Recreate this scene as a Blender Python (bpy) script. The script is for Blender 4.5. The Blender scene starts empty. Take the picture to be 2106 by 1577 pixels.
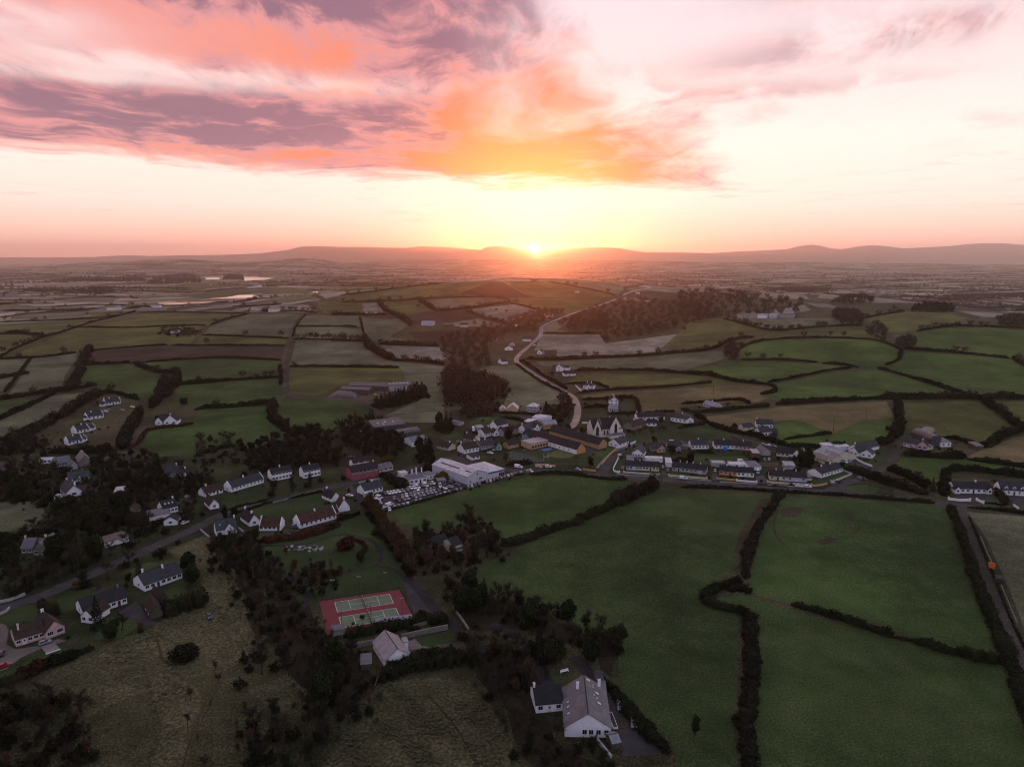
import bpy, bmesh, math, random
import numpy as np
from mathutils import Vector, Matrix
from mathutils.geometry import delaunay_2d_cdt

random.seed(7)
RNG = np.random.default_rng(11)
SC = bpy.context.scene
COL = SC.collection
PI = math.pi
R = math.radians

# ------------------------------------------------------------------ camera
CAM_H = 130.0
PITCH = R(10.0)
FPX = 1461.0            # focal length in pixels of the 2106 px wide photograph
cam = bpy.data.cameras.new('camera')
cam.sensor_width = 36.0
cam.lens = 36.0 * FPX / 2106.0
cam.clip_start = 1.0
cam.clip_end = 120000.0
cam_o = bpy.data.objects.new('camera', cam)
COL.objects.link(cam_o)
cam_o.location = (0,0, CAM_H)
cam_o.rotation_euler = (PI / 2 - PITCH, 0,0)
SC.camera = cam_o

SC.render.engine = 'CYCLES'
SC.cycles.use_denoising = True
try:
 SC.cycles.denoiser = 'OPENIMAGEDENOISE'
except Exception:
 pass
SC.cycles.filter_width = 1.15
SC.cycles.max_bounces = 5
SC.cycles.diffuse_bounces = 2
SC.cycles.glossy_bounces = 2
SC.cycles.transparent_max_bounces = 4
SC.cycles.volume_bounces = 3
SC.cycles.caustics_reflective = False
SC.cycles.caustics_refractive = False
SC.view_settings.view_transform = 'Standard'
SC.view_settings.look = 'None'
SC.view_settings.exposure = 0.0
SC.view_settings.gamma = 1.0
SC.view_settings.use_curve_mapping = False
# ------------------------------------------------------------------ world: a dawn sky
SUN_AZ, SUN_EL = R(1.76), R(0.80)
SUN_DIR = Vector((math.sin(SUN_AZ) * math.cos(SUN_EL), math.cos(SUN_AZ) * math.cos(SUN_EL), math.sin(SUN_EL)))


class NT:
 """Small helper that writes node trees as expressions."""
 def __init__(s, tree):
  s.t = tree
  s.n = tree.nodes
  s.l = tree.links

 def new(s, typ, **kw):
  nd = s.n.new(typ)
  for k, v in kw.items():
   setattr(nd, k, v)
  return nd

 def put(s, sock, v):
  if isinstance(v, bpy.types.NodeSocket):
   s.l.new(v, sock)
  else:
   sock.default_value = v

 def m(s, op, a, b=0.0, c=0.0, clamp=False):
  nd = s.new('ShaderNodeMath', operation=op)
  nd.use_clamp = clamp
  for i, v in enumerate((a, b, c)):
   s.put(nd.inputs[i], v)
  return nd.outputs[0]

 def add(s, *a):
  r = a[0]
  for b in a[1:]:
   r = s.m('ADD', r, b)
  return r

 def sub(s, a, b): return s.m('SUBTRACT', a, b)
 def mul(s, *a):
  r = a[0]
  for b in a[1:]:
   r = s.m('MULTIPLY', r, b)
  return r

 def vm(s, op, a, b=(0,0,0)):
  nd = s.new('ShaderNodeVectorMath', operation=op)
  s.put(nd.inputs[0], a)
  s.put(nd.inputs[1], b)
  return nd.outputs['Value'] if op in ('DOT_PRODUCT', 'LENGTH') else nd.outputs['Vector']

 def mr(s, v, a, b, c=0.0, d=1.0, smooth=True):
  nd = s.new('ShaderNodeMapRange')
  nd.interpolation_type = 'SMOOTHSTEP' if smooth else 'LINEAR'
  nd.clamp = True
  for i, q in enumerate((v, a, b, c, d)):
   s.put(nd.inputs[i], q)
  return nd.outputs[0]

 def xyz(s, x, y, z):
  nd = s.new('ShaderNodeCombineXYZ')
  for i, v in enumerate((x, y, z)):
   s.put(nd.inputs[i], v)
  return nd.outputs[0]

 def sep(s, v):
  nd = s.new('ShaderNodeSeparateXYZ')
  s.put(nd.inputs[0], v)
  return nd.outputs

 def noise(s, v, scale, detail=4.0, rough=0.55, dist=0.0):
  nd = s.new('ShaderNodeTexNoise')
  s.put(nd.inputs['Vector'], v)
  nd.inputs['Scale'].default_value = scale
  nd.inputs['Detail'].default_value = detail
  nd.inputs['Roughness'].default_value = rough
  nd.inputs['Distortion'].default_value = dist
  return nd.outputs['Fac']

 def mix(s, f, a, b, mode='MIX'):
  nd = s.new('ShaderNodeMix', data_type='RGBA', blend_type=mode)
  s.put(nd.inputs[0], f)
  for i, v in ((6, a),(7, b)):
   if isinstance(v, tuple) and len(v) == 3:
    v = (*v, 1.0)
   s.put(nd.inputs[i], v)
  return nd.outputs[2]

 def ramp(s, f, stops, interp='EASE'):
  nd = s.new('ShaderNodeValToRGB')
  cr = nd.color_ramp
  cr.interpolation = interp
  while len(cr.elements) < len(stops):
   cr.elements.new(0.5)
  for e, (p, c) in zip(cr.elements, stops):
   e.position = p
   e.color = (*c, 1.0)
  s.put(nd.inputs[0], f)
  return nd.outputs[0]


world = bpy.data.worlds.new('World')
SC.world = world
world.use_nodes = True
world.node_tree.nodes.clear()
W = NT(world.node_tree)


def build_sky():
 D = W.vm('NORMALIZE', W.new('ShaderNodeTexCoord').outputs['Generated'])
 x, y, z = W.sep(D)
 deg = 180.0 / PI
 el = W.mul(W.m('ARCSINE', z), deg)                              # degrees above the horizon
 az = W.mul(W.m('ARCTAN2', x, y), deg)                           # degrees right of straight ahead
 sd = W.mul(W.m('ARCCOSINE', W.m('MINIMUM', W.vm('DOT_PRODUCT', D, tuple(SUN_DIR)),1.0)), deg)
 elp = W.m('MAXIMUM', el, 0.0)
 # clear sky by height, for the sun's side and for the far side
 lo = W.ramp(W.m('DIVIDE', elp, 90.0), [
  (0.000,(1.45,0.70,0.58)),(0.018,(1.36,0.86,0.70)),(0.045,(1.20,1.00,0.90)),
  (0.090,(1.15,1.02,0.93)),(0.150,(1.04,0.85,0.84)),(0.210,(0.96,0.80,0.86)),(0.42,(0.60,0.63,0.83)),(1.0,(0.46,0.53,0.76))], 'LINEAR')
 back = W.ramp(W.m('DIVIDE', elp, 90.0), [
  (0.00,(0.50,0.43,0.54)),(0.10,(0.62,0.53,0.64)),(0.25,(0.66,0.66,0.85)),(0.45,(0.56,0.61,0.82)),(1.0,(0.46,0.53,0.76))], 'LINEAR')
 c = W.mix(W.mr(sd, 50.0,130.0), lo, back)
 # warm aureole low down round the sun, wider than tall
 daz = W.sub(az, math.degrees(SUN_AZ))
 del_ = W.sub(el, math.degrees(SUN_EL))
 rr = W.m('SQRT', W.add(W.mul(daz, daz, 0.045), W.mul(del_, del_, 1.3)))
 c = W.mix(W.mr(rr, 0.2,2.1,0.9,0.0), c, (1.20,0.60,0.20))

 def blob(a0, e0, sa, se, A=None, E=None):
  u = W.mul(W.sub(A if A is not None else ax, a0),1.0 / sa)
  v = W.mul(W.sub(E if E is not None else ex, e0),1.0 / se)
  return W.m('EXPONENT', W.mul(W.add(W.mul(u, u), W.mul(v, v)),-0.7))
 # cloud coordinates: a flat layer seen in perspective, slowly warped
 zz = W.add(elp, 3.0)
 px = W.add(W.m('DIVIDE', W.mul(az, 0.75), W.add(zz, 4.0)), W.mul(az, 0.035))
 py = W.m('DIVIDE', 30.0, zz)
 P = W.xyz(px, py, 0.0)
 warp = W.noise(P, 0.7,3.0)
 warp2 = W.noise(W.vm('ADD', P, (7.3,2.1,4.0)),0.8,3.0)
 P2 = W.vm('ADD', P, W.xyz(W.mul(W.sub(warp, 0.5),1.3), W.mul(W.sub(warp2,0.5),0.8),0.0))
 n1 = W.noise(P2,1.3,7.0,0.58)
 n2 = W.noise(W.vm('ADD', P2,(3.7,9.2,1.0)),2.2,7.0,0.62)
 n3 = W.noise(W.vm('ADD', P2,(11.0,5.0,2.0)),0.8,5.0,0.52)
 nw = W.noise(W.vm('MULTIPLY', W.vm('ADD', P2,(1.0,15.0,3.0)),(1.0,2.2,1.0)),3.2,7.0,0.62)
 j = W.sub(n1,0.5)
 ax = W.add(az, W.mul(j, 15.0))
 ex = W.add(el, W.mul(j, 2.6), W.mul(W.sub(n2,0.5),1.8), W.mul(W.sub(nw, 0.5),0.9))
 # the big bank on the left: lower edge, slanting right edge
 low_edge = W.add(5.7, W.mul(az, -0.035))
 a_low = W.mr(W.add(W.sub(el, low_edge), W.mul(j, 3.4), W.mul(W.sub(nw, 0.5),1.6)),-0.7,1.0)
 right_edge = W.sub(14.5, W.mul(W.m('MAXIMUM', W.sub(el, 6.0),0.0),1.05))
 a_right = W.mr(W.add(W.sub(right_edge, az), W.mul(j, 16.0), W.mul(W.sub(n2,0.5),10.0)),-4.0,4.5)
 bank = W.mul(a_low, a_right, W.mr(az, -150.0,-100.0))
 gap = W.add(W.mul(blob(-22.0,12.5,13.0,0.62),0.80), W.mul(blob(-34.0,14.4,5.5,1.1),0.75), W.mul(blob(-30.0,11.6,6.0,0.35),0.5))
 gap = W.m('MAXIMUM', gap, W.mul(W.mr(n3,0.47,0.33), W.mr(az, -6.0,4.0),0.7))
 gap = W.mul(gap, W.mr(n2,0.62,0.40,0.5,1.1))
 bank = W.m('MAXIMUM', W.mul(bank, W.sub(1.0, gap)),0.0)
 # loose clouds on the right and overhead
 rb = W.add(W.mul(blob(24.0,14.6,6.5,1.0),1.0), W.mul(blob(29.0,17.7,9.0,0.9),0.9), W.mul(blob(10.0,11.7,3.6,0.8),1.0), W.mul(blob(19.0,12.0,8.0,0.5),0.8), W.mul(blob(31.0,15.0,5.0,0.7),0.9), W.mul(blob(16.0,13.6,5.0,0.8),0.4))
 rb = W.mul(rb, W.mr(W.add(n1, W.mul(W.sub(n2,0.5),0.8)),0.36,0.60))
 side = W.mul(W.mr(W.add(n1, W.mul(W.sub(n3,0.5),0.9)),0.54,0.74), W.mr(el, 6.0,11.0), W.mr(az, 6.0,14.0),0.6)
 over = W.mul(W.mr(W.add(W.mul(n3,0.7), W.mul(n1,0.3)),0.40,0.62), W.mr(el, 19.0,32.0),0.85)
 wisp = W.mul(W.mr(nw, 0.50,0.72), W.mr(el, 1.6,3.5), W.mr(el, 14.0,5.0), W.mr(n3,0.40,0.58),0.26)
 loose = W.m('MINIMUM', W.m('MAXIMUM', W.m('MAXIMUM', rb, side), W.m('MAXIMUM', over, wisp)),1.0)
 # colour: thick parts slate-mauve, thin parts lit pink to orange, gold close to the sun
 thick = W.add(W.mul(W.sub(n2,0.5),2.0), W.mul(W.sub(n3,0.5),1.0), W.mul(W.sub(nw, 0.5),2.2),0.36)
 thick = W.add(thick, W.mul(blob(-25.0,9.7,10.5,1.6),0.80), W.mul(blob(-8.0,11.2,6.0,0.9),0.35), W.mul(blob(-13.0,18.2,16.0,1.7),0.78), W.mul(blob(-4.5,14.8,5.0,1.3),0.90),
                  W.mul(blob(-19.0,15.3,9.0,1.4),-0.55), W.mul(blob(3.0,7.0,9.0,2.0),-0.25), W.mul(blob(-26.0,7.2,10.0,0.5),-0.45), W.mul(blob(2.0,9.5,8.0,1.5),-0.2))
 lit = W.mix(W.mr(sd, 12.0,34.0),(1.00,0.24,0.09),(0.95,0.36,0.32))
 lit = W.mix(W.mr(sd, 4.5,12.5,1.0,0.0), lit, (1.00,0.50,0.06))
 lit = W.mix(W.mr(sd, 40.0,100.0), lit, (0.48,0.44,0.54))
 midc = W.mix(W.mr(sd, 5.0,16.0,1.0,0.0),(0.80,0.32,0.33),(1.0,0.34,0.10))
 midc = W.mix(W.mr(sd, 40.0,100.0), midc, (0.36,0.34,0.45))
 shade = W.mix(W.mr(sd, 5.0,15.0,1.0,0.0),(0.27,0.135,0.205),(0.85,0.25,0.11))
 shade = W.mix(W.mr(sd, 40.0,100.0), shade, (0.24,0.25,0.35))
 cc = W.mix(W.mr(thick, 0.0,0.58), lit, midc)
 cc = W.mix(W.mr(thick, 0.42,1.10), cc, shade)
 c = W.mix(W.mul(bank, 0.95), c, cc)
 cc2 = W.mix(W.mr(thick, 0.1,0.9),(0.93,0.50,0.48),(0.56,0.33,0.38))
 cc2 = W.mix(W.mr(sd, 40.0,100.0), cc2,(0.27,0.29,0.40))
 c = W.mix(W.mul(loose, 0.80), c, cc2)
 cover = W.m('MAXIMUM', bank, W.mul(loose, 0.8))
 # thin bright veils by the sun, then the sun itself
 veil = W.mul(W.mr(nw, 0.46,0.64), W.mr(el, 0.9,1.6), W.mr(el, 4.2,1.8), W.mr(W.m('ABSOLUTE', daz),9.0,0.5),0.6)
 c = W.mix(veil, c, (1.15,0.95,0.60))
 glow = W.m('POWER', W.mr(rr, 0.0,1.9,1.0,0.0, False),3.0)
 c = W.mix(W.mul(glow, 0.8), c, (1.4,1.05,0.42))
 disc = W.mr(sd, 0.12,0.55,1.0,0.0)
 c = W.mix(disc, c, (9.0,6.6,2.6))
 # below the horizon: dim ground colour
 c = W.mix(W.mr(el, -3.0,-0.2,1.0,0.0), c, (0.10,0.07,0.06))
 bg = W.new('ShaderNodeBackground')
 W.put(bg.inputs['Color'], c)
 bg.inputs['Strength'].default_value = 1.0
 sky = W.new('ShaderNodeTexSky', sky_type='NISHITA')
 sky.sun_disc = False
 sky.sun_elevation = SUN_EL
 sky.sun_rotation = SUN_AZ
 bg2 = W.new('ShaderNodeBackground')
 W.put(bg2.inputs['Color'], sky.outputs[0])
 W.put(bg2.inputs['Strength'], W.mul(W.sub(1.0, W.mul(cover, 0.85)),0.02))
 ad = W.new('ShaderNodeAddShader')
 W.l.new(bg.outputs[0], ad.inputs[0])
 W.l.new(bg2.outputs[0], ad.inputs[1])
 out = W.new('ShaderNodeOutputWorld')
 W.l.new(ad.outputs[0], out.inputs['Surface'])


build_sky()
world.cycles.sampling_method = 'MANUAL'
world.cycles.sample_map_resolution = 1024

sun = bpy.data.lights.new('sun', 'SUN')
sun.energy = 1.8
sun.angle = R(0.5)
sun.color = (1.0,0.27,0.09)
sun_o = bpy.data.objects.new('sun', sun)
COL.objects.link(sun_o)
sun_o.rotation_euler = Vector(SUN_DIR).to_track_quat('Z', 'Y').to_euler()
# ------------------------------------------------------------------ terrain height and the pixel -> ground map
HILLS = [  # x, y, height, spread x, spread y   (metres)
 (20,1680,84,440,330),       # the long drumlin under the sunrise
 (690,1230,44,220,290),      # hill with the wood on top
 (405,930,13,140,105),       # swell with the round pasture
 (-420,1180,9,260,150),(-150,760,4,120,130),(300,640,3,160,90),(900,800,6,250,160),
 (-3700,8700,78,1250,800),(-4950,8600,34,320,500),(-4120,8700,40,360,500),(-2480,8700,66,340,500),
 (-2900,4700,28,350,300),(4500,9000,60,2600,900),(1200,10500,70,2200,900),(-900,11500,80,1800,900),
]


def T(x, y):
 x = np.asarray(x, float)
 y = np.asarray(y, float)
 z = np.zeros(np.broadcast(x, y).shape)
 for hx, hy, h, sx, sy in HILLS:
  z = z + h * np.exp(-0.5 * (((x - hx) / sx) ** 2 + ((y - hy) / sy) ** 2))
 d = np.hypot(x, y)
 k = np.clip((d - 420) / 900,0,1)
 z = z + k * (1.8 * np.sin(x / 97 + 1.3) * np.sin(y / 121 + 0.4) + 1.6 * np.sin(x / 231 + y / 173)) + 0.35 * np.sin(x / 47 + 0.5) * np.sin(y / 61)
 return z


def T1(x, y):
 return float(T(x, y))


CP, SP = math.cos(PITCH), math.sin(PITCH)


def rays(px):
 px = np.asarray(px, float).reshape(-1,2)
 r = (px[:, 0] - 1053.0) / FPX
 u = (788.5 - px[:, 1]) / FPX
 return np.stack([r, CP + u * SP, -SP + u * CP], 1)


_TS = np.geomspace(110.0,26000.0,420)


def ground(px):
 """Where the sight lines through these photograph pixels first meet the terrain."""
 d = rays(px)
 out = np.zeros((len(d),3))
 for i0 in range(0, len(d),400):
  dd = d[i0:i0 + 400]
  X, Y, Z = dd[:, 0:1] * _TS, dd[:, 1:2] * _TS, CAM_H + dd[:, 2:3] * _TS
  below = (Z - T(X, Y)) < 0
  hit = np.where(below.any(1), below.argmax(1), len(_TS) - 1)
  lo, hi = _TS[np.maximum(hit - 1,0)], _TS[hit]
  for _ in range(22):
   mid = 0.5 * (lo + hi)
   under = (CAM_H + dd[:, 2] * mid - T(dd[:, 0] * mid, dd[:, 1] * mid)) < 0
   hi = np.where(under, mid, hi)
   lo = np.where(under, lo, mid)
  t = 0.5 * (lo + hi)
  out[i0:i0 + 400,0], out[i0:i0 + 400,1] = dd[:, 0] * t, dd[:, 1] * t
  out[i0:i0 + 400,2] = T(out[i0:i0 + 400,0], out[i0:i0 + 400,1])
 return out


def G1(p):
 return ground([p])[0]


VIEWS = {'A': (0,440,3.0086), 'B': (700,440,3.0086), 'C': (1400,440,2.983), 'D': (0,780,5.0143), 'E': (400,780,5.0143),
         'F': (720,780,5.0143), 'G': (1100,780,5.0143), 'H': (1400,800,5.0143), 'I': (1700,800,5.187), 'J': (0,1080,4.638),
         'K': (400,960,5.842), 'L': (700,960,5.842), 'M': (600,1180,5.265), 'N': (1040,1340,5.85), 'O': (1400,1000,2.7337),
         'Q': (0,1280,3.0086), 'W': (0,0,1.0), 'a': (400,1080,3.174), 'b': (860,1080,3.174), 'c': (1000,620,8.424),
         'd': (900,820,8.424), 'e': (1260,860,8.775), 'f': (1480,860,7.02), 'g': (0,900,8.7625), 'h': (740,940,8.1)}


def V(key, *pts):
 """Points read off an enlarged view of the photograph -> photograph pixels."""
 x0, y0, s = VIEWS[key]
 return [(x0 + a / s, y0 + b / s) for a, b in pts]


# ------------------------------------------------------------------ object helpers
def link(o):
 COL.objects.link(o)
 return o


def tag(o, label=None, cat=None, group=None, kind=None):
 if label: o['label'] = label
 if cat: o['category'] = cat
 if group: o['group'] = group
 if kind: o['kind'] = kind
 return o


def empty(name, loc, rz=0.0):
 o = bpy.data.objects.new(name, None)
 o.empty_display_size = 0.5
 o.location = loc
 o.rotation_euler = (0,0, rz)
 return link(o)


def mesh_np(name, verts, tris, mats, midx=None, smooth=False):
 """Mesh from numpy arrays; tris is (n,3) or (n,4)."""
 me = bpy.data.meshes.new(name)
 verts = np.asarray(verts, np.float32)
 tris = np.asarray(tris, np.int32)
 n, k = tris.shape
 me.vertices.add(len(verts))
 me.vertices.foreach_set('co', verts.ravel())
 me.loops.add(n * k)
 me.loops.foreach_set('vertex_index', tris.ravel())
 me.polygons.add(n)
 me.polygons.foreach_set('loop_start', np.arange(0, n * k, k, dtype=np.int32))
 me.polygons.foreach_set('loop_total', np.full(n, k, np.int32))
 for m in (mats if isinstance(mats, (list, tuple)) else [mats]):
  me.materials.append(m)
 if midx is not None:
  me.polygons.foreach_set('material_index', np.asarray(midx, np.int32))
 if smooth:
  me.polygons.foreach_set('use_smooth', np.ones(n, bool))
 me.update(calc_edges=True)
 return me


def obj(name, me, parent=None):
 o = bpy.data.objects.new(name, me)
 link(o)
 if parent is not None:
  o.parent = parent
 return o


class MB:
 """Collects boxes, prisms, tubes and quads into one mesh with several materials."""
 def __init__(s):
  s.v, s.f, s.mi, s.mats = [], [], [], []

 def slot(s, m):
  if m not in s.mats:
   s.mats.append(m)
  return s.mats.index(m)

 def poly(s, pts, m):
  b = len(s.v)
  s.v += [tuple(p) for p in pts]
  s.f.append(tuple(range(b, b + len(pts))))
  s.mi.append(s.slot(m))

 def box(s, x0, x1, y0, y1, z0, z1, m, skip=''):
  b = len(s.v)
  s.v += [(x0, y0, z0),(x1, y0, z0),(x1, y1, z0),(x0, y1, z0),(x0, y0, z1),(x1, y0, z1),(x1, y1, z1),(x0, y1, z1)]
  k = s.slot(m)
  for c, q in (('b', (0,3,2,1)),('t', (4,5,6,7)),('f', (0,1,5,4)),('r', (1,2,6,5)),('k', (2,3,7,6)),('l', (3,0,4,7))):
   if c not in skip:
    s.f.append(tuple(b + i for i in q))
    s.mi.append(k)

 def tube(s, p, q, r0, r1, m, n=6, cap=True):
  p, q = Vector(p), Vector(q)
  d = (q - p).normalized()
  u = d.orthogonal().normalized()
  w = d.cross(u)
  b = len(s.v)
  for c, r in ((p, r0),(q, r1)):
   for i in range(n):
    a = 2 * PI * i / n
    s.v.append(tuple(c + (u * math.cos(a) + w * math.sin(a)) * r))
  k = s.slot(m)
  for i in range(n):
   j = (i + 1) % n
   s.f.append((b + i, b + j, b + n + j, b + n + i))
   s.mi.append(k)
  if cap:
   s.f.append(tuple(b + n + i for i in range(n)))
   s.mi.append(k)

 def mesh(s, name, smooth=False):
  me = bpy.data.meshes.new(name)
  me.from_pydata(s.v, [], s.f)
  for m in s.mats:
   me.materials.append(m)
  me.polygons.foreach_set('material_index', np.asarray(s.mi, np.int32))
  if smooth:
   me.polygons.foreach_set('use_smooth', np.ones(len(s.f), bool))
  me.update()
  return me

 def build(s, name, parent=None, smooth=False):
  return obj(name, s.mesh(name, smooth), parent)


# ------------------------------------------------------------------ materials
def material(name):
 m = bpy.data.materials.new(name)
 m.use_nodes = True
 m.node_tree.nodes.clear()
 N = NT(m.node_tree)
 b = N.new('ShaderNodeBsdfPrincipled')
 o = N.new('ShaderNodeOutputMaterial')
 N.l.new(b.outputs[0], o.inputs['Surface'])
 b.inputs['Specular IOR Level'].default_value = 0.2
 b.inputs['Roughness'].default_value = 0.9
 return m, N, b


def plain(name, col, rough=0.85, spec=0.25, var=0.25, scale=0.35, metal=0.0, coat=0.0):
 """A surface with weathering: slow and fine tone variation in object space."""
 m, N, b = material(name)
 tc = N.new('ShaderNodeTexCoord').outputs['Object']
 n = N.add(N.mul(N.noise(tc, scale, 4.0),0.6), N.mul(N.noise(tc, scale * 7.0,3.0),0.4))
 k = N.mr(n, 0.35,0.65,1.0 - var, 1.0 + var)
 c = N.mix(1.0,(*col,), N.xyz(k, k, k), 'MULTIPLY')
 N.put(b.inputs['Base Color'], c)
 b.inputs['Roughness'].default_value = rough
 b.inputs['Specular IOR Level'].default_value = spec
 b.inputs['Metallic'].default_value = metal
 b.inputs['Coat Weight'].default_value = coat
 return m


def grass_mat(name, ca, cb, cc, big=0.012, mid=0.09, fine=1.4, streak=0.0, ang=0.0, amount=1.0):
 """Pasture: three tones mixed by slow patches, mid mottling and fine tufts."""
 m, N, b = material(name)
 P = N.new('ShaderNodeNewGeometry').outputs['Position']
 n0 = N.noise(P, big, 4.0,0.6)
 n1 = N.noise(P, mid, 5.0,0.62)
 n2 = N.noise(P, fine, 3.0,0.7)
 c = N.mix(N.mr(N.add(N.mul(n0,0.6), N.mul(n1,0.4)),0.36,0.64), ca, cb)
 c = N.mix(N.mul(N.mr(N.add(N.mul(n1,0.45), N.mul(n2,0.55)),0.47,0.66),0.75), c, cc)
 k = N.mul(N.mr(n2,0.3,0.7,1.0 - 0.36 * amount, 1.0 + 0.36 * amount), N.mr(n0,0.32,0.68,0.74,1.30), N.mr(N.noise(P, 0.028,3.0,0.6),0.35,0.65,0.86,1.16))
 if streak:
  x, y, z = N.sep(P)
  s = N.add(N.mul(x, math.cos(ang)), N.mul(y, math.sin(ang)))
  w = N.m('SINE', N.add(N.mul(s, 2 * PI / 3.2), N.mul(n1,5.0)))
  k = N.mul(k, N.add(1.0, N.mul(w, streak)))
 c = N.mix(1.0, c, N.xyz(k, k, k), 'MULTIPLY')
 N.put(b.inputs['Base Color'], c)
 b.inputs['Roughness'].default_value = 0.95
 b.inputs['Specular IOR Level'].default_value = 0.10
 bp = N.new('ShaderNodeBump')
 bp.inputs['Strength'].default_value = 0.5
 bp.inputs['Distance'].default_value = 0.25
 N.put(bp.inputs['Height'], N.add(n2, N.mul(n1,0.6)))
 N.l.new(bp.outputs[0], b.inputs['Normal'])
 return m


MAT = {
 'rich': grass_mat('pasture_rich', (0.026,0.053,0.013),(0.038,0.067,0.017),(0.062,0.075,0.027)),
 'green': grass_mat('pasture_green', (0.038,0.072,0.014),(0.053,0.090,0.018),(0.078,0.096,0.029)),
 'deep': grass_mat('pasture_deep', (0.026,0.047,0.013),(0.038,0.060,0.017),(0.058,0.069,0.028)),
 'olive': grass_mat('pasture_olive', (0.056,0.066,0.017),(0.076,0.080,0.022),(0.105,0.096,0.036)),
 'frost': grass_mat('pasture_frosted', (0.076,0.086,0.044),(0.098,0.104,0.058),(0.150,0.146,0.100)),
 'pale': grass_mat('pasture_pale_frost', (0.13,0.124,0.088),(0.18,0.165,0.125),(0.26,0.236,0.19)),
 'tan': grass_mat('stubble_tan', (0.096,0.078,0.032),(0.120,0.096,0.043),(0.150,0.122,0.060)),
 'plough': grass_mat('ploughed_soil', (0.034,0.023,0.015),(0.046,0.031,0.020),(0.060,0.044,0.030), streak=0.12, ang=1.2),
 'bracken': grass_mat('dead_bracken', (0.022,0.014,0.009),(0.030,0.019,0.011),(0.040,0.028,0.016)),
 'rough': grass_mat('rough_meadow', (0.048,0.050,0.022),(0.066,0.060,0.030),(0.098,0.085,0.048), mid=0.16, fine=1.0, amount=1.5),
 'scrub': grass_mat('scrub_ground', (0.030,0.032,0.014),(0.048,0.045,0.021),(0.076,0.066,0.036), mid=0.16, amount=1.4),
 'lawn': grass_mat('lawn', (0.026,0.046,0.015),(0.036,0.056,0.019),(0.048,0.062,0.025), fine=2.0),
 'soil': grass_mat('bare_soil', (0.05,0.036,0.027),(0.064,0.048,0.036),(0.085,0.066,0.052)),
 'track': grass_mat('earth_track', (0.050,0.043,0.033),(0.066,0.056,0.044),(0.092,0.080,0.064)),
 'gravel': grass_mat('gravel', (0.12,0.105,0.095),(0.15,0.132,0.12),(0.19,0.165,0.15), fine=3.0),
 'worn': grass_mat('worn_grass', (0.030,0.026,0.014),(0.040,0.034,0.018),(0.056,0.046,0.026)),
 'garden': grass_mat('garden_ground', (0.017,0.025,0.010),(0.030,0.040,0.014),(0.050,0.046,0.026), big=.03, mid=.14),
 'wood': grass_mat('woodland_floor', (0.018,0.015,0.009),(0.026,0.021,0.012),(0.036,0.029,0.017)),
}


def tarmac(name, col, rough, spec):
 m, N, b = material(name)
 P = N.new('ShaderNodeNewGeometry').outputs['Position']
 n = N.add(N.mul(N.noise(P, 0.22,5.0),0.6), N.mul(N.noise(P, 3.0,3.0),0.4))
 k = N.mr(n, 0.35,0.65,0.7,1.35)
 N.put(b.inputs['Base Color'], N.mix(1.0,(*col,), N.xyz(k, k, k), 'MULTIPLY'))
 N.put(b.inputs['Roughness'], N.mr(N.noise(P, 0.06,4.0),0.35,0.65, rough * 0.85, rough * 1.15))
 b.inputs['Specular IOR Level'].default_value = spec
 return m


MAT['tarmac'] = tarmac('tarmac', (0.040,0.038,0.040),0.8,0.16)
MAT['pathtar'] = tarmac('path_tarmac', (0.024,0.022,0.023),0.85,0.12)
MAT['wet'] = tarmac('wet_tarmac', (0.036,0.034,0.037),0.42,0.55)
MAT['yard'] = tarmac('tarmac_yard', (0.034,0.032,0.035),0.75,0.2)
MAT['concrete'] = tarmac('concrete_yard', (0.16,0.15,0.145),0.7,0.3)
MAT['court'] = plain('court_green', (0.125,0.165,0.100),0.8,0.2,0.12)
MAT['court_red'] = plain('court_red', (0.165,0.036,0.040),0.8,0.2,0.12)
MAT['line'] = plain('line_paint', (0.62,0.62,0.60),0.7,0.2,0.1)
MAT['blue_court'] = plain('blue_court', (0.10,0.16,0.36),0.7,0.2,0.12)
MAT['astro'] = plain('artificial_turf', (0.09,0.115,0.045),0.9,0.1,0.15)
MAT['hardcourt'] = plain('grey_green_court', (0.042,0.056,0.048),0.8,0.2,0.15)

m, N, b = material('lake_water')
b.inputs['Base Color'].default_value = (0.03,0.03,0.035,1)
b.inputs['Roughness'].default_value = 0.06
b.inputs['Specular IOR Level'].default_value = 0.5
b.inputs['IOR'].default_value = 1.33
P = N.new('ShaderNodeNewGeometry').outputs['Position']
bp = N.new('ShaderNodeBump')
bp.inputs['Strength'].default_value = 0.05
N.put(bp.inputs['Height'], N.noise(P, 0.3,3.0))
N.l.new(bp.outputs[0], b.inputs['Normal'])
MAT['water'] = m

# far farmland: a patchwork of small fields, scrub lines and frost
m, N, b = material('far_farmland')
P = N.new('ShaderNodeNewGeometry').outputs['Position']
P2 = N.vm('ADD', P, N.vm('MULTIPLY', N.xyz(N.noise(P, 0.004,3.0), N.noise(N.vm('ADD', P, (900,400,0)),0.004,3.0),0.0),(120,120,0)))
P2 = N.vm('MULTIPLY', P2,(1.0,1.0,0.0))
vor = N.new('ShaderNodeTexVoronoi', voronoi_dimensions='2D', feature='F1')
vor.inputs['Scale'].default_value = 0.0058
vor.inputs['Randomness'].default_value = 0.85
N.put(vor.inputs['Vector'], P2)
ve = N.new('ShaderNodeTexVoronoi', voronoi_dimensions='2D', feature='DISTANCE_TO_EDGE')
ve.inputs['Scale'].default_value = 0.0058
ve.inputs['Randomness'].default_value = 0.85
N.put(ve.inputs['Vector'], P2)
cr, cg, cb_ = N.sep(vor.outputs['Color'])
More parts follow.
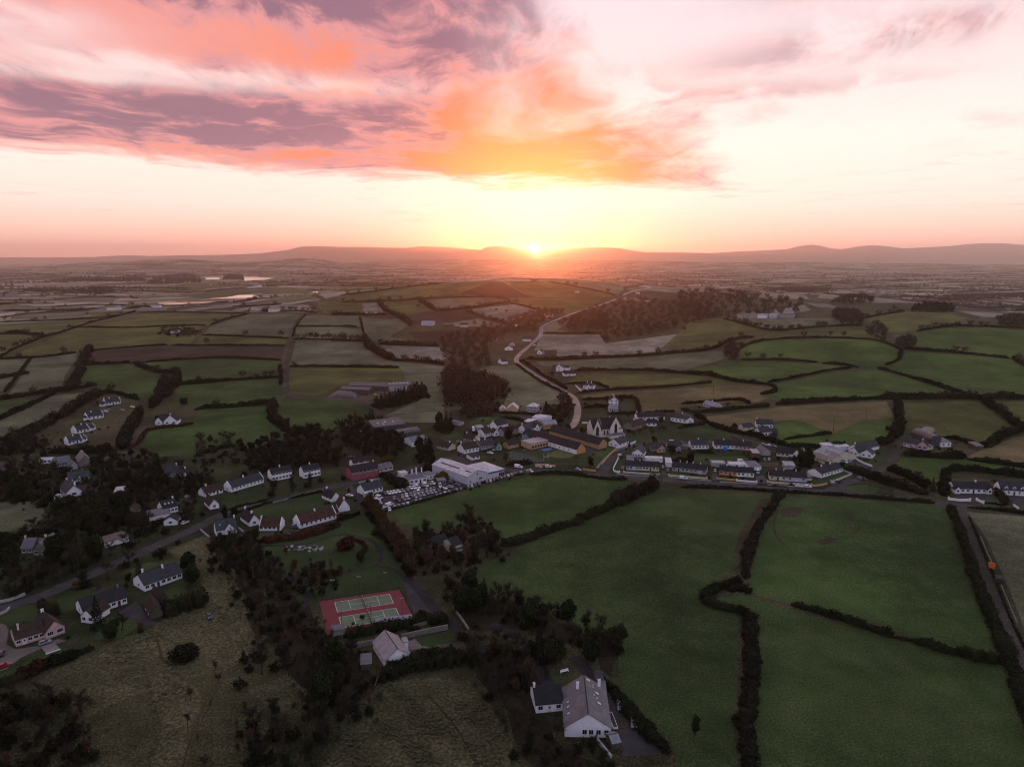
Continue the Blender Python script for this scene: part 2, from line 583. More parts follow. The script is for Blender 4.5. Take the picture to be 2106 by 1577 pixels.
c = N.ramp(cr, [(0.0,(0.13,0.135,0.060)),(0.25,(0.21,0.195,0.125)),(0.42,(0.105,0.118,0.050)),(0.55,(0.25,0.22,0.165)),(0.72,(0.14,0.110,0.070)),(0.80,(0.31,0.27,0.22)),(1.0,(0.20,0.184,0.11))], 'CONSTANT')
k = N.mr(N.noise(P, 0.02,5.0),0.3,0.7,0.75,1.25)
c = N.mix(1.0, c, N.xyz(k, k, k), 'MULTIPLY')
scrub = N.mr(N.add(N.noise(P, 0.0022,5.0), N.mul(N.noise(P, 0.03,3.0),0.25)),0.62,0.74)
c = N.mix(N.mul(scrub, 0.85), c, (0.022,0.018,0.012))
c = N.mix(N.mr(ve.outputs['Distance'], 0.03,0.06,0.9,0.0), c, (0.018,0.015,0.010))
N.put(b.inputs['Base Color'], c)
b.inputs['Specular IOR Level'].default_value = 0.1
MAT['far'] = m

m, N, b = material('mountain_heath')
P = N.new('ShaderNodeNewGeometry').outputs['Position']
c = N.mix(N.mr(N.noise(P, 0.0012,6.0),0.4,0.6),(0.10,0.080,0.060),(0.070,0.056,0.045))  # heath tones lightened, haze paleness put into the colour
N.put(b.inputs['Base Color'], c)
MAT['heath'] = m
# ------------------------------------------------------------------ the ground, cut into fields, lawns, yards, roads and water
PATCH = []   # (name, material key, world xy polygon) in painting order, later ones win


def patch(name, mat, view, *pts, n=None):
 px = V(view, *pts)
 g = ground(px)[:, :2]
 PATCH.append([name, mat, [g]])


def ribbon_xy(g, w):
 """Quads along a centre line of world points."""
 g = np.asarray(g, float)[:, :2]
 # resample
 seg = np.hypot(*(g[1:] - g[:-1]).T)
 s = np.concatenate([[0], np.cumsum(seg)])
 n = max(2, int(s[-1] / max(4.0,0.012 * np.hypot(*g.mean(0)))))
 # smooth with Catmull-like cubic via repeated corner cutting
 q = g
 for _ in range(2):
  a, b_ = q[:-1], q[1:]
  q = np.concatenate([q[:1], np.stack([a * .75 + b_ * .25, a * .25 + b_ * .75], 1).reshape(-1,2), q[-1:]])
 seg = np.hypot(*(q[1:] - q[:-1]).T)
 s = np.concatenate([[0], np.cumsum(seg)])
 t = np.linspace(0, s[-1], n + 1)
 c = np.stack([np.interp(t, s, q[:, 0]), np.interp(t, s, q[:, 1])], 1)
 d = np.gradient(c, axis=0)
 d /= np.maximum(np.hypot(d[:, 0], d[:, 1])[:, None], 1e-6)
 nn = np.stack([-d[:, 1], d[:, 0]], 1)
 return c, nn


def road(name, mat, view, w, *pts):
 g = ground(V(view, *pts))
 c, nn = ribbon_xy(g, w)
 l, r = c + nn * w / 2, c - nn * w / 2
 PATCH.append([name, mat, [np.array([r[i], r[i + 1], l[i + 1], l[i]]) for i in range(len(c) - 1)]])
 return c


patch('garden_ground', 'garden', 'W', (700,870),(900,850),(1060,820),(1200,830),(1320,850),(1440,850),(1560,900),(1830,950),(1840,1020),(1300,990),(1000,990),(720,1010))
patch('garden_ground', 'garden', 'W', (-100,920),(300,935),(700,960),(720,1010),(500,1110),(420,1100),(200,1180),(-100,1260))
patch('garden_ground', 'garden', 'W', (-100,1250),(180,1190),(330,1120),(430,1200),(400,1260),(200,1330),(-100,1420))
# far and middle fields, left half
patch('field', 'olive', 'A', (-300,690),(0,680),(560,650),(700,640),(450,700),(250,780),(0,760),(-300,780))
patch('field', 'frost', 'A', (-300,900),(190,895),(40,1090),(-60,1110),(-300,1110))
patch('field', 'frost', 'A', (205,890),(470,862),(470,900),(400,1000),(390,1070),(60,1110))
patch('field', 'olive', 'A', (500,695),(720,640),(860,620),(1500,618),(1300,690),(800,700))
patch('field', 'olive', 'A', (60,880),(480,705),(1250,690),(1210,750),(1180,805),(1000,810),(560,845),(200,890))
patch('field', 'olive', 'A', (-300,770),(240,750),(270,790),(60,860),(-300,900))
patch('field', 'frost', 'A', (1310,690),(1540,620),(1860,620),(1810,690),(1790,765),(1260,745))
patch('field', 'olive', 'A', (1260,755),(1780,770),(1770,812),(1200,808))
patch('field', 'plough', 'A', (540,850),(1000,815),(1770,820),(1740,905),(1340,890),(900,920),(700,920),(510,915))
patch('field', 'rich', 'A', (510,940),(800,935),(960,990),(1060,1000),(1040,1080),(900,1140),(480,1060))
patch('field', 'rich', 'A', (830,925),(1340,897),(1730,908),(1730,1010),(1400,1035),(1110,1050),(1100,1000),(930,960))
patch('field', 'rich', 'A', (1110,1060),(1400,1040),(1735,1020),(1765,1130),(1730,1190),(1060,1180))
patch('field', 'frost', 'A', (1830,700),(2106,700),(2520,780),(2200,790),(2106,772),(1830,772))
patch('field', 'frost', 'A', (1880,630),(2106,625),(2250,630),(2250,690),(2106,692),(1850,686))
patch('field', 'frost', 'A', (1830,780),(2106,778),(2250,790),(2420,910),(2480,950),(2106,945),(1790,935))
patch('field', 'olive', 'A', (1790,960),(2470,955),(2500,1010),(2480,1040),(2106,1060),(1960,1130),(1790,1110))
patch('field', 'frost', 'D', (-200,430),(560,160),(900,130),(560,380),(200,600),(-200,800))
patch('field', 'rich', 'D', (-200,260),(430,190),(0,400),(-200,440))
patch('lawn', 'rough', 'D', (430,700),(1020,380),(1030,200),(1400,200),(1450,330),(1260,480),(1200,660),(850,750),(540,750))
patch('field', 'rich', 'W', (283,938),(307,885),(400,862),(416,838),(554,836),(560,872),(596,894),(545,918),(480,916),(400,933),(320,940))
patch('field', 'rich', 'E', (880,240),(1250,190),(1640,215),(1900,390),(1480,540),(1050,560),(880,420))
# hill and middle fields, centre
patch('field', 'olive', 'B', (0,540),(-60,520),(60,485),(620,430),(930,412),(1010,420),(1200,520),(940,512),(520,520),(230,542))
patch('field', 'bracken', 'B', (740,490),(930,425),(1000,430),(1200,520),(900,512))
patch('field', 'pale', 'B', (-120,560),(225,550),(280,620),(0,625),(-100,610))
patch('field', 'olive', 'B', (260,555),(480,535),(580,600),(380,622),(290,605))
patch('field', 'frost', 'B', (520,530),(900,512),(1040,535),(960,565),(600,590))
patch('field', 'plough', 'B', (400,625),(560,602),(780,610),(840,650),(700,670),(440,680))
patch('field', 'pale', 'B', (780,592),(1080,558),(1240,600),(1060,660),(850,632))
patch('field', 'pale', 'B', (690,672),(850,645),(1020,690),(850,697),(500,690),(520,720),(620,725))
patch('field', 'bracken', 'B', (420,730),(620,725),(900,700),(1020,700),(1020,780),(600,800),(450,770))
patch('field', 'olive', 'B', (1000,520),(1200,522),(1620,522),(1560,585),(1420,615),(1250,600),(1050,550))
patch('field', 'olive', 'B', (1010,415),(1290,420),(1700,500),(1620,520),(1210,518))
patch('field', 'frost', 'B', (1290,408),(1420,403),(1760,465),(1720,500),(1380,440))
patch('field', 'frost', 'B', (-60,640),(120,640),(130,700),(-60,700))
patch('field', 'frost', 'B', (130,640),(360,650),(420,690),(260,780),(150,750))
patch('field', 'frost', 'B', (-60,710),(130,708),(145,785),(-60,782))
patch('field', 'pale', 'B', (240,810),(600,820),(690,870),(620,912),(330,890))
patch('field', 'frost', 'B', (-60,790),(150,800),(310,908),(660,945),(640,1180),(640,1290),(300,1290),(200,1280),(560,1120),(440,1040),(380,1040),(400,1010),(370,955),(0,948),(-60,945))
patch('field', 'frost', 'B', (750,990),(950,935),(1090,935),(1170,990),(1390,1110),(1440,1190),(1380,1250),(1000,1203),(1040,1110),(960,1040))
patch('field', 'pale', 'B', (1200,845),(1240,745),(1600,745),(1640,800),(2106,740),(2240,680),(2320,780),(2106,830),(1700,880),(1340,892),(1340,840))
patch('field', 'frost', 'B', (1210,915),(1700,890),(2106,860),(2400,845),(2420,880),(2106,970),(1480,962),(1250,940))
patch('field', 'olive', 'B', (1400,1050),(1480,985),(2106,990),(2300,1010),(2440,1035),(2106,1065),(1660,1087),(1600,1050))
patch('field', 'tan', 'W', (1195,812),(1300,805),(1520,791),(1585,793),(1602,803),(1592,815),(1560,826),(1470,830),(1435,836),(1390,848),(1318,855),(1316,820),(1200,817))
# right-hand fields
patch('field', 'olive', 'C', (70,648),(260,640),(500,712),(760,752),(560,770),(300,802),(-130,835))
patch('field', 'frost', 'C', (330,640),(1000,640),(1080,690),(720,720),(500,708))
patch('field', 'olive', 'C', (540,732),(880,692),(1120,690),(1260,750),(1180,768),(920,758))
patch('field', 'olive', 'C', (1120,640),(1370,600),(1420,600),(1660,605),(1760,640),(1560,700),(1450,722),(1290,728))
patch('field', 'green', 'C', (1300,742),(1460,725),(1700,692),(2106,708),(2300,712),(2300,890),(2030,885),(1760,840),(1440,822),(1320,762))
patch('field', 'green', 'C', (340,840),(430,790),(600,767),(920,762),(1180,772),(1340,832),(1330,890),(1200,940),(850,905),(640,895),(370,890))
patch('field', 'green', 'C', (1200,945),(1350,900),(1380,842),(1700,862),(2020,892),(2106,942),(2300,1000),(2300,1110),(2106,1105),(1760,1085),(1380,995))
patch('field', 'green', 'C', (-20,967),(310,905),(660,907),(860,922),(1040,940),(830,982),(530,1035),(400,1012))
patch('field', 'green', 'C', (545,1045),(850,990),(1050,952),(1200,950),(1380,1000),(1700,1100),(1200,1132),(640,1162),(490,1112),(590,1085))
patch('field', 'olive', 'C', (-20,995),(330,1032),(480,1045),(0,1060),(-60,1050))
patch('field', 'tan', 'H', (190,290),(900,205),(1000,185),(2120,125),(2200,290),(1850,330),(1570,462),(1150,315),(900,350),(600,385),(420,400))
patch('lawn', 'green', 'H', (660,390),(980,360),(1150,318),(1250,330),(1540,450),(1060,525),(900,505),(700,470))
patch('field', 'green', 'H', (840,510),(1060,528),(1570,465),(1850,332),(2200,292),(2180,440),(2106,540),(1700,600),(1250,592),(1050,562))
patch('field', 'olive', 'I', (790,140),(1640,130),(1980,420),(1740,590),(1600,570),(1100,470),(830,400))
patch('field', 'olive', 'I', (1770,140),(2106,120),(2400,120),(2400,460),(2106,380),(2000,330))
patch('field', 'tan', 'I', (1500,720),(1740,610),(2000,520),(2106,500),(2400,480),(2400,850),(2106,812),(1800,790))
patch('field', 'green', 'I', (820,730),(1480,742),(2106,850),(2400,900),(2400,985),(2106,940),(1330,850),(1250,880),(1240,1140),(1180,1060),(840,920),(640,865))
# pale frosted strips far out on the right and left
for pts in (((840,515),(930,482),(1290,482),(1640,512),(1560,552),(1230,548)),((930,452),(1020,440),(1330,478),(1200,480)),
   ((1690,592),(2000,612),(2060,628),(1860,637)),((-40,452),(320,452),(460,470),(-40,485)),
   ((180,500),(600,482),(790,522),(700,522)),((770,545),(900,552),(1000,582),(840,572)),
   ((1900,515),(2106,528),(2300,535),(2300,570),(2106,562),(1690,552)),((340,600),(470,600),(470,640),(350,640)),
   ((540,590),(760,560),(800,590),(560,632)),((640,365),(760,362),(740,370),(650,372))):
 patch('field', 'pale', 'C', *pts)
for pts, mt in ((((330,450),(390,430),(560,428),(520,455)), 'pale'),(((540,585),(700,578),(850,580),(780,600),(560,602)), 'pale'),
    (((0,505),(270,500),(300,520),(0,530)), 'pale'),(((380,545),(500,512),(760,520),(660,545)), 'frost'),
    (((0,570),(500,565),(540,580),(80,600),(0,600)), 'frost'),(((850,480),(1150,430),(1500,428),(1240,470),(1000,485)), 'olive'),
    (((1100,500),(1330,480),(1700,470),(1560,495),(1250,525)), 'rich'),(((1700,470),(2000,460),(2106,450),(1900,490),(1600,500)), 'olive'),
    (((1000,600),(1500,600),(1480,616),(880,614)), 'frost'),(((1960,545),(2106,540),(2240,548),(2250,612),(2060,628),(1980,590)), 'olive'),
    (((1560,575),(1900,560),(1960,600),(1880,612),(1700,600)), 'pale'),(((100,610),(560,600),(520,632),(250,655),(60,650)), 'frost'),
    (((560,610),(850,600),(700,632),(560,640)), 'olive'),(((1830,460),(2200,440),(2300,452),(1850,475)), 'frost')):
 patch('field', mt, 'A', *pts)
for pts, mt in ((((0,440),(240,425),(400,425),(300,455),(60,480),(0,480)), 'olive'),(((1720,505),(1960,540),(1900,545),(1740,525)), 'pale'),
    (((1900,470),(2106,445),(2200,452),(2160,480),(1960,478)), 'pale'),(((420,405),(700,395),(800,405),(600,425)), 'pale'),
    (((1260,700),(1330,665),(1420,660),(1340,720),(1560,735),(1240,740)), 'frost')):
 patch('field', mt, 'B', *pts)
# near fields
patch('field', 'rich', 'W', (805,1048),(900,1025),(1000,1000),(1090,979),(1190,977),(1290,992),(1320,998),(1240,1040),(1190,1062),(1120,1090),(1032,1130),(1010,1110),(960,1080),(870,1090),(830,1080))
patch('field', 'deep', 'W', (945,1190),(1020,1150),(1120,1100),(1240,1050),(1330,1003),(1480,1012),(1585,1018),(1560,1065),(1520,1130),(1520,1160),(1450,1215),(1440,1240),(1520,1270),(1515,1400),(1510,1500),(1530,1700),(1420,1700),(1380,1520),(1290,1440),(1270,1380),(1280,1330),(1200,1290),(1100,1250),(1000,1210))
patch('field', 'rich', 'W', (1610,1022),(1720,1024),(1945,1042),(1965,1120),(2000,1220),(2055,1345),(1900,1315),(1720,1270),(1630,1245),(1540,1215),(1545,1175),(1570,1100))
patch('field', 'deep', 'W', (1460,1235),(1530,1220),(1630,1255),(1800,1305),(2060,1368),(2085,1440),(2140,1600),(2160,1750),(1560,1750),(1555,1480),(1565,1350),(1545,1270))
patch('field', 'frost', 'W', (1990,1052),(2106,1062),(2260,1085),(2260,1420),(2106,1290),(2075,1210),(2030,1110))
patch('field', 'rough', 'W', (-160,1440),(45,1420),(110,1385),(300,1300),(430,1215),(395,1150),(345,1130),(430,1100),(480,1180),(540,1310),(540,1340),(420,1400),(400,1700),(-160,1700))
patch('field', 'scrub', 'W', (540,1310),(600,1340),(760,1480),(700,1700),(380,1700),(400,1400),(520,1345))
patch('field', 'rough', 'W', (520,1420),(600,1390),(640,1420),(620,1470),(540,1470))
patch('field', 'scrub', 'W', (-160,1480),(60,1420),(180,1470),(320,1420),(330,1560),(260,1700),(-160,1700))
patch('field', 'rough', 'W', (640,1700),(700,1480),(790,1402),(960,1395),(1020,1450),(1100,1700))
patch('field', 'frost', 'W', (-160,1040),(0,1034),(80,1030),(95,1060),(60,1090),(-160,1100))
patch('wood_floor', 'wood', 'W', (440,1100),(520,1110),(560,1190),(640,1260),(720,1340),(780,1400),(700,1480),(620,1400),(540,1310),(480,1180))
patch('wood_floor', 'wood', 'W', (930,1195),(1000,1215),(1200,1295),(1275,1340),(1270,1400),(1200,1330),(1100,1300),(960,1290))
patch('wood_floor', 'wood', 'W', (960,1330),(1080,1330),(1130,1400),(1090,1450),(1180,1540),(1250,1600),(1120,1600),(1020,1450))
patch('wood_floor', 'wood', 'E', (560,760),(700,690),(1100,580),(1500,560),(1900,640),(1900,820),(1560,900),(900,960),(620,990))
# park, gardens, lawns
patch('lawn', 'lawn', 'W', (530,1125),(560,1110),(690,1085),(745,1050),(790,1100),(840,1190),(835,1215),(660,1232),(620,1250),(590,1195),(560,1165))
patch('lawn', 'lawn', 'K', (520,575),(900,440),(1560,330),(1700,480),(1690,520),(1240,600),(1080,690),(1030,620),(800,620))
patch('lawn', 'lawn', 'K', (330,370),(440,310),(860,200),(880,380),(560,470),(330,520))
patch('lawn', 'lawn', 'J', (-100,900),(110,790),(370,745),(480,830),(330,960),(80,985))
patch('lawn', 'lawn', 'J', (540,700),(830,600),(930,650),(760,750),(700,800),(600,830))
patch('lawn', 'lawn', 'J', (-100,1470),(180,1340),(400,1220),(620,1160),(700,1200),(-100,1560))
patch('lawn', 'lawn', 'J', (950,880),(1250,860),(1320,960),(1150,1080),(900,1090))
patch('lawn', 'lawn', 'J', (1560,620),(1750,570),(1830,700),(1640,780))
patch('lawn', 'lawn', 'J', (350,90),(600,70),(830,120),(800,210),(560,190))
patch('lawn', 'lawn', 'J', (1240,420),(1420,350),(1520,370),(1400,430),(1260,470))
patch('lawn', 'lawn', 'g', (240,460),(700,470),(900,560),(1000,600),(700,720),(430,780))
patch('lawn', 'lawn', 'd', (520,430),(720,320),(1100,320),(1480,400),(1300,480),(1000,480))
patch('lawn', 'lawn', 'd', (30,660),(360,580),(420,680),(330,750),(180,770))
patch('lawn', 'lawn', 'd', (1250,1060),(2106,1000),(2140,1110),(1700,1150),(1300,1100))
patch('lawn', 'lawn', 'G', (440,770),(700,720),(760,690),(830,710),(690,880),(440,890))
patch('lawn', 'lawn', 'G', (950,600),(1250,560),(1800,460),(2040,590),(2040,640),(1500,640),(1000,640))
patch('lawn', 'lawn', 'G', (890,230),(1040,220),(1040,270),(890,280))
patch('lawn', 'lawn', 'G', (510,250),(680,240),(680,275),(520,285))
patch('lawn', 'lawn', 'G', (1480,290),(1690,270),(1720,310),(1640,335),(1520,335))
patch('lawn', 'lawn', 'H', (400,160),(600,130),(650,160),(620,190),(450,195))
patch('lawn', 'lawn', 'H', (60,690),(640,690),(800,760),(560,770),(150,740))
patch('lawn', 'lawn', 'e', (20,960),(100,790),(170,810),(110,960))
patch('lawn', 'lawn', 'e', (250,940),(840,960),(830,1020),(230,990))
patch('lawn', 'lawn', 'e', (1100,960),(1690,1030),(1680,1080),(1030,1030))
patch('lawn', 'lawn', 'f', (0,830),(500,850),(520,915),(-30,880))
patch('lawn', 'lawn', 'f', (690,890),(1260,930),(1260,960),(690,920))
patch('lawn', 'lawn', 'f', (1340,900),(1780,770),(1880,820),(1600,930),(1400,960))
patch('lawn', 'lawn', 'f', (1800,970),(2106,960),(2300,1010),(2250,1100),(1830,1060))
patch('lawn', 'lawn', 'I', (340,730),(560,650),(700,660),(660,740),(540,830),(400,780))
patch('lawn', 'lawn', 'I', (220,780),(300,740),(400,830),(360,880),(240,840))
patch('lawn', 'lawn', 'I', (1600,1190),(1840,1150),(1880,1200),(1680,1200))
patch('lawn', 'lawn', 'M', (1340,700),(1700,625),(1760,690),(1700,740),(1470,785),(1390,770))
patch('lawn', 'lawn', 'M', (1430,900),(1500,850),(1750,800),(1800,830),(1460,915))
patch('lawn', 'lawn', 'N', (470,260),(560,250),(740,410),(620,440))
patch('lawn', 'lawn', 'N', (720,320),(980,290),(980,410),(830,440))
# yards
patch('yard', 'soil', 'E', (1340,180),(1480,100),(1600,60),(2200,60),(2260,160),(2106,200),(1830,200),(1820,300),(1640,225))
patch('yard', 'yard', 'h', (190,900),(200,700),(260,620),(900,490),(1260,420),(1480,350),(1800,470),(2100,420),(2300,350),(2360,380),(2106,450),(1500,620),(900,780),(530,890))
patch('yard', 'yard', 'd', (1150,1310),(1640,1200),(1700,1230),(1180,1340))
patch('yard', 'yard', 'K', (1050,770),(1280,745),(1700,620),(1880,570),(1960,560),(1700,650),(1280,770),(1100,800))
patch('yard', 'yard', 'E', (1700,1240),(1540,1120),(1620,1090),(1760,1240),(1800,1360),(1740,1300))
patch('yard', 'concrete', 'h', (320,330),(560,260),(740,280),(680,340),(480,400))
patch('yard', 'yard', 'M', (1195,85),(1340,75),(1440,240),(1690,420),(1560,535),(1400,545),(1335,450))
patch('yard', 'gravel', 'M', (1200,760),(1330,700),(1400,770),(1480,790),(1700,750),(1760,790),(1520,840),(1330,895))
patch('yard', 'yard', 'N', (880,60),(960,80),(1180,380),(1240,570),(1440,580),(1640,900),(1900,1080),(1850,1230),(1400,1250),(1380,960),(1330,800),(1200,560),(1050,380))
patch('yard', 'soil', 'N', (1200,570),(1330,570),(1340,760),(1500,800),(1500,940),(1280,940),(1260,760))
patch('yard', 'gravel', 'J', (-100,900),(60,950),(80,1020),(60,1130),(150,1180),(340,1150),(560,1080),(640,1100),(420,1160),(200,1260),(60,1370),(-100,1420))
patch('yard', 'yard', 'J', (870,590),(1000,590),(1090,640),(960,680))
patch('yard', 'yard', 'J', (1100,850),(1300,720),(1440,900),(1500,940),(1400,960),(1250,900))
patch('yard', 'soil', 'g', (1180,900),(1600,830),(1900,880),(1800,1000),(1500,1100),(1250,1130))
patch('yard', 'yard', 'G', (520,690),(660,722),(740,720),(720,735),(520,770))
patch('yard', 'yard', 'G', (160,640),(440,600),(660,700),(500,690),(400,660))
patch('yard', 'concrete', 'G', (420,70),(470,120),(650,115),(600,100),(490,95))
patch('yard', 'yard', 'd', (1100,300),(1600,290),(1640,350),(1500,390))
patch('yard', 'yard', 'f', (520,830),(620,820),(690,880),(690,945),(530,940))
patch('yard', 'yard', 'e', (880,950),(940,940),(1010,1000),(1010,1040),(900,1020))
patch('yard', 'yard', 'e', (1800,950),(1890,950),(1890,1125),(1800,1115))
patch('yard', 'yard', 'e', (160,850),(225,850),(200,1000),(125,975))
patch('yard', 'yard', 'f', (1540,1010),(1830,870),(1900,820),(2106,840),(2120,900),(1840,960),(1800,1050))
patch('yard', 'soil', 'f', (140,600),(900,640),(880,700),(460,690),(100,650))
patch('yard', 'yard', 'I', (150,720),(240,700),(320,750),(440,830),(480,860),(400,850))
patch('yard', 'track', 'I', (700,640),(830,560),(840,650),(1240,670),(1360,690),(1240,720),(860,670),(760,680))
patch('yard', 'yard', 'I', (1370,1120),(1700,1130),(1780,1180),(1560,1210),(1520,1190),(1380,1160))
patch('yard', 'yard', 'I', (1880,1140),(2200,1150),(2200,1240),(1960,1220))
patch('yard', 'hardcourt', 'd', (1170,950),(1290,890),(1790,1040),(1860,1080),(1740,1100),(1300,1050))
patch('yard', 'astro', 'd', (1880,990),(2020,900),(2150,880),(2400,960),(2330,1010),(2140,1030))
patch('yard', 'blue_court', 'd', (1770,880),(1940,840),(2000,870),(1860,905))
# lakes
patch('lake', 'water', 'A', (980,548),(1060,542),(1120,546),(1180,535),(1300,522),(1400,515),(1480,502),(1560,500),(1600,512),(1500,522),(1380,534),(1280,551),(1180,560),(1080,560),(980,556))
patch('lake', 'water', 'A', (1480,388),(1590,385),(1620,392),(1700,396),(1640,407),(1560,411),(1510,417),(1490,402))
patch('lake', 'water', 'A', (1265,396),(1355,393),(1360,404),(1280,406))
patch('lake', 'water', 'A', (1610,520),(1680,517),(1690,523),(1620,525))
patch('lake', 'water', 'A', (1930,482),(1965,480),(1970,487),(1935,489))
# tracks, lanes, paths, roads
road('track', 'track', 'A', 5.0,(1878,610),(1865,640),(1812,700),(1785,780),(1760,860),(1748,950),(1757,1060),(1772,1112),(1850,1140),(2020,1138),(2220,1150))
road('track', 'track', 'F', 5.0,(60,140),(180,240),(350,390),(460,480),(560,540),(640,560))
road('track', 'track', 'F', 2.4,(370,375),(560,360),(760,330),(1000,305),(1120,290))
road('track', 'track', 'D', 6.5,(1040,830),(1150,790),(1290,760),(1370,700),(1400,610),(1440,540),(1500,480),(1600,465))
road('track', 'tarmac', 'g', 6.0,(-120,430),(80,470),(180,600),(300,720),(420,830))
road('track', 'track', 'O', 4.4,(1570,110),(1592,160),(1680,430),(1765,630),(1850,850),(1945,1040),(2040,1260))
road('track', 'track', 'I', 5.0,(540,890),(640,820),(700,740),(790,650))
road('path', 'pathtar', 'a', 1.8,(360,140),(480,130),(580,135),(740,125),(880,75),(960,55),(1060,70),(1160,95),(1215,160),(1220,210),(1205,265),(1100,285),(960,315),(740,325),(600,322),(560,310),(480,245))
road('path', 'pathtar', 'a', 2.2,(1205,268),(1290,280),(1350,320),(1390,370))
road('path', 'pathtar', 'a', 3.0,(590,330),(690,390),(735,450),(735,500),(690,545))
road('lane', 'pathtar', 'W', 4.0,(838,1185),(870,1222),(905,1265),(938,1292),(972,1325),(1010,1345))
road('lane', 'pathtar', 'b', 4.0,(480,640),(600,700),(720,780),(800,880),(800,960),(860,1040),(900,1070))
road('lane', 'pathtar', 'N', 4.5,(820,60),(900,130),(980,240),(1120,400))
road('lane', 'track', 'M', 3.4,(1870,745),(1760,775),(1560,815),(1400,840),(1280,850))
road('road', 'tarmac', 'W', 5.0,(1390,845),(1429,860),(1479,880),(1511,896),(1545,906),(1580,916),(1620,927),(1650,936))
road('road', 'tarmac', 'W', 6.0,(1240,972),(1248,958),(1258,944),(1272,930),(1290,918),(1310,912),(1351,909),(1408,909),(1465,909),(1500,909),(1530,909))
road('road', 'tarmac', 'W', 6.0,(1176,882),(1149,886),(1118,894),(1066,906),(1010,917),(970,925),(935,938))
CHURCH_ROAD = road('road', 'wet', 'W', 6.0,(1149,887),(1172,882),(1184,868),(1189,846),(1186,828),(1180,816),(1164,806),(1140,793),(1114,778),(1088,761),(1068,749),(1060,741),(1066,730),(1083,716),(1101,700),(1114,687),(1112,678),(1116,669),(1148,656),(1178,644),(1220,632),(1250,622),(1272,613),(1290,602),(1340,592))
road('road', 'tarmac', 'W', 5.0,(1700,1012),(1722,1000),(1745,987),(1775,972),(1808,962))
MAIN_ROAD = road('road', 'tarmac', 'W', 7.0,(-60,1268),(71,1232),(151,1197),(237,1159),(323,1121),(400,1087),(460,1056),(511,1041),(554,1033),(619,1017),(699,997),(745,988),(800,975),(863,961),(910,945),(935,940),(973,953),(1039,966),(1100,967),(1180,969),(1260,979),(1369,987),(1439,992),(1519,999),(1600,1005),(1719,1012),(1819,1021),(1931,1034),(1980,1040),(2106,1055),(2260,1075))


# wheel tracks and worn ground in the near fields
for off in (0,26):
 road('tyre_track', 'worn', 'O', .7,(620 + off * .3,105 + off * .35),(760,110 + off * .3),(880,106 + off * .5),(960 - off * .5,165 + off * .3),(1018 - off * .8,230),(975 - off * .5,285 - off * .4),(880,296 - off * .3),(780,308 - off * .2))
 road('tyre_track', 'worn', 'O', .6,(540 + off * .4,130),(515 + off * .3,210),(530 + off * .3,280),(580 + off * .3,330))
 road('tyre_track', 'worn', 'Q', .6,(1380 + off, 300),(1280 + off, 480),(1180 + off, 700),(1130 + off, 900))
patch('bare_patch', 'worn', 'O', (545,140),(600,115),(690,120),(680,150),(640,175),(570,170))
patch('bare_patch', 'worn', 'O', (765,310),(830,285),(880,290),(850,315),(800,330))
patch('bare_patch', 'worn', 'O', (300,370),(330,260),(400,150),(450,70),(510,60),(480,130),(400,270),(350,380))
patch('bare_patch', 'worn', 'W', (1030,1128),(1100,1096),(1180,1062),(1190,1066),(1110,1104),(1040,1136))
road('tyre_track', 'worn', 'J', .9,(1400,1010),(1480,1060),(1520,1150),(1540,1270),(1600,1330),(1700,1345),(1800,1310),(1865,1240),(1840,1180),(1740,1140),(1560,1080))
road('tyre_track', 'worn', 'O', 1.2,(400,610),(480,635),(560,655),(625,668))
road('tyre_track', 'worn', 'b', .8,(60,1100),(240,1300),(360,1500),(420,1640))


def quad(name, mat, p, q, r_, s_):
 PATCH.append([name, mat, [np.array([p, q, r_, s_])]])


# tennis courts: a red surround and two green courts with painted lines
_tc = ground(V('M', (300,297),(1165,168),(1330,500),(390,668)))[:, :2]


def tc(u, v):
 """Court coordinates: u 0..1 along the far edge, v 0..1 from far to near."""
 a = _tc[0] * (1 - u) + _tc[1] * u
 b_ = _tc[3] * (1 - u) + _tc[2] * u
 return a * (1 - v) + b_ * v


quad('tennis_court', 'court_red', tc(0,0), tc(0,1), tc(1,1), tc(1,0))
TCU, TCV = (0.175,0.855),((0.095,0.40),(0.555,0.86))
LW = 0.0030
for v0, v1 in TCV:
 quad('tennis_court', 'court', tc(TCU[0], v0), tc(TCU[0], v1), tc(TCU[1], v1), tc(TCU[1], v0))
for v0, v1 in TCV:
 for u in (TCU[0], TCU[1]):
  quad('court_line', 'line', tc(u - LW, v0), tc(u - LW, v1), tc(u + LW, v1), tc(u + LW, v0))
 for u in (0.34,0.69):
  quad('court_line', 'line', tc(u - LW * .8, v0 + .03), tc(u - LW * .8, v1 - .03), tc(u + LW * .8, v1 - .03), tc(u + LW * .8, v0 + .03))
 for v in (v0, v1):
  quad('court_line', 'line', tc(TCU[0], v - LW), tc(TCU[0], v + LW), tc(TCU[1], v + LW), tc(TCU[1], v - LW))
 vm_ = (v0 + v1) / 2
 quad('court_line', 'line', tc(0.34, vm_ - LW * .8), tc(0.34, vm_ + LW * .8), tc(0.69, vm_ + LW * .8), tc(0.69, vm_ - LW * .8))


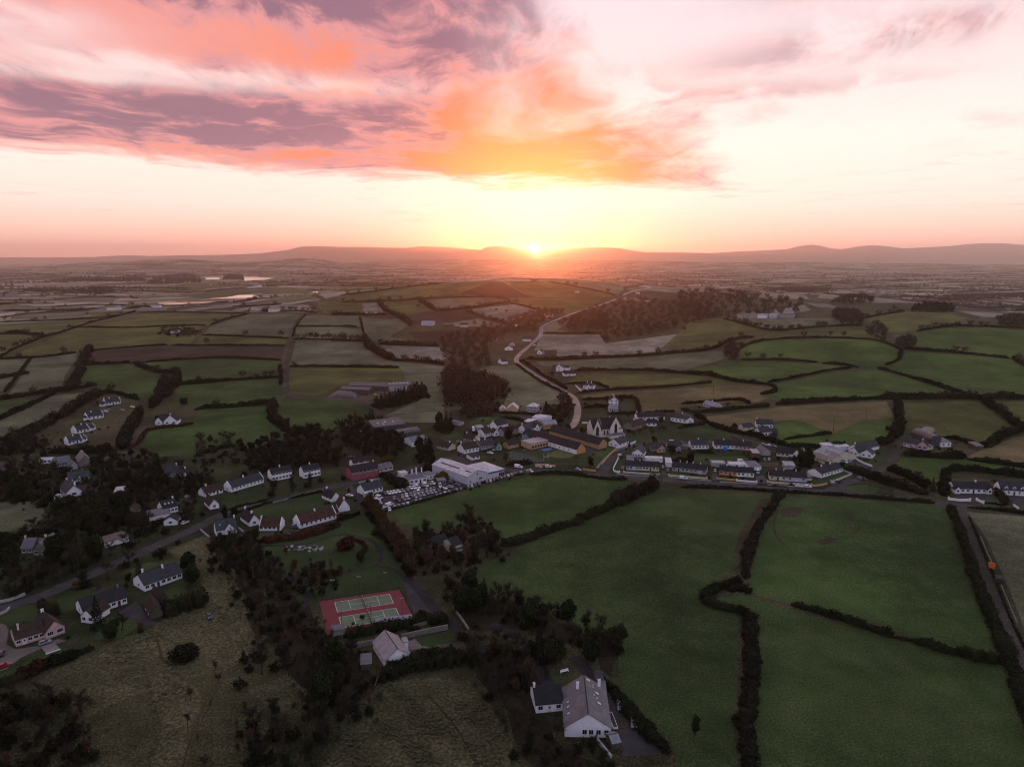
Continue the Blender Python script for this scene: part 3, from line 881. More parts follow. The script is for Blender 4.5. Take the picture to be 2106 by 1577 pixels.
def build_ground():
 verts, faces, owner = [], [], []
 index = {}

 def vid(x, y):
  k = (round(x, 2), round(y, 2))
  if k not in index:
   index[k] = len(verts)
   verts.append(Vector(k))
  return index[k]

 for i, (nm, mt, polys) in enumerate(PATCH):
  for p in polys:
   pts = []
   n = len(p)
   am = {'rough': 2.2, 'scrub': 2.2, 'wood': 2.2, 'soil': 1.0, 'bracken': 6.0}.get(mt, 0.0)
   for a in range(n):
    p0, p1 = p[a], p[(a + 1) % n]
    d = math.hypot(*(p1 - p0))
    k = 1 if n == 4 and len(polys) > 1 else max(1, int(d / max(4.0 if am else 12.0,0.03 * math.hypot(*p0))))
    for q in range(k):
     w_ = p0 + (p1 - p0) * q / k
     if am:
      w_ = w_ + np.array([2.0 * math.sin(w_[1] * .22 + i) + .4 * math.sin(w_[1] * .8),2.0 * math.sin(w_[0] * .2 + i * 2) + .4 * math.sin(w_[0] * .77)])
     pts.append(w_)
   ids = []
   for x_, y_ in pts:
    v_ = vid(x_, y_)
    if not ids or (ids[-1] != v_ and ids[0] != v_):
     ids.append(v_)
   if len(ids) < 3:
    continue
   ar = sum(verts[ids[a]].x * verts[ids[(a + 1) % len(ids)]].y - verts[ids[(a + 1) % len(ids)]].x * verts[ids[a]].y for a in range(len(ids)))
   if ar < 0:
    ids.reverse()
   faces.append(ids)
   owner.append(i)
 rad = np.concatenate([[0.01,40.0], np.geomspace(80.0,25500.0,150)])
 for k_, r_ in enumerate(rad):
  for a in list(np.arange(-48,48.1,1.6)) + list(np.arange(54,306,9.0)):
   aa = R(a + (0.8 if k_ % 2 else 0))
   vid(r_ * math.sin(aa), r_ * math.cos(aa))
 ov, oe, of, _a, _b, orig = delaunay_2d_cdt(verts, [], faces, 0,0.004)
 xy = np.array([(v.x, v.y) for v in ov])
 z = T(xy[:, 0], xy[:, 1])
 V3 = np.concatenate([xy, z[:, None]], 1)
 groups = {}
 for tri, src in zip(of, orig):
  best = max((owner[s] for s in src), default=-1)
  cxy = xy[list(tri)].mean(0)
  if best < 0:
   d = math.hypot(*cxy)
   best = -2 if d > 1500 else -1
  groups.setdefault(best, []).append(tri)
 merge = {}
 for k_, tris in groups.items():
  if k_ >= 0 and PATCH[k_][0] in ('court_line', 'tennis_court', 'wood_floor'):
   merge.setdefault((PATCH[k_][0], PATCH[k_][1]), []).extend(tris)
  else:
   merge[k_] = tris
 for k_, tris in merge.items():
  if k_ == -1:
   nm, mt = 'ground', 'scrub'
  elif k_ == -2:
   nm, mt = 'plain', 'far'
  elif isinstance(k_, tuple):
   nm, mt = k_
  else:
   nm, mt = PATCH[k_][0], PATCH[k_][1]
  t_ = np.array(tris)
  used, inv = np.unique(t_, return_inverse=True)
  me = mesh_np(nm, V3[used], inv.reshape(-1,3), MAT[mt], smooth=True)
  tag(obj(nm, me), kind='structure')


build_ground()

# ------------------------------------------------------------------ the mountains on the horizon
RIDGES = [
 (23500,3600, [(-400,529),(0,529),(133,529),(200,528),(233,525.8),(266,524.8),(316,526.4),(366,525),(465,523.8),(532,521),(592,514),(615,507.5),(631,506),(681,506.5),(700,507.5),(750,507.5),(833,510),(866,506.5),(916,507.5),(959,511.5),(990,514),(1060,521),(1140,528)]),
 (20500,2200, [(940,526),(976,516),(992,509),(1016,505.5),(1039,505.5),(1059,509),(1076,514.5),(1092,519),(1112,523),(1150,528)]),
 (21500,2600, [(1060,527),(1092,520.5),(1132,516),(1165,510.5),(1209,508),(1245,508.5),(1272,510),(1305,516),(1331,519),(1400,518.5),(1450,521),(1520,526)]),
 (19500,2600, [(1370,526),(1400,519),(1467,520),(1511,517),(1578,514.5),(1621,512),(1641,506),(1668,502.7),(1688,505),(1711,511.4),(1735,512),(1762,507),(1796,503.7),(1822,506),(1863,511),(1920,518),(1960,524)]),
 (21000,3000, [(1800,522),(1863,510.4),(1953,506),(1987,502),(2020,500),(2064,500),(2106,503.7),(2200,506),(2400,512),(2600,520)]),
]


def build_ridge(D, depth, prof):
 prof = np.array(prof, float)
 px = np.arange(prof[0,0], prof[-1,0] + 0.1,4.0)
 py = np.interp(px, prof[:, 0], prof[:, 1])
 py = np.convolve(np.pad(py, 2, mode='edge'), [.1,.2,.4,.2,.1], 'valid')
 d = rays(np.stack([px, py], 1))
 X = d[:, 0] / d[:, 1] * D
 H = CAM_H + d[:, 2] / d[:, 1] * D
 fade = np.clip(np.minimum(px - px[0], px[-1] - px) / 60.0,0,1)
 rows = np.linspace(-1,1,15)
 vs = []
 for s in rows:
  w = math.cos(s * PI / 2) ** 1.3
  nz = 0.10 * np.sin(X / 310 + s * 5) + 0.08 * np.sin(X / 130 - s * 9 + 2) + 0.05 * np.sin(X / 61 + s * 21)
  hh = H * w * (1 - np.abs(nz) * min(1.0, abs(s) * 2.0)) * (0.25 + 0.75 * fade)
  vs.append(np.stack([X * (D + s * depth) / D, np.full_like(X, D + s * depth), hh - 4.0], 1))
 n = len(X)
 V3 = np.concatenate(vs)
 q = []
 for r_ in range(len(rows) - 1):
  a = r_ * n + np.arange(n - 1)
  q.append(np.stack([a, a + 1, a + n + 1, a + n], 1))
 tag(obj('mountain', mesh_np('mountain', V3, np.concatenate(q), MAT['heath'], smooth=True)), kind='structure')


for D_, dep_, pr_ in RIDGES:
 build_ridge(D_, dep_, pr_)

# ------------------------------------------------------------------ dawn haze
HAZE_DENSITY = 5.4e-5


def build_haze():
 m = bpy.data.materials.new('haze')
 m.use_nodes = True
 m.node_tree.nodes.clear()
 N = NT(m.node_tree)
 v = N.new('ShaderNodeVolumePrincipled')
 v.inputs['Color'].default_value = (1.0,0.82,0.78,1)
 v.inputs['Density'].default_value = HAZE_DENSITY
 v.inputs['Anisotropy'].default_value = 0.88
 o = N.new('ShaderNodeOutputMaterial')
 N.l.new(v.outputs[0], o.inputs['Volume'])
 b = MB()
 b.box(-29000,29000,-27500,29000,-12.0,640.0, m)
 o = b.build('haze')
 tag(o, kind='stuff')


build_haze()
# ------------------------------------------------------------------ plants
def leafy(name, col, col2, var=0.5, rough=0.9):
 m, N, b = material(name)
 P = N.new('ShaderNodeNewGeometry').outputs['Position']
 rnd = N.new('ShaderNodeObjectInfo').outputs['Random']
 n = N.add(N.mul(N.noise(P, 0.5,3.0),0.7), N.mul(rnd, 0.3))
 c = N.mix(N.mr(n, 0.3,0.7), col, col2)
 k = N.add(1.0 - var / 2, N.mul(N.noise(P, 3.1,2.0), var))
 N.put(b.inputs['Base Color'], N.mix(1.0, c, N.xyz(k, k, k), 'MULTIPLY'))
 b.inputs['Roughness'].default_value = rough
 b.inputs['Specular IOR Level'].default_value = 0.12
 return m


LEAF = {
 'bark': leafy('bark', (0.030,0.024,0.019),(0.046,0.038,0.030)),
 'pale_bark': leafy('pale_bark', (0.10,0.085,0.070),(0.16,0.14,0.12)),
 'twig': leafy('winter_twigs', (0.025,0.021,0.014),(0.044,0.035,0.022)),
 'red_twig': leafy('reddish_twigs', (0.056,0.035,0.018),(0.086,0.054,0.027)),
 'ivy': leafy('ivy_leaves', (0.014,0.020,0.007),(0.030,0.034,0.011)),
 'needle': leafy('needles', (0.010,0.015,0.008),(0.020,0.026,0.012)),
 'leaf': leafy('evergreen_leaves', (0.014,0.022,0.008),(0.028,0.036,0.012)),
 'hedge': leafy('hedge_leaves', (0.010,0.013,0.006),(0.020,0.023,0.009)),  # darkened base colour also carries the hedge's self-shadow
 'hedge_brown': leafy('thorn_hedge', (0.012,0.012,0.006),(0.025,0.022,0.011)),  # self-shadow between winter twigs is put into this dark tone
 'hedge_red': leafy('beech_hedge', (0.036,0.014,0.009),(0.050,0.022,0.012)),
 'yellow': leafy('golden_leaves', (0.075,0.060,0.010),(0.105,0.080,0.014)),
}


def slivers(c, d, length, width, rng):
 """Thin triangles from points c along directions d."""
 n = len(c)
 side = np.cross(d, rng.normal(size=(n, 3)))
 side /= np.linalg.norm(side, axis=1)[:, None] + 1e-9
 w = (np.broadcast_to(width, n))[:, None]
 L = (np.broadcast_to(length, n))[:, None]
 a, b_, e = c - side * w / 2, c + side * w / 2, c + d * L
 return np.stack([a, b_, e], 1).reshape(-1,3)


def leaves(c, size, rng, up=0.3):
 """Small leaf-clump triangles at points c, loosely facing outward and up."""
 n = len(c)
 a = rng.normal(size=(n, 3))
 a /= np.linalg.norm(a, axis=1)[:, None]
 b_ = np.cross(a, rng.normal(size=(n, 3)))
 b_ /= np.linalg.norm(b_, axis=1)[:, None] + 1e-9
 s = (np.broadcast_to(size, n) * rng.uniform(0.6,1.4, n))[:, None]
 return np.stack([c + a * s * .6, c - a * s * .4 + b_ * s * .5, c - a * s * .4 - b_ * s * .5], 1).reshape(-1,3)


def tri_mesh(name, parts):
 """parts: list of (points (3n,3), material)."""
 vs, ts, mi, mats = [], [], [], []
 o = 0
 for P_, m_ in parts:
  n = len(P_) // 3
  vs.append(P_)
  ts.append(np.arange(n * 3).reshape(-1,3) + o)
  if m_ not in mats:
   mats.append(m_)
  mi.append(np.full(n, mats.index(m_)))
  o += n * 3
 return mesh_np(name, np.concatenate(vs), np.concatenate(ts), mats, np.concatenate(mi))


def limb_tubes(mb, segs, m):
 for p, q, r0, r1 in segs:
  mb.tube(p, q, r0, r1, m, 5, False)


def branching(rng, H, spread, trunk_h, n1=6, upright=0.5):
 """A trunk with two orders of limbs; returns tube segments and the tips of the outer limbs."""
 segs, tips = [], []
 lean = rng.normal(size=2) * 0.03 * H
 top = np.array([lean[0], lean[1], trunk_h])
 r = 0.026 * H
 segs.append((np.zeros(3), top, r, r * .7))
 lead = np.array([lean[0] * 1.5, lean[1] * 1.5, H * 0.72])
 segs.append((top, lead, r * .7, r * .25))
 tips.append((lead, np.array([0,0,1.0])))
 for i in range(n1):
  a = 2 * PI * (i / n1) + rng.normal() * .35
  f = rng.uniform(0.0,0.75)
  s = top * (1 - f) + lead * f
  L = spread * rng.uniform(0.55,0.8) * (1 - 0.35 * f)
  d = np.array([math.cos(a), math.sin(a), upright + rng.uniform(0.1,0.6)])
  d /= np.linalg.norm(d)
  e = s + d * L
  segs.append((s, e, r * .42, r * .16))
  tips.append((e, d))
  for k in range(3):
   d2 = d + rng.normal(size=3) * .55 + np.array([0,0,.25])
   d2 /= np.linalg.norm(d2)
   s2 = s + d * L * rng.uniform(.4,1.0)
   e2 = s2 + d2 * L * rng.uniform(.35,.6)
   segs.append((s2, e2, r * .2, r * .07))
   tips.append((e2, d2))
 return segs, tips


def make_bare(seed, H=12.0, spread=5.0, trunk_h=3.0, n1=7, upright=0.5, twigs=30, twig=None, bark=None, ivy=0, tl=1.5, tw=0.11, core=0):
 rng = np.random.default_rng(seed)
 segs, tips = branching(rng, H, spread, trunk_h, n1, upright)
 mb = MB()
 limb_tubes(mb, segs, bark or LEAF['bark'])
 tm = mb.mesh('trunk')
 pts, dirs = [], []
 for p, d in tips:
  for _ in range(twigs):
   dd = d + rng.normal(size=3) * .75 + np.array([0,0,.3])
   dd /= np.linalg.norm(dd)
   pts.append(p - d * rng.uniform(0,1.9) + rng.normal(size=3) * .35)
   dirs.append(dd)
 pts, dirs = np.array(pts), np.array(dirs)
 pts[:, 2] = np.maximum(pts[:, 2], .8)
 parts = [(slivers(pts, dirs, rng.uniform(.5,1.2, len(pts)) * tl, tw, rng), twig or LEAF['twig'])]
 if core:
  i = rng.integers(0, len(pts), core)
  parts.append((leaves(pts[i] + dirs[i] * .5,1.15, rng), twig or LEAF['twig']))
 if ivy:
  c = []
  for p, q, r0, r1 in segs[:2 + n1 // 2]:
   k = int(ivy * np.linalg.norm(q - p))
   f = rng.uniform(0,1,(k, 1))
   c.append(p + (q - p) * f + rng.normal(size=(k, 3)) * (.55 + .02 * H))
  c = np.concatenate(c)
  parts.append((leaves(c, 0.42, rng), LEAF['ivy']))
 cm = tri_mesh('crown', parts)
 return tm, cm


def lump_points(rng, lumps, n, shell=0.75):
 """Points spread through a union of ellipsoid lumps, denser near their skins."""
 out = []
 for c, r in lumps:
  k = int(n * (r[0] * r[1] * r[2]) ** .55)
  d = rng.normal(size=(k, 3))
  d /= np.linalg.norm(d, axis=1)[:, None]
  rad = shell + (1 - shell) * rng.uniform(-1,1,(k, 1)) * 1.3
  out.append(np.array(c) + d * np.array(r) * rad)
 return np.concatenate(out)


def make_round(seed, H=9.0, W_=3.6, leaf='leaf', size=0.55, n=190, trunk=1.6):
 rng = np.random.default_rng(seed)
 lumps = [((0,0, H * .55),(W_ * .75, W_ * .75, H * .40))]
 for i in range(9):
  a = rng.uniform(0,2 * PI)
  rr = W_ * rng.uniform(.35,.7)
  s = rng.uniform(.28,.45) * W_
  lumps.append(((math.cos(a) * rr, math.sin(a) * rr, H * rng.uniform(.28,.85)),(s, s, s * 1.1)))
 c = lump_points(rng, lumps, n)
 c = c[c[:, 2] > .4]
 mb = MB()
 mb.tube((0,0,0),(0,0, H * .5),.22,.12, LEAF['bark'], 6)
 for i in range(4):
  a = rng.uniform(0,2 * PI)
  mb.tube((0,0, H * .3),(math.cos(a) * W_ * .5, math.sin(a) * W_ * .5, H * .62),.1,.04, LEAF['bark'], 4)
 return mb.mesh('trunk'), tri_mesh('crown', [(leaves(c, size, rng), LEAF[leaf])])


def make_conifer(seed, H=14.0, W_=3.0, size=.6, tiers=13, per=70):
 rng = np.random.default_rng(seed)
 c = []
 for t in range(tiers):
  f = t / (tiers - 1)
  z = H * (.08 + .9 * f)
  r = W_ * (1 - f) ** .8 * rng.uniform(.85,1.12) + .15
  k = int(per * (.25 + (1 - f)))
  a = rng.uniform(0,2 * PI, k)
  q = r * np.sqrt(rng.uniform(.15,1, k)) * (1 + .16 * np.sin(a * 5 + t))
  c.append(np.stack([np.cos(a) * q, np.sin(a) * q, z - q * .32 + rng.normal(size=k) * .25], 1))
 c = np.concatenate(c)
 c[:, 2] = np.maximum(c[:, 2], .2)
 mb = MB()
 mb.tube((0,0,0),(0,0, H * .92),.24,.04, LEAF['bark'], 6)
 return mb.mesh('trunk'), tri_mesh('crown', [(leaves(c, size, rng), LEAF['needle'])])


def make_bush(seed, H=2.6, W_=1.9, leaf='hedge', size=.42, n=240):
 rng = np.random.default_rng(seed)
 lumps = [((0,0, H * .42),(W_, W_, H * .5))]
 for i in range(6):
  a = rng.uniform(0,2 * PI)
  s = rng.uniform(.35,.55) * W_
  lumps.append(((math.cos(a) * W_ * .6, math.sin(a) * W_ * .6, H * rng.uniform(.3,.7)),(s, s, s)))
 c = lump_points(rng, lumps, n)
 c = c[c[:, 2] > .05]
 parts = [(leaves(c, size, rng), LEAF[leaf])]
 return None, tri_mesh('bush', parts)


TREES = {
 'bare': [make_bare(s, 12,5.2,2.8,7,.5) for s in (1,2,3)] + [make_bare(4,12,4.2,3.4,6,.9), make_bare(5,12,6.0,2.2,8,.35)],
 'ivy': [make_bare(s, 12,4.4,3.0,6,.7, ivy=55) for s in (11,12,13)],
 'red': [make_bare(s, 9,2.4,1.5,7,1.3, twigs=26, twig=LEAF['red_twig'], tl=1.6, tw=.14) for s in (21,22,23)],
 'birch': [make_bare(s, 11,2.2,2.6,7,1.1, twigs=24, twig=LEAF['red_twig'], bark=LEAF['pale_bark'], tl=1.2, tw=.08) for s in (26,27)],
 'poplar': [make_bare(s, 16,2.6,2.0,10,1.6, twigs=16, ivy=42) for s in (31,32)],
 'round': [make_round(s) for s in (41,42,43)],
 'cypress': [make_round(51,7.5,1.5, 'needle', .45,260), make_round(52,9.5,1.9, 'needle', .5,240)],
 'conifer': [make_conifer(s) for s in (61,62,63)],
 'bush': [make_bush(s) for s in (71,72)],
 'brown_bush': [make_bush(s, 2.8,1.9, 'hedge_brown') for s in (75,76)],
 'red_bush': [make_bush(78,2.4,1.8, 'hedge_red')],
 'gold_bush': [make_bush(79,2.8,2.2, 'yellow', .4,260)],
}
FAR = {
 'bare': [make_bare(s, 12,5.2,2.8,7,.5, twigs=14, tl=2.0, tw=.36, core=170) for s in (101,102,103)] + [make_bare(104,12,4.4,3.2,7,.8, twigs=14, tl=2.0, tw=.36, core=170)],
 'ivy': [make_bare(s, 12,4.4,3.0,6,.7, ivy=55, twigs=14, tl=2.0, tw=.36, core=170) for s in (111,112)],
 'red': [make_bare(s, 9,2.4,1.5,7,1.3, twigs=12, twig=LEAF['red_twig'], tl=1.8, tw=.30, core=90) for s in (121,122)],
}
TREE_H = {'bare': 12, 'ivy': 12, 'red': 9, 'birch': 11, 'poplar': 16, 'round': 9, 'cypress': 8.5, 'conifer': 14, 'bush': 2.6, 'brown_bush': 2.8, 'red_bush': 2.4, 'gold_bush': 2.8}
TREE_NAME = {'bare': 'bare_tree', 'ivy': 'ivy_clad_tree', 'red': 'bare_sapling', 'birch': 'birch_tree', 'poplar': 'tall_ivy_tree', 'round': 'evergreen_tree', 'cypress': 'cypress_tree',
             'conifer': 'conifer_tree', 'bush': 'bush', 'brown_bush': 'bush', 'red_bush': 'bush', 'gold_bush': 'bush'}
TREE_CAT = {'bush': 'bush', 'brown_bush': 'bush', 'red_bush': 'bush', 'gold_bush': 'bush'}
N_IND = {}
STUFF_TREES = []     # (kind, x, y, height) past the limit


def plant(kind, x, y, h, label, group=None, wide=1.0):
 lst = FAR[kind] if kind in FAR and y > 430 else TREES[kind]
 tm, cm = lst[random.randrange(len(lst))]
 nm = TREE_NAME[kind]
 s = h / TREE_H[kind]
 z = T1(x, y) - 0.05
 rz = random.uniform(0,2 * PI)
 if tm is None:
  o = obj(nm, cm)
  o.location, o.rotation_euler, o.scale = (x, y, z),(0,0, rz),(s * wide, s * wide, s)
 else:
  o = empty(nm, (x, y, z), rz)
  o.scale = (s * wide, s * wide, s)
  obj('trunk', tm, o)
  obj('crown', cm, o)
 tag(o, label, TREE_CAT.get(kind, 'tree'), group)
 return o


# ---- hedges
def hedge_mesh(c, nn, h, w, mat, rng, leaf):
 """A hedge along world points: a lumpy body of narrow rings clothed in leaf-clump triangles."""
 n = len(c)
 prof = np.array([(-.5,-.15),(-.52,.35),(-.36,.80),(0,.92),(.36,.80),(.52,.35),(.5,-.15)])

 def wob(k, amp):
  q = np.convolve(rng.normal(size=n + k - 1), np.ones(k) / k ** .5, 'valid')
  return 1 + amp * q
 hh = np.clip(h * wob(5,.17) * wob(15,.16) * wob(1,.06), h * .35, h * 1.7)
 ww = w * .64 * np.clip(wob(5,.16) * wob(15,.18),.45,1.6)
 taper = np.clip(np.minimum(np.arange(n), np.arange(n)[::-1]) / 2.0,.12,1)
 hh, ww = hh * (.3 + .7 * taper), ww * taper
 z = T(c[:, 0], c[:, 1])
 vs = np.zeros((n, 7,3))
 for k, (a, b_) in enumerate(prof):
  off = a * ww + rng.normal(size=n) * w * .09
  vs[:, k, :2] = c + nn * off[:, None] + rng.normal(size=(n, 2)) * .15
  vs[:, k, 2] = z + np.where(b_ < 0,-.3, b_ * hh * (1 + rng.normal(size=n) * .08))
 V3 = vs.reshape(-1,3)
 q = []
 for i in range(n - 1):
  for k in range(6):
   q.append((i * 7 + k, i * 7 + k + 1,(i + 1) * 7 + k + 1,(i + 1) * 7 + k))
 q = np.array(q)
 tris = np.concatenate([q[:, [0,1,2]], q[:, [0,2,3]]])
 V3 = [V3]
 nl = leaf['n']
 if nl:
  i = rng.integers(0, n - 1, nl)
  f = rng.uniform(0,1, nl)[:, None]
  base = c[i] * (1 - f) + c[i + 1] * f
  a = rng.uniform(0, PI, nl)
  off = np.cos(a) * ww[i] * .66
  zz = np.sin(a) ** .6 * hh[i] * rng.uniform(.85,1.18, nl)
  p3 = np.concatenate([base + nn[i] * off[:, None], (T(base[:, 0], base[:, 1]) + zz)[:, None]], 1)
  L = leaves(p3, leaf['s'], rng)
  V3.append(L)
  tris = np.concatenate([tris, np.arange(len(L)).reshape(-1,3) + n * 7])
 nt = leaf['t']
 if nt:
  i = rng.integers(0, n - 1, nt)
  f = rng.uniform(0,1, nt)[:, None]
  base = c[i] * (1 - f) + c[i + 1] * f + nn[i] * (rng.uniform(-.4,.4, nt) * ww[i])[:, None]
  d = rng.normal(size=(nt, 3)) * .35 + np.array([0,0,1.0])
  d /= np.linalg.norm(d, axis=1)[:, None]
  p3 = np.concatenate([base, (T(base[:, 0], base[:, 1]) + hh[i] * rng.uniform(.5,.95, nt))[:, None]], 1)
  S = slivers(p3, d, rng.uniform(.5,1.3, nt) * min(1.3, h * .5), leaf['w'], rng)
  o_ = n * 7 + (len(V3[1]) if nl else 0)
  V3.append(S)
  tris = np.concatenate([tris, np.arange(len(S)).reshape(-1,3) + o_])
 return mesh_np('hedge', np.concatenate(V3), tris, mat)


HEDGE_N = [0]


def hedge(view, pts, h, w, label, kind='hedge', trees=0.0, tk=('bare',), th=(7,11), tlabel=None, group=None, bushes=0.0, name='hedge', lk=None):
 g = ground(V(view, *pts))
 c, nn = ribbon_xy(g, w)
 L = float(np.hypot(*(c[1:] - c[:-1]).T).sum())
 D = float(np.hypot(*c.mean(0)))
 step = np.clip(.0032 * D, .7,5.0)
 m = max(3, int(L / step))
 t = np.linspace(0,1, len(c))
 u = np.linspace(0,1, m)
 c2 = np.stack([np.interp(u, t, c[:, 0]), np.interp(u, t, c[:, 1])], 1)
 d = np.gradient(c2, axis=0)
 d /= np.hypot(d[:, 0], d[:, 1])[:, None] + 1e-9
 n2 = np.stack([-d[:, 1], d[:, 0]], 1)
 HEDGE_N[0] += 1
 rng = np.random.default_rng(900 + HEDGE_N[0])
 n2 = n2.copy()
 c2 = c2 + n2 * (rng.normal(size=m) * w * .10)[:, None]
 nl = int(min(14000, L * (h + w * .5) * max(.8,11.0 * (260 / max(D, 160)) ** 1.2)))
 leaf = {'n': nl, 's': float(np.clip(.0014 * D, .40,1.8)), 't': int(min(5000, L * max(.5,9 * (260 / max(D, 160)) ** 1.2))) if h > 1.5 else 0, 'w': float(np.clip(.0004 * D, .10,.5))}
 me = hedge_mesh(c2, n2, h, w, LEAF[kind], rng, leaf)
 o = obj(name, me)
 tag(o, label, 'hedge', group)
 if D > 430 and trees:
  trees, th = trees * 1.7,(th[0] * 1.1, th[1] * 1.2)
 if trees:
  k = max(1, int(round(L * trees / 100)))
  for i in range(k):
   f = (i + rng.uniform(.15,.85)) / k
   x_, y_ = np.interp(f, u, c2[:, 0]), np.interp(f, u, c2[:, 1])
   SITES.append((tk[rng.integers(len(tk))], x_, y_, rng.uniform(*th), tlabel or ('in the hedge' + label.split('hedge', 1)[1]),1.0))
 if bushes:
  k = max(1, int(round(L * bushes / 100)))
  for i in range(k):
   f = (i + rng.uniform(.1,.9)) / k
   x_, y_ = np.interp(f, u, c2[:, 0]) + rng.normal() * w * .2, np.interp(f, u, c2[:, 1]) + rng.normal() * w * .2
   STUFF_TREES.append(('brown_bush' if kind != 'hedge' else 'bush', x_, y_, min(h * rng.uniform(.9,1.7),6.0)))
 return o


KIND_WORDS = {'bare': 'bare brown tree', 'ivy': 'dark ivy-clad tree', 'red': 'slim reddish bare tree', 'birch': 'pale-stemmed bare birch', 'poplar': 'tall ivy-covered tree', 'round': 'round dark evergreen',
              'cypress': 'narrow dark cypress', 'conifer': 'dark conifer', 'bush': 'dark green bush', 'brown_bush': 'brown leafless bush', 'red_bush': 'rust red bush', 'gold_bush': 'golden yellow bush'}
SITES = []   # (kind, x, y, height, phrase, wide)


def wood(view, poly, spacing, kinds, hr, phrase, seed, cap=400, wide=1.0):
 """Scatter trees through a wood's outline on the ground."""
 rng = np.random.default_rng(seed)
 g = ground(V(view, *poly))[:, :2]
 lo, hi = g.min(0), g.max(0)
 pts = []
 for _ in range(6000):
  p = lo + (hi - lo) * rng.uniform(size=2)
  inside = False
  j = len(g) - 1
  for i in range(len(g)):
   if (g[i, 1] > p[1]) != (g[j, 1] > p[1]) and p[0] < (g[j, 0] - g[i, 0]) * (p[1] - g[i, 1]) / (g[j, 1] - g[i, 1]) + g[i, 0]:
    inside = not inside
   j = i
  if not inside:
   continue
  if pts and np.min(np.hypot(*(np.array(pts) - p).T)) < spacing:
   continue
  pts.append(p)
  if len(pts) >= cap:
   break
 if math.hypot(*g.mean(0)) < 900 and seed not in (43,44,48):
  for p in pts:
   for _ in range(3):
    q = p + rng.normal(size=2) * spacing * .6
    STUFF_TREES.append((('sapling', 'sapling', 'brown_bush', 'bush')[rng.integers(4)], q[0], q[1], rng.uniform(1.5,4.0)))
 for p in pts:
  k = kinds[rng.integers(len(kinds))]
  SITES.append((k, p[0], p[1], rng.uniform(*hr) * (.45 if k.endswith('bush') else 1.0), phrase, wide))


def spot(view, kind, h, phrase, *pts, wide=1.0):
 for i, p in enumerate(ground(V(view, *pts))):
  SITES.append((kind, p[0], p[1], h * random.uniform(.9,1.1), phrase, wide))
# ------------------------------------------------------------------ hedges (read off the photograph, stood on the terrain)
H = hedge
# far left
H('A', [(-120,905),(190,893),(330,880),(470,860)], 2.6,2.6, 'shaggy hedge at the far left, left of the brown ploughed field', 'hedge_brown', trees=1.2, bushes=3)
H('A', [(560,845),(800,825),(1000,813),(1035,812)], 1.8,1.8, 'low hedge along the left half of the far edge of the brown ploughed field')
H('A', [(1060,814),(1250,815),(1770,816)], 1.8,1.8, 'low hedge along the right half of the far edge of the brown ploughed field')
H('A', [(800,928),(900,918),(1150,900),(1340,888),(1480,895),(1740,905)], 2.2,2.2, 'clipped hedge along the near edge of the brown ploughed field')
H('A', [(30,1105),(90,1030),(190,892)], 2.4,2.4, 'straight hedge running away between two frosted fields at the far left', 'hedge_brown')
H('A', [(0,890),(60,850),(250,770),(370,735),(480,700),(700,640),(840,605)], 2.4,2.4, 'long diagonal hedge climbing from the left edge towards the lake', 'hedge', trees=.35, th=(7,10), bushes=1)
H('A', [(440,700),(800,705),(1000,695),(1270,690)], 2.0,2.0, 'thin hedge crossing above the small wooded ring in the left fields')
H('A', [(1300,690),(1400,650),(1540,618)], 2.0,2.0, 'short slanting hedge right of the gateway in the left fields', trees=.6)
H('A', [(1250,750),(1500,760),(1785,772)], 2.0,2.0, 'thin hedge ending at the earth track, above the ploughed field', trees=.5)
H('A', [(500,935),(640,930),(800,922)], 3.2,3.0, 'bushy hedge below the left end of the brown ploughed field', bushes=5, trees=1)
H('A', [(560,835),(530,880),(500,960),(460,1050),(420,1100)], 5.0,9.0, 'wide scrubby hedge running down left of the brown ploughed field', 'hedge_brown', bushes=8, trees=2)
H('A', [(830,935),(960,975),(1060,995),(1100,975)], 4.0,5.0, 'dark scrubby hedge curving below the ploughed field', 'hedge', bushes=6, trees=1)
H('A', [(1100,985),(1090,1050),(1050,1110),(1010,1140)], 5.5,8.0, 'tall brown hedge running down between the two dark green left fields', 'hedge_brown', bushes=6, trees=2)
H('A', [(1100,1050),(1380,1035),(1480,1028),(1730,1012)], 2.6,2.6, 'bushy hedge reaching the earth track between two dark green fields', bushes=4, trees=1.4, th=(6,9))
H('A', [(1890,625),(1830,690),(1810,760)], 1.8,2.0, 'hedge along the right side of the earth track, farthest stretch', 'hedge_brown')
H('A', [(1730,940),(1740,1010),(1735,1060)], 3.4,3.0, 'short dark hedge along the left side of the earth track', 'hedge_brown', bushes=5)
H('A', [(1830,695),(2106,697),(2210,700)], 1.8,1.8, 'thin hedge right of the earth track, between frosted fields')
H('A', [(1790,945),(2106,945),(2470,950)], 1.9,1.9, 'straight low hedge right of the earth track, beyond the farm sheds')
H('A', [(1820,775),(2106,778),(2240,788)], 2.0,2.2, 'hedge with a line of trees right of the earth track', 'hedge_brown', trees=7, tk=('bare', 'ivy'), th=(8,12), tlabel='in the row standing right of the earth track')
H('A', [(0,672),(300,662),(560,650),(720,632)], 2.2,2.2, 'thin hedge at the far left below the flat wet fields', trees=.4)
H('A', [(0,745),(120,740),(270,755)], 4.5,5.0, 'dark bushy hedge at the left edge below the olive field', 'hedge', bushes=7, trees=1.5)
H('A', [(860,612),(1200,610),(1520,616)], 1.8,1.8, 'thin hedge just this side of the long lake')
H('A', [(320,575),(600,560),(900,572),(960,578)], 2.2,2.6, 'dark hedge left of the long lake', trees=.5)
H('A', [(0,640),(240,612),(500,600),(560,598)], 1.8,1.8, 'thin hedge on the flat fields far left of the lake', trees=.5)
H('A', [(1440,572),(1520,575),(1740,560)], 2.0,2.6, 'dark hedge just right of the long lake', trees=.8)
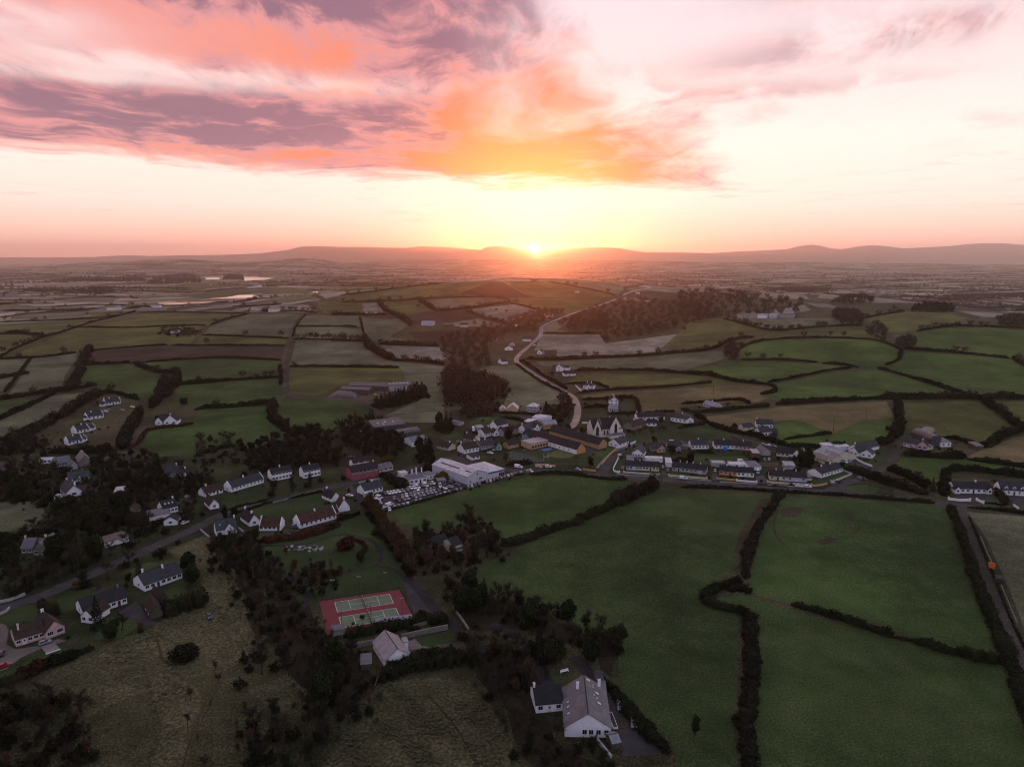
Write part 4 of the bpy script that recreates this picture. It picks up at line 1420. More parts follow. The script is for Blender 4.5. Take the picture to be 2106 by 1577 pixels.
H('A', [(0,604),(300,598),(640,580)], 1.6,1.8, 'faint hedge on the wet flats at the far left')
H('A', [(280,500),(500,508),(860,522)], 1.8,2.0, 'faint hedge beyond the wet flats, left of the lake', trees=.4)
H('A', [(900,480),(1130,488),(1180,490)], 1.8,2.0, 'faint hedge beyond the long lake')
H('A', [(1270,480),(1420,465),(1600,450)], 3.0,3.2, 'bushy hedge leading to the dark wood beyond the long lake', bushes=4)
H('A', [(1520,605),(1700,600),(1900,605),(1960,612)], 2.2,2.6, 'hedge round the far farm right of the long lake', trees=3)
# estate and lower left
H('D', [(-60,220),(430,150),(700,110),(880,85),(1000,60)], 4.0,4.0, 'dark hedge above the long green strip field at the left', bushes=4, trees=1)
H('D', [(-60,445),(200,330),(440,215),(560,150)], 3.0,3.2, 'straight hedge between the two strip fields at the left edge')
H('D', [(20,690),(200,620),(400,520),(560,430),(720,330),(860,240),(1060,150)], 5.5,8.0, 'broad bushy hedge left of the four white cottages', 'hedge_brown', bushes=8, trees=3, tk=('bare', 'ivy'), th=(7,10))
H('D', [(1060,140),(1240,150),(1330,190),(1430,210)], 3.6,4.0, 'bushy hedge behind the topmost of the four white cottages', bushes=6, trees=1)
H('D', [(500,765),(800,762),(1040,765),(1200,750)], 3.4,3.6, 'dark hedge below the lowest of the four white cottages', bushes=2)
H('D', [(1320,730),(1430,670),(1480,570),(1520,530),(1650,505),(1900,480),(1990,460)], 2.0,2.4, 'rust red hedge beside the earth lane to the gabled house', 'hedge_red')
H('D', [(1260,720),(1290,600),(1350,500),(1420,420),(1450,330)], 6.0,7.0, 'tall brown hedge left of the earth lane to the gabled house', 'hedge_brown', bushes=6, trees=2)
H('E', [(0,320),(60,305),(300,295),(560,275),(780,262),(830,262)], 4.0,4.0, 'bushy hedge along the far edge of the green field above the village wood', bushes=9, trees=1, th=(6,9))
H('E', [(830,245),(800,330),(810,420),(880,480),(960,545)], 6.0,7.0, 'tall brown hedge at the right side of the green field above the village wood', 'hedge_brown', bushes=6, trees=3)
H('E', [(960,560),(1060,570),(1180,540),(1290,520)], 4.5,5.0, 'dark hedge below the farm shed field', bushes=6, trees=3, tk=('bare', 'conifer'), th=(7,10))
H('E', [(0,800),(150,745),(300,705),(430,690)], 2.6,3.0, 'low scrub hedge along the near edge of the green field above the village wood', 'hedge_brown', bushes=3)
H('D', [(-60,5),(300,-60)], 3.2,3.2, 'dark hedge at the left edge above the strip fields', bushes=4)
H('D', [(1700,10),(1680,120),(1620,240),(1560,300)], 6.5,8.0, 'tall brown hedge running down to the gabled house', 'hedge_brown', bushes=6, trees=3)
H('D', [(1850,60),(2106,40),(2400,10)], 3.0,3.2, 'bushy hedge between the two dark green fields beyond the gabled house', bushes=6)
# hill in the middle
H('B', [(0,545),(230,545),(520,524),(940,515),(1040,530)], 2.4,3.0, 'dark hedge along the foot of the long hill', trees=2.5, bushes=2, th=(6,9))
H('B', [(235,548),(260,590),(330,620),(400,655),(440,690)], 4.5,6.0, 'brown hedge running down from the foot of the hill', 'hedge_brown', trees=5, bushes=5)
H('B', [(485,535),(540,570),(590,600)], 4.0,5.0, 'short brown hedge under the hill left of the frosted paddock', 'hedge_brown', trees=4)
H('B', [(590,602),(780,590),(960,562),(1050,545)], 3.2,4.0, 'hedge with trees between two frosted paddocks under the hill', 'hedge_brown', trees=6, th=(6,9))
H('B', [(1050,550),(1250,602)], 2.4,2.8, 'hedge slanting down from the hill towards the far houses', 'hedge_brown', trees=1.5)
H('B', [(780,605),(860,635),(1000,670),(1030,685)], 2.6,3.4, 'brown hedge below the frosted paddocks, left of the far houses', 'hedge_brown', trees=3)
H('B', [(0,505),(300,468),(620,432)], 2.0,2.6, 'hedge along the left shoulder of the hill crest', trees=2)
H('B', [(1290,422),(1500,458),(1700,502)], 2.2,2.6, 'hedge slanting down the right side of the hill', 'hedge_brown', trees=.8)
H('B', [(-60,625),(100,625),(280,625)], 3.2,3.6, 'hedge with bushy trees below the pale field left of the hill', 'hedge_brown', trees=7, th=(6,9))
H('B', [(120,640),(135,700),(150,765)], 2.2,2.6, 'short dark hedge between two frosted fields left of the ploughed patch')
H('B', [(150,770),(180,830),(240,870),(320,905)], 6.5,9.0, 'thick dark hedge curving down beside the frosted farm field', 'hedge_brown', trees=4, bushes=5)
H('B', [(-60,785),(150,790)], 2.4,3.0, 'hedge above the frosted farm field, left of the thick curving hedge', 'hedge_brown', trees=5)
H('B', [(240,808),(420,815),(610,822)], 3.0,3.6, 'hedge with bushy trees above the pale paddock left of the copse', 'hedge', trees=7, tk=('bare', 'ivy'), th=(6,9))
H('B', [(320,910),(480,912),(640,935)], 3.4,4.0, 'hedge with bushy trees below the pale paddock left of the copse', 'hedge', trees=7, tk=('ivy', 'bare'), th=(6,9))
H('B', [(-60,948),(150,950),(360,954)], 1.9,2.0, 'straight low hedge in the frosted field above the farm sheds')
H('B', [(1085,930),(1160,985),(1240,1040),(1370,1105)], 2.2,2.6, 'dark hedge along the left verge of the road to the church')
H('B', [(1110,905),(1180,950),(1250,1000),(1330,1040),(1400,1085)], 2.6,3.0, 'dark hedge along the right verge of the road to the church', 'hedge_brown', bushes=3, trees=1)
H('B', [(1250,740),(1400,742),(1620,742)], 2.2,2.4, 'hedge above the pale field right of the road bend')
H('B', [(1150,900),(1340,905),(1600,892),(1800,885),(2106,860)], 3.4,3.6, 'bushy hedge along the near edge of the pale field right of the road bend', 'hedge', bushes=9, trees=1.6, th=(7,11))
H('B', [(2106,860),(2260,845),(2330,830),(2400,790),(2480,770),(2560,765)], 3.4,4.0, 'bushy hedge curving up left of the round pasture', 'hedge_brown', bushes=8, trees=1.5)
H('B', [(1450,972),(1600,968),(1900,968),(2106,985),(2240,1000)], 2.8,3.0, 'bushy hedge running right from the tall white farmhouse', bushes=5)
H('C', [(40,968),(200,995),(330,1030),(460,1040)], 3.2,3.2, 'bushy hedge ending at the bend of the tan field', bushes=8)
H('C', [(430,1040),(540,1045),(585,1070),(585,1095),(490,1108)], 2.6,3.4, 'hedge curling round the right end of the tan field')
H('B', [(1380,1055),(1470,1050),(1600,1050),(1660,1085)], 2.0,2.2, 'dark hedge round the garden of the white house with terrace walls')
H('B', [(1470,1108),(1660,1090),(1900,1078),(2106,1064),(2300,1045)], 2.2,2.4, 'long thin hedge along the far edge of the tan field')
H('G', [(490,215),(700,205),(1040,195)], 3.0,3.0, 'tall clipped hedge behind the two-storey white house')
H('G', [(1042,200),(1065,280),(1085,365)], 2.6,3.0, 'clipped hedge at the right side of the two-storey white house garden')
H('G', [(740,360),(900,358),(1085,362)], 3.0,3.0, 'clipped hedge below the two-storey white house garden')
H('G', [(490,300),(640,290),(760,290)], 2.4,2.4, 'dark hedge left of the two-storey white house', bushes=2)
H('G', [(1090,370),(1280,350),(1440,335)], 2.4,2.6, 'hedge behind the dark-roofed houses right of the church', 'hedge')
H('H', [(10,155),(230,140),(380,125),(600,108),(720,160)], 2.6,2.6, 'clipped hedge behind the grey-roofed bungalow in the tan field')
H('H', [(10,210),(140,255),(420,225),(700,195),(920,178)], 2.8,2.8, 'clipped hedge in front of the grey-roofed bungalow in the tan field')
H('H', [(130,275),(260,340),(380,405),(520,440),(700,475),(840,510),(1000,560),(1080,585)], 3.4,3.6, 'dark hedge along the far side of the lane behind the terraces', 'hedge', trees=2, bushes=3, th=(6,8))
H('H', [(1080,590),(1250,600),(1480,605),(1700,605)], 3.4,3.6, 'dark hedge behind the cream walled hall', bushes=2)
H('H', [(-20,405),(120,380),(250,365)], 2.4,2.6, 'hedge below the white hipped house', 'hedge')
H('H', [(1060,524),(1300,490),(1560,462)], 1.6,1.6, 'low hedge at the near edge of the bright green paddock by the white farmhouse', 'hedge')
# right side
H('C', [(370,895),(640,897),(840,912)], 2.2,2.2, 'hedge along the near left edge of the round pasture', trees=.8, th=(6,9))
H('C', [(345,840),(430,790),(600,765),(920,760),(1180,770),(1290,800),(1345,835)], 2.2,2.4, 'hedge over the crown of the round pasture', trees=.7, bushes=1, th=(7,10))
H('C', [(1350,840),(1345,890),(1310,915),(1255,930)], 3.0,4.0, 'hedge hooking round the right end of the round pasture', 'hedge_brown', bushes=3)
H('C', [(870,918),(960,922),(1090,942)], 2.2,2.4, 'short hedge under the round pasture')
H('C', [(530,1035),(700,1005),(830,978),(940,955),(1050,945)], 2.6,2.8, 'hedge between the two bright green pastures left of the gateway')
H('C', [(1205,945),(1350,985),(1500,1030),(1700,1098)], 2.6,3.0, 'hedge slanting down right from the gateway in the bright pastures')
H('C', [(590,1168),(800,1155),(1200,1133),(1480,1140),(1530,1125)], 2.8,3.0, 'long hedge below the bright green pasture', bushes=2)
H('C', [(1360,828),(1500,838),(1750,855),(2020,888)], 2.4,2.6, 'hedge crossing the big pasture below the wooded hilltop', 'hedge', bushes=2, trees=.7, th=(8,11))
H('C', [(2030,880),(2106,930),(2260,1010)], 3.0,4.0, 'bushy hedge at the right edge below the wooded hilltop', bushes=6, trees=2)
H('C', [(260,645),(380,670),(500,708),(620,718),(760,702),(900,690),(1110,684)], 2.2,2.6, 'hedge with spaced trees left of the wooded hill', 'hedge', trees=3.2, tk=('bare', 'ivy'), th=(7,11))
H('C', [(1130,640),(1220,622),(1370,598)], 2.2,2.4, 'hedge climbing to the wooded hilltop', 'hedge', trees=2, th=(6,9))
H('C', [(1450,722),(1560,700),(1700,688),(1900,692),(2160,706)], 2.2,2.6, 'hedge with trees below the wooded hilltop', 'hedge_brown', trees=4, tk=('bare', 'ivy'), th=(7,10))
H('H', [(980,165),(1150,155),(1600,130),(2080,100)], 3.0,3.0, 'long dark hedge along the far edge of the tan field right of the bungalow', bushes=1)
H('I', [(560,85),(720,100),(1000,100),(1130,105),(1400,100),(1640,110)], 4.0,4.2, 'bushy hedge beyond the farmhouse with round-roofed barns', 'hedge', bushes=9, trees=1.2, th=(6,9))
H('I', [(1640,100),(1900,105),(2200,110)], 4.0,4.0, 'bushy hedge at the right edge beyond the farmhouse', bushes=8)
H('I', [(1500,60),(1380,20),(1240,-10)], 3.0,3.4, 'short hedge joining the pastures from above, far right')
H('I', [(1640,100),(1760,190),(1880,270),(2000,370),(2106,420),(2250,470)], 5.0,7.0, 'thick dark hedge slanting down to the right edge', 'hedge', bushes=6, trees=1.5)
H('I', [(1700,630),(1790,560),(1900,500),(2106,430)], 4.4,5.5, 'bushy hedge right of the small shed, rising to the right edge', 'hedge', bushes=7, trees=1)
H('I', [(755,130),(765,220),(790,330),(770,430),(760,490),(640,570),(560,600)], 5.0,7.0, 'thick hedge running down to the farmhouse with round-roofed barns', 'hedge_brown', bushes=6, trees=1.5)
H('I', [(1240,520),(1400,540),(1540,585),(1620,600)], 2.4,2.6, 'low hedge behind the round-roofed barns')
H('I', [(820,700),(1000,715),(1220,740),(1480,735)], 4.0,5.0, 'dark hedge in front of the farmhouse with round-roofed barns', 'hedge', bushes=3)
H('I', [(1500,755),(1800,795),(2106,835),(2260,860)], 3.4,3.6, 'dark hedge crossing to the right edge below the farmhouse', 'hedge')
H('I', [(1270,870),(1500,870),(1800,905),(2106,945),(2260,965)], 4.2,5.0, 'tall clipped hedge behind the two bungalows at the right edge', 'hedge')
H('I', [(1270,880),(1250,980),(1240,1140)], 4.2,6.0, 'tall clipped hedge left of the bungalow at the right', 'hedge')
H('I', [(190,850),(350,900),(520,970),(700,1030),(900,1090),(1080,1130)], 4.0,5.0, 'dark hedge along the near side of the lane right of the terraces', 'hedge', bushes=4, trees=2, tk=('bare',), th=(6,9))
H('I', [(640,860),(800,910),(960,990),(1060,1060)], 4.0,5.0, 'brown hedge along the far side of the lane right of the terraces', 'hedge_brown', bushes=4, trees=2)
H('I', [(1790,1060),(1850,1150),(1920,1240)], 2.4,4.0, 'brown hedge between the two bungalows at the right edge', 'hedge_brown')
H('I', [(1680,1215),(1800,1230),(1900,1250)], 2.0,2.2, 'clipped hedge in front of the bungalow beside white gate walls')
H('I', [(0,1120),(300,1150),(700,1185),(1150,1220)], 1.6,2.2, 'low dark hedge along the near side of the main road, right half', 'hedge')
H('I', [(1500,1262),(1800,1290),(2106,1335),(2250,1350)], 1.6,2.0, 'low dark hedge along the near side of the main road at the right edge', 'hedge')
H('H', [(0,1015),(300,1020),(520,1030),(800,1045),(1000,1065),(1500,1085),(1700,1105)], 1.8,2.4, 'low dark hedge opposite the terraces on the near side of the main road', 'hedge')
H('G', [(-60,985),(150,965),(400,980),(600,1020),(800,1035),(950,1035)], 1.8,2.4, 'low dark hedge along the green field opposite the school', 'hedge')
H('O', [(560,40),(520,120),(440,220),(390,330),(370,420),(360,520)], 2.4,4.5, 'broad dark hedge running down between the two big near pastures, upper stretch', 'hedge_brown', trees=2, th=(3.5,5.5), bushes=2)
H('O', [(350,540),(220,570),(130,620),(120,640)], 2.6,5.0, 'dark hedge turning left at the corner of the near pastures', 'hedge', bushes=3)
H('O', [(120,645),(200,680),(340,710),(400,740)], 2.6,4.6, 'dark hedge turning right below the corner of the near pastures', 'hedge', bushes=3)
H('O', [(390,720),(385,850),(400,980),(400,1100),(380,1200),(360,1350),(390,1480),(400,1640)], 2.4,5.2, 'broad scrubby hedge running down to the bottom edge of the picture', 'hedge_brown', trees=3.5, th=(3.5,6), bushes=3)
H('O', [(260,585),(330,575),(400,605)], 3.0,4.0, 'short dark hedge spur in the near pasture corner', 'hedge')
H('O', [(620,670),(740,700),(880,745),(1000,780),(1100,820),(1200,850)], 2.2,2.6, 'dark hedge dividing the near right pastures, left half', 'hedge', bushes=1)
H('O', [(1195,850),(1250,862),(1295,870)], 1.1,1.6, 'low thin stretch of hedge between two dark halves, near right pastures', 'hedge_brown')
H('O', [(1290,870),(1400,900),(1500,935),(1650,970),(1800,1000)], 2.8,3.4, 'dark hedge dividing the near right pastures, right half', 'hedge', bushes=2)
H('O', [(1520,120),(1560,230),(1620,420),(1690,620),(1780,830),(1880,1040),(1960,1280),(2040,1500)], 2.6,4.8, 'long dark hedge left of the grassy track at the right edge', 'hedge')
H('O', [(1620,170),(1700,360),(1780,560),(1860,760),(1940,920)], .8,.7, 'thin fence line as low hedge right of the grassy track at the right edge', 'hedge_brown')  # stands for a thin wire fence, drawn with the hedge mesh
H('L', [(1920,960),(2106,920),(2500,790),(2800,690),(3100,560),(3300,480)], 3.2,4.4, 'dark hedge across the near green fields from the ruin copse', 'hedge', bushes=2)
H('L', [(3300,480),(3600,330),(3800,240)], 7.0,9.0, 'tall brown hedge where the near fields meet the main road', 'hedge_brown', bushes=6, trees=2.5, th=(7,9))
H('F', [(330,1370),(600,1300),(1000,1190),(1300,1090),(1600,1010),(1800,975)], 1.0,1.2, 'low clipped hedge along the front of the car forecourt', 'hedge')
H('d', [(1180,1170),(1400,1140),(1640,1130)], 2.8,3.2, 'clipped hedge along the roadside playing court', 'hedge')
H('d', [(1080,330),(1300,350),(1500,400)], 2.2,2.4, 'dark hedge above the village gardens', 'hedge')
H('d', [(1060,245),(1250,260),(1520,262),(1680,280),(1900,360)], 2.6,3.4, 'dark hedge below the three pink-lit roofs', 'hedge')
H('e', [(1080,770),(1250,780),(1450,800)], 2.6,3.0, 'dark hedge behind the grey terrace', 'hedge')
H('e', [(1420,620),(1600,630),(1850,640)], 2.2,2.4, 'dark hedge in front of the white row house', 'hedge')
H('K', [(400,520),(560,470),(700,440),(890,395)], 1.2,1.3, 'low hedge along the road below the long slate cottage', 'hedge')
H('K', [(430,570),(620,530),(900,425),(1250,360),(1560,300)], 1.2,1.6, 'low dark hedge between the road and the cottage green', 'hedge')
H('K', [(750,905),(900,900),(1080,890),(1300,850),(1500,790),(1640,740),(1740,690)], 3.2,4.6, 'dark red-brown hedge below the long brown-roofed cottage', 'hedge_red', bushes=2)
H('K', [(1700,660),(1850,620),(1990,560)], 2.0,2.4, 'dark hedge right of the long brown-roofed cottage', 'hedge')
H('K', [(1790,860),(1900,870),(2010,910),(2060,960),(2060,1020)], 1.6,2.2, 'rust red curved hedge in the park', 'hedge_red')
H('K', [(1420,1380),(1520,1300),(1640,1275),(1740,1300)], 2.2,4.4, 'rust red hedge beside the park path above the courts', 'hedge_red')
H('J', [(-60,1560),(180,1480),(420,1370),(640,1280),(760,1230),(900,1180)], 1.8,2.2, 'dark hedge below the pink-walled bungalow at bottom left', 'hedge')
H('J', [(370,745),(430,790),(560,860)], 2.0,3.0, 'dark hedge between the two lawns at lower left', 'hedge')
H('J', [(1560,880),(1700,800),(1850,760),(1990,740)], 5.0,7.0, 'tall dark hedge below the brown outbuildings', 'hedge', bushes=5)
H('J', [(0,200),(120,110),(300,80),(560,60)], 2.0,2.6, 'dark hedge behind the grey stone house', 'hedge')
H('M', [(560,690),(800,660),(1000,590),(1320,560),(1560,500),(1700,530)], 2.6,4.4, 'dark hedge between the tennis courts and the small bungalow', 'hedge')
H('M', [(980,1060),(1200,1030),(1400,960),(1560,890),(1780,850)], 3.4,5.5, 'thick dark hedge below the small bungalow by the courts', 'hedge', bushes=3)
H('W', [(770,1400),(850,1375),(960,1355)], 3.0,6.0, 'dark hedge along the top of the bottom tan meadow', 'hedge', bushes=4)
H('N', [(1150,330),(1350,560),(1560,840),(1760,1030),(1960,1230)], 2.4,4.0, 'dark hedge right of the big white house at the bottom', 'hedge')
H('W', [(0,1030),(90,1020),(150,1030)], 2.6,3.4, 'dark hedge at the left edge above the rough paddock', 'hedge', bushes=4)
H('g', [(420,790),(700,740),(1000,660),(1250,600)], 3.4,5.0, 'dark hedge below the big grey house at the left', 'hedge', bushes=3)
H('h', [(330,300),(420,330),(560,400),(700,480),(720,530)], 4.2,6.5, 'tall dark clipped hedge between the forecourt cottage and the chimneyed bungalow', 'hedge', bushes=2)

# ------------------------------------------------------------------ woods and single trees
wood('B', [(650,990),(700,960),(780,990),(1010,1060),(1030,1120),(990,1150),(660,1195),(640,1100)], 6.0,('bare', 'bare', 'bare', 'ivy'),(9,13), 'in the dense copse left of the road to the church', 1)
wood('F', [(235,290),(420,210),(740,110),(800,150),(790,190),(560,260),(300,320)], 4.6,('conifer',),(8,11), 'in the plantation beside the farm sheds', 2)
wood('E', [(620,800),(700,700),(1000,650),(1060,600),(1340,580),(1400,660),(1360,780),(1500,780),(1460,860),(1380,900),(1000,930),(700,960)], 7.0,('bare', 'bare', 'ivy', 'ivy', 'conifer', 'bare'),(9,13), 'in the village wood behind the hidden white terraces', 3)
wood('E', [(1480,560),(1640,540),(1800,600),(2060,620),(2160,700),(2100,800),(2060,860),(1900,820),(1700,740),(1560,700)], 8.0,('bare', 'ivy', 'conifer'),(8,12), 'in the wood behind the pink inn', 4)
wood('E', [(740,1270),(780,1200),(1300,1090),(1620,1040),(1640,1060),(1320,1150),(860,1240)], 5.5,('poplar', 'poplar', 'ivy'),(11,15), 'in the row along the road before the hidden white terraces', 5)
wood('L', [(290,420),(360,420),(520,640),(700,880),(840,1080),(880,1290),(820,1290),(640,1020),(480,780),(360,560)], 2.3,('red',),(7,10), 'in the long dense row running from the forecourt to the courts', 6, cap=110)
wood('L', [(880,900),(1050,800),(1120,860),(1480,740),(1560,640),(1700,700),(1880,860),(1900,1080),(1500,1260),(1180,1280),(1010,1240)], 5.6,('bare', 'red', 'bare', 'ivy', 'red'),(8,12), 'in the copse round the ruined house', 7)
wood('a', [(110,110),(300,70),(420,160),(540,300),(640,520),(700,640),(840,720),(700,740),(470,690),(330,520),(200,330)], 5.4,('bare', 'bare', 'ivy', 'birch', 'birch', 'bare', 'red', 'round', 'bare'),(7,11), 'in the belt of trees left of the tennis courts', 8)
wood('a', [(420,700),(700,740),(840,730),(1010,840),(1080,960),(1200,980),(1190,1180),(940,1340),(830,1440),(800,1620),(300,1620),(420,1270),(560,1250),(760,1190),(700,1020),(560,960),(420,980)], 5.8,('bare', 'bare', 'ivy', 'birch', 'bare', 'birch', 'round', 'bare'),(7,11), 'in the dark thicket below the tennis courts', 9)
wood('b', [(190,420),(340,400),(480,480),(600,470),(860,560),(1080,680),(1220,690),(1330,740),(1330,830),(1120,900),(900,720),(640,640),(480,600),(260,560)], 5.6,('bare', 'ivy', 'bare', 'round', 'bare', 'conifer', 'bare'),(7,11), 'by the lane to the big white house', 10)
wood('b', [(310,760),(420,740),(560,770),(660,800),(740,950),(700,1060),(520,1080),(420,1020),(330,960)], 5.2,('bare', 'red', 'bare', 'ivy', 'bare'),(7,10), 'in the trees right of the bottom tan meadow', 11)
wood('b', [(470,1080),(680,1090),(720,1250),(930,1420),(1150,1480),(1240,1620),(800,1620),(660,1400)], 5.2,('bare', 'red', 'ivy', 'bare', 'bare'),(6,9), 'in the thicket beside the big white house', 12)
wood('b', [(780,780),(880,800),(920,900),(900,960),(800,900)], 4.2,('round', 'conifer', 'cypress'),(7,10), 'in the dark clump behind the big white house', 13)
wood('W', [(10,1140),(120,1060),(200,1030),(300,1020),(325,1050),(270,1100),(200,1150),(110,1210),(20,1225)], 7.0,('bare', 'ivy', 'bare', 'bare', 'round', 'conifer', 'bare'),(8,12), 'around the stone house at the left', 14)
wood('W', [(-20,1430),(70,1420),(170,1465),(200,1520),(150,1620),(-20,1620)], 5.0,('bare', 'brown_bush', 'bare', 'red'),(6,9), 'in the brown scrub at the bottom left corner', 15)
wood('D', [(-20,700),(140,580),(260,590),(480,660),(510,740),(300,770),(-20,790)], 6.5,('bare', 'ivy', 'brown_bush'),(7,10), 'in the copse at the left edge below the strip fields', 16)
wood('D', [(960,850),(1250,800),(1560,860),(1700,900),(1700,1000),(1760,1120),(2060,1050),(2106,1120),(1900,1200),(1500,1160),(1300,1240),(1100,1120),(1000,960)], 7.5,('bare', 'ivy', 'bare', 'conifer', 'brown_bush'),(8,12), 'in the wood right of the white gabled house', 17)
wood('D', [(860,1300),(1200,1220),(1290,1330),(1400,1500),(1500,1640),(1300,1760),(900,1640),(800,1420)], 7.0,('bare', 'round', 'ivy', 'bare'),(8,12), 'in the wood above the stone house at the left', 18)
wood('D', [(-20,1020),(180,1030),(330,1060),(420,1180),(560,1260),(420,1330),(200,1230),(-20,1250)], 6.5,('bare', 'ivy', 'brown_bush', 'round'),(7,10), 'in the wood left of the white gabled house', 19)
wood('B', [(1340,690),(1560,600),(1650,640),(1640,730),(1420,725)], 9.5,('bare',),(9,13), 'in the dense brown wood right of the far road', 20)
wood('B', [(1560,580),(1720,525),(2106,560),(2280,600),(2340,640),(2106,700),(1980,745),(1640,800),(1620,720)], 14.0,('bare', 'bare', 'ivy'),(9,14), 'in the big wood right of the road', 21, cap=190)
wood('C', [(-10,490),(200,475),(480,505),(740,545),(770,575),(740,620),(480,630),(300,650),(-10,650)], 12.0,('bare', 'bare', 'ivy'),(10,15), 'in the parkland wood beyond the right pastures', 22, cap=150)
wood('B', [(620,780),(900,705),(1020,700),(1030,740),(900,830),(920,960),(760,985),(640,900)], 12.0,('bare',),(8,12), 'in the brown wood above the dense copse', 23)
wood('B', [(1040,660),(1250,598),(1400,615),(1330,650),(1240,690),(1240,735),(1030,745)], 9.0,('bare',),(8,12), 'among the far houses at the road bend', 24)
wood('C', [(1420,602),(1440,575),(1560,562),(1660,575),(1668,604)], 7.0,('conifer', 'round'),(7,10), 'in the wood crowning the right-hand hill', 25)
wood('C', [(930,640),(960,600),(1060,610),(1120,640),(1100,690),(1000,680)], 8.0,('bare', 'ivy'),(10,13), 'in the clump left of the wooded hilltop', 26)
wood('C', [(1140,760),(1150,720),(1200,680),(1260,710),(1280,770),(1220,775)], 9.0,('bare',),(8,11), 'in the loose clump above the round pasture', 27)
wood('C', [(1330,830),(1340,790),(1400,770),(1440,800),(1410,840)], 6.0,('bare',),(9,12), 'in the clump at the right end of the round pasture', 28)
wood('C', [(270,880),(280,820),(330,800),(350,850),(330,905)], 6.0,('bare',),(8,11), 'in the clump at the left end of the round pasture', 29)
wood('A', [(975,745),(1010,715),(1150,705),(1230,735),(1190,760),(1080,760)], 7.0,('bush', 'bare'),(5,8), 'in the small wooded ring in the left fields', 30)
wood('A', [(900,440),(960,395),(1150,375),(1240,400),(1240,430),(1060,440)], 16.0,('bare',),(13,18), 'in the big dark wood beyond the wet flats', 31)
wood('A', [(1380,410),(1420,375),(1500,385),(1510,412)], 14.0,('bare',),(12,16), 'in the dark wood between the far lakes', 32)
wood('A', [(520,500),(560,460),(690,460),(700,490),(600,505)], 14.0,('bare',),(10,14), 'in the copse on the wet flats left of the lake', 33)
wood('A', [(300,415),(500,390),(880,400),(900,420),(600,425)], 18.0,('bare',),(11,15), 'in the belt of trees far beyond the lake', 34)
wood('C', [(930,555),(1000,525),(1100,515),(1190,550),(1040,562)], 12.0,('bare',),(10,13), 'in the copse before the pale frosted fields', 35)
wood('C', [(1930,660),(2000,640),(2160,640),(2160,700),(1960,700)], 9.0,('bare', 'ivy'),(8,11), 'in the trees at the right edge beside the hill', 36)
wood('C', [(570,470),(640,450),(920,460),(900,478),(660,480)], 14.0,('bare',),(9,12), 'in the belt beyond the frosted strips', 37)
wood('C', [(1560,540),(1700,500),(2106,500),(2106,520),(1800,530)], 16.0,('bare',),(9,12), 'in the belt right of the pale frosted fields', 38)
wood('d', [(380,310),(500,170),(760,60),(980,160),(1040,250),(900,300),(700,270),(560,360)], 6.5,('bare', 'bare', 'red'),(8,11), 'in the brown trees above the village gardens', 39)
wood('d', [(0,560),(20,420),(200,380),(270,450),(260,580),(120,600)], 4.4,('conifer', 'round'),(8,10), 'in the dark block of evergreens above the village gardens', 40)
wood('F', [(700,760),(770,720),(850,790),(900,880),(900,960),(790,950)], 4.6,('conifer', 'cypress'),(10,13), 'in the dark stand left of the white showroom', 41)
wood('G', [(270,300),(280,200),(360,160),(420,250),(380,400),(310,420)], 6.5,('bare',),(8,11), 'in the trees left of the bright road by the church', 42)
wood('e', [(230,160),(640,230),(900,300),(960,240),(640,330),(330,340)], 9.0,('bare', 'brown_bush'),(5,7), 'in the garden slope right of the church', 43)
wood('a', [(0,980),(110,940),(360,840),(480,960),(340,1100),(330,1300),(260,1600),(-100,1600)], 8.5,('red', 'birch', 'bare'),(3,5.5), 'in the sapling scrub of the bottom left meadow', 44, cap=70)
wood('a', [(620,300),(760,270),(880,290),(960,330),(860,400),(780,460),(720,420),(640,340)], 4.6,('birch', 'red'),(6,8), 'in the birches beside the park path', 45)
wood('f', [(1180,540),(1300,540),(1340,640),(1260,720),(1150,660)], 4.0,('round', 'conifer'),(6,9), 'in the dark clump left of the cream walled hall', 46)
wood('W', [(690,880),(760,860),(830,880),(820,925),(740,930)], 8.0,('bare', 'conifer', 'ivy'),(8,11), 'in the trees below the big farm shed', 47)
wood('W', [(410,905),(470,900),(540,925),(560,950),(470,960),(400,950)], 6.5,('bare', 'brown_bush', 'red'),(5,8), 'in the scrub above the long slate cottage', 48)
wood('W', [(40,1215),(160,1165),(300,1105),(400,1060),(420,1075),(330,1135),(200,1195),(60,1250)], 8.5,('bare', 'bare', 'ivy', 'bare'),(7,10), 'along the main road at the lower left', 51)
wood('W', [(230,1000),(330,960),(420,965),(440,1010),(380,1060),(300,1090),(220,1060)], 7.5,('bare', 'ivy', 'bare', 'bare'),(7,11), 'between the skylit roadside house and the wood', 52)
wood('W', [(0,950),(90,960),(180,990),(260,990),(230,1040),(120,1060),(20,1010)], 8.0,('bare', 'bare', 'ivy'),(7,10), 'around the white gabled house at the left', 53)
wood('a', [(1330,640),(1500,620),(1587,610),(1587,650),(1450,690),(1300,700)], 4.0,('bush', 'round'),(4,6), 'in the shrubbery beside the court shelter', 49)
wood('W', [(1115,845),(1140,838),(1160,850),(1150,870),(1120,868)], 6.0,('bare', 'conifer'),(6,8), 'in the garden left of the bright road', 50)
spot('J', 'conifer', 13, 'standing before the white L-shaped bungalow', (935,985))
spot('J', 'gold_bush', 3.0, 'by the lane above the L-shaped bungalow lawn', (755,590))
spot('J', 'gold_bush', 2.4, 'between the two lawns at lower left', (490,780))
spot('J', 'bush', 3.6, 'clipped round on the bottom left lawn', (525,1320), wide=1.2)
spot('J', 'red_bush', 3.2, 'clipped round, upper of two on the bottom left lawn', (370,1375), wide=1.2)
spot('J', 'red_bush', 3.2, 'clipped round, lower of two on the bottom left lawn', (260,1430), wide=1.2)
spot('J', 'bush', 3.4, 'small and round between lawn and parked blue car', (660,1270), wide=1.2)
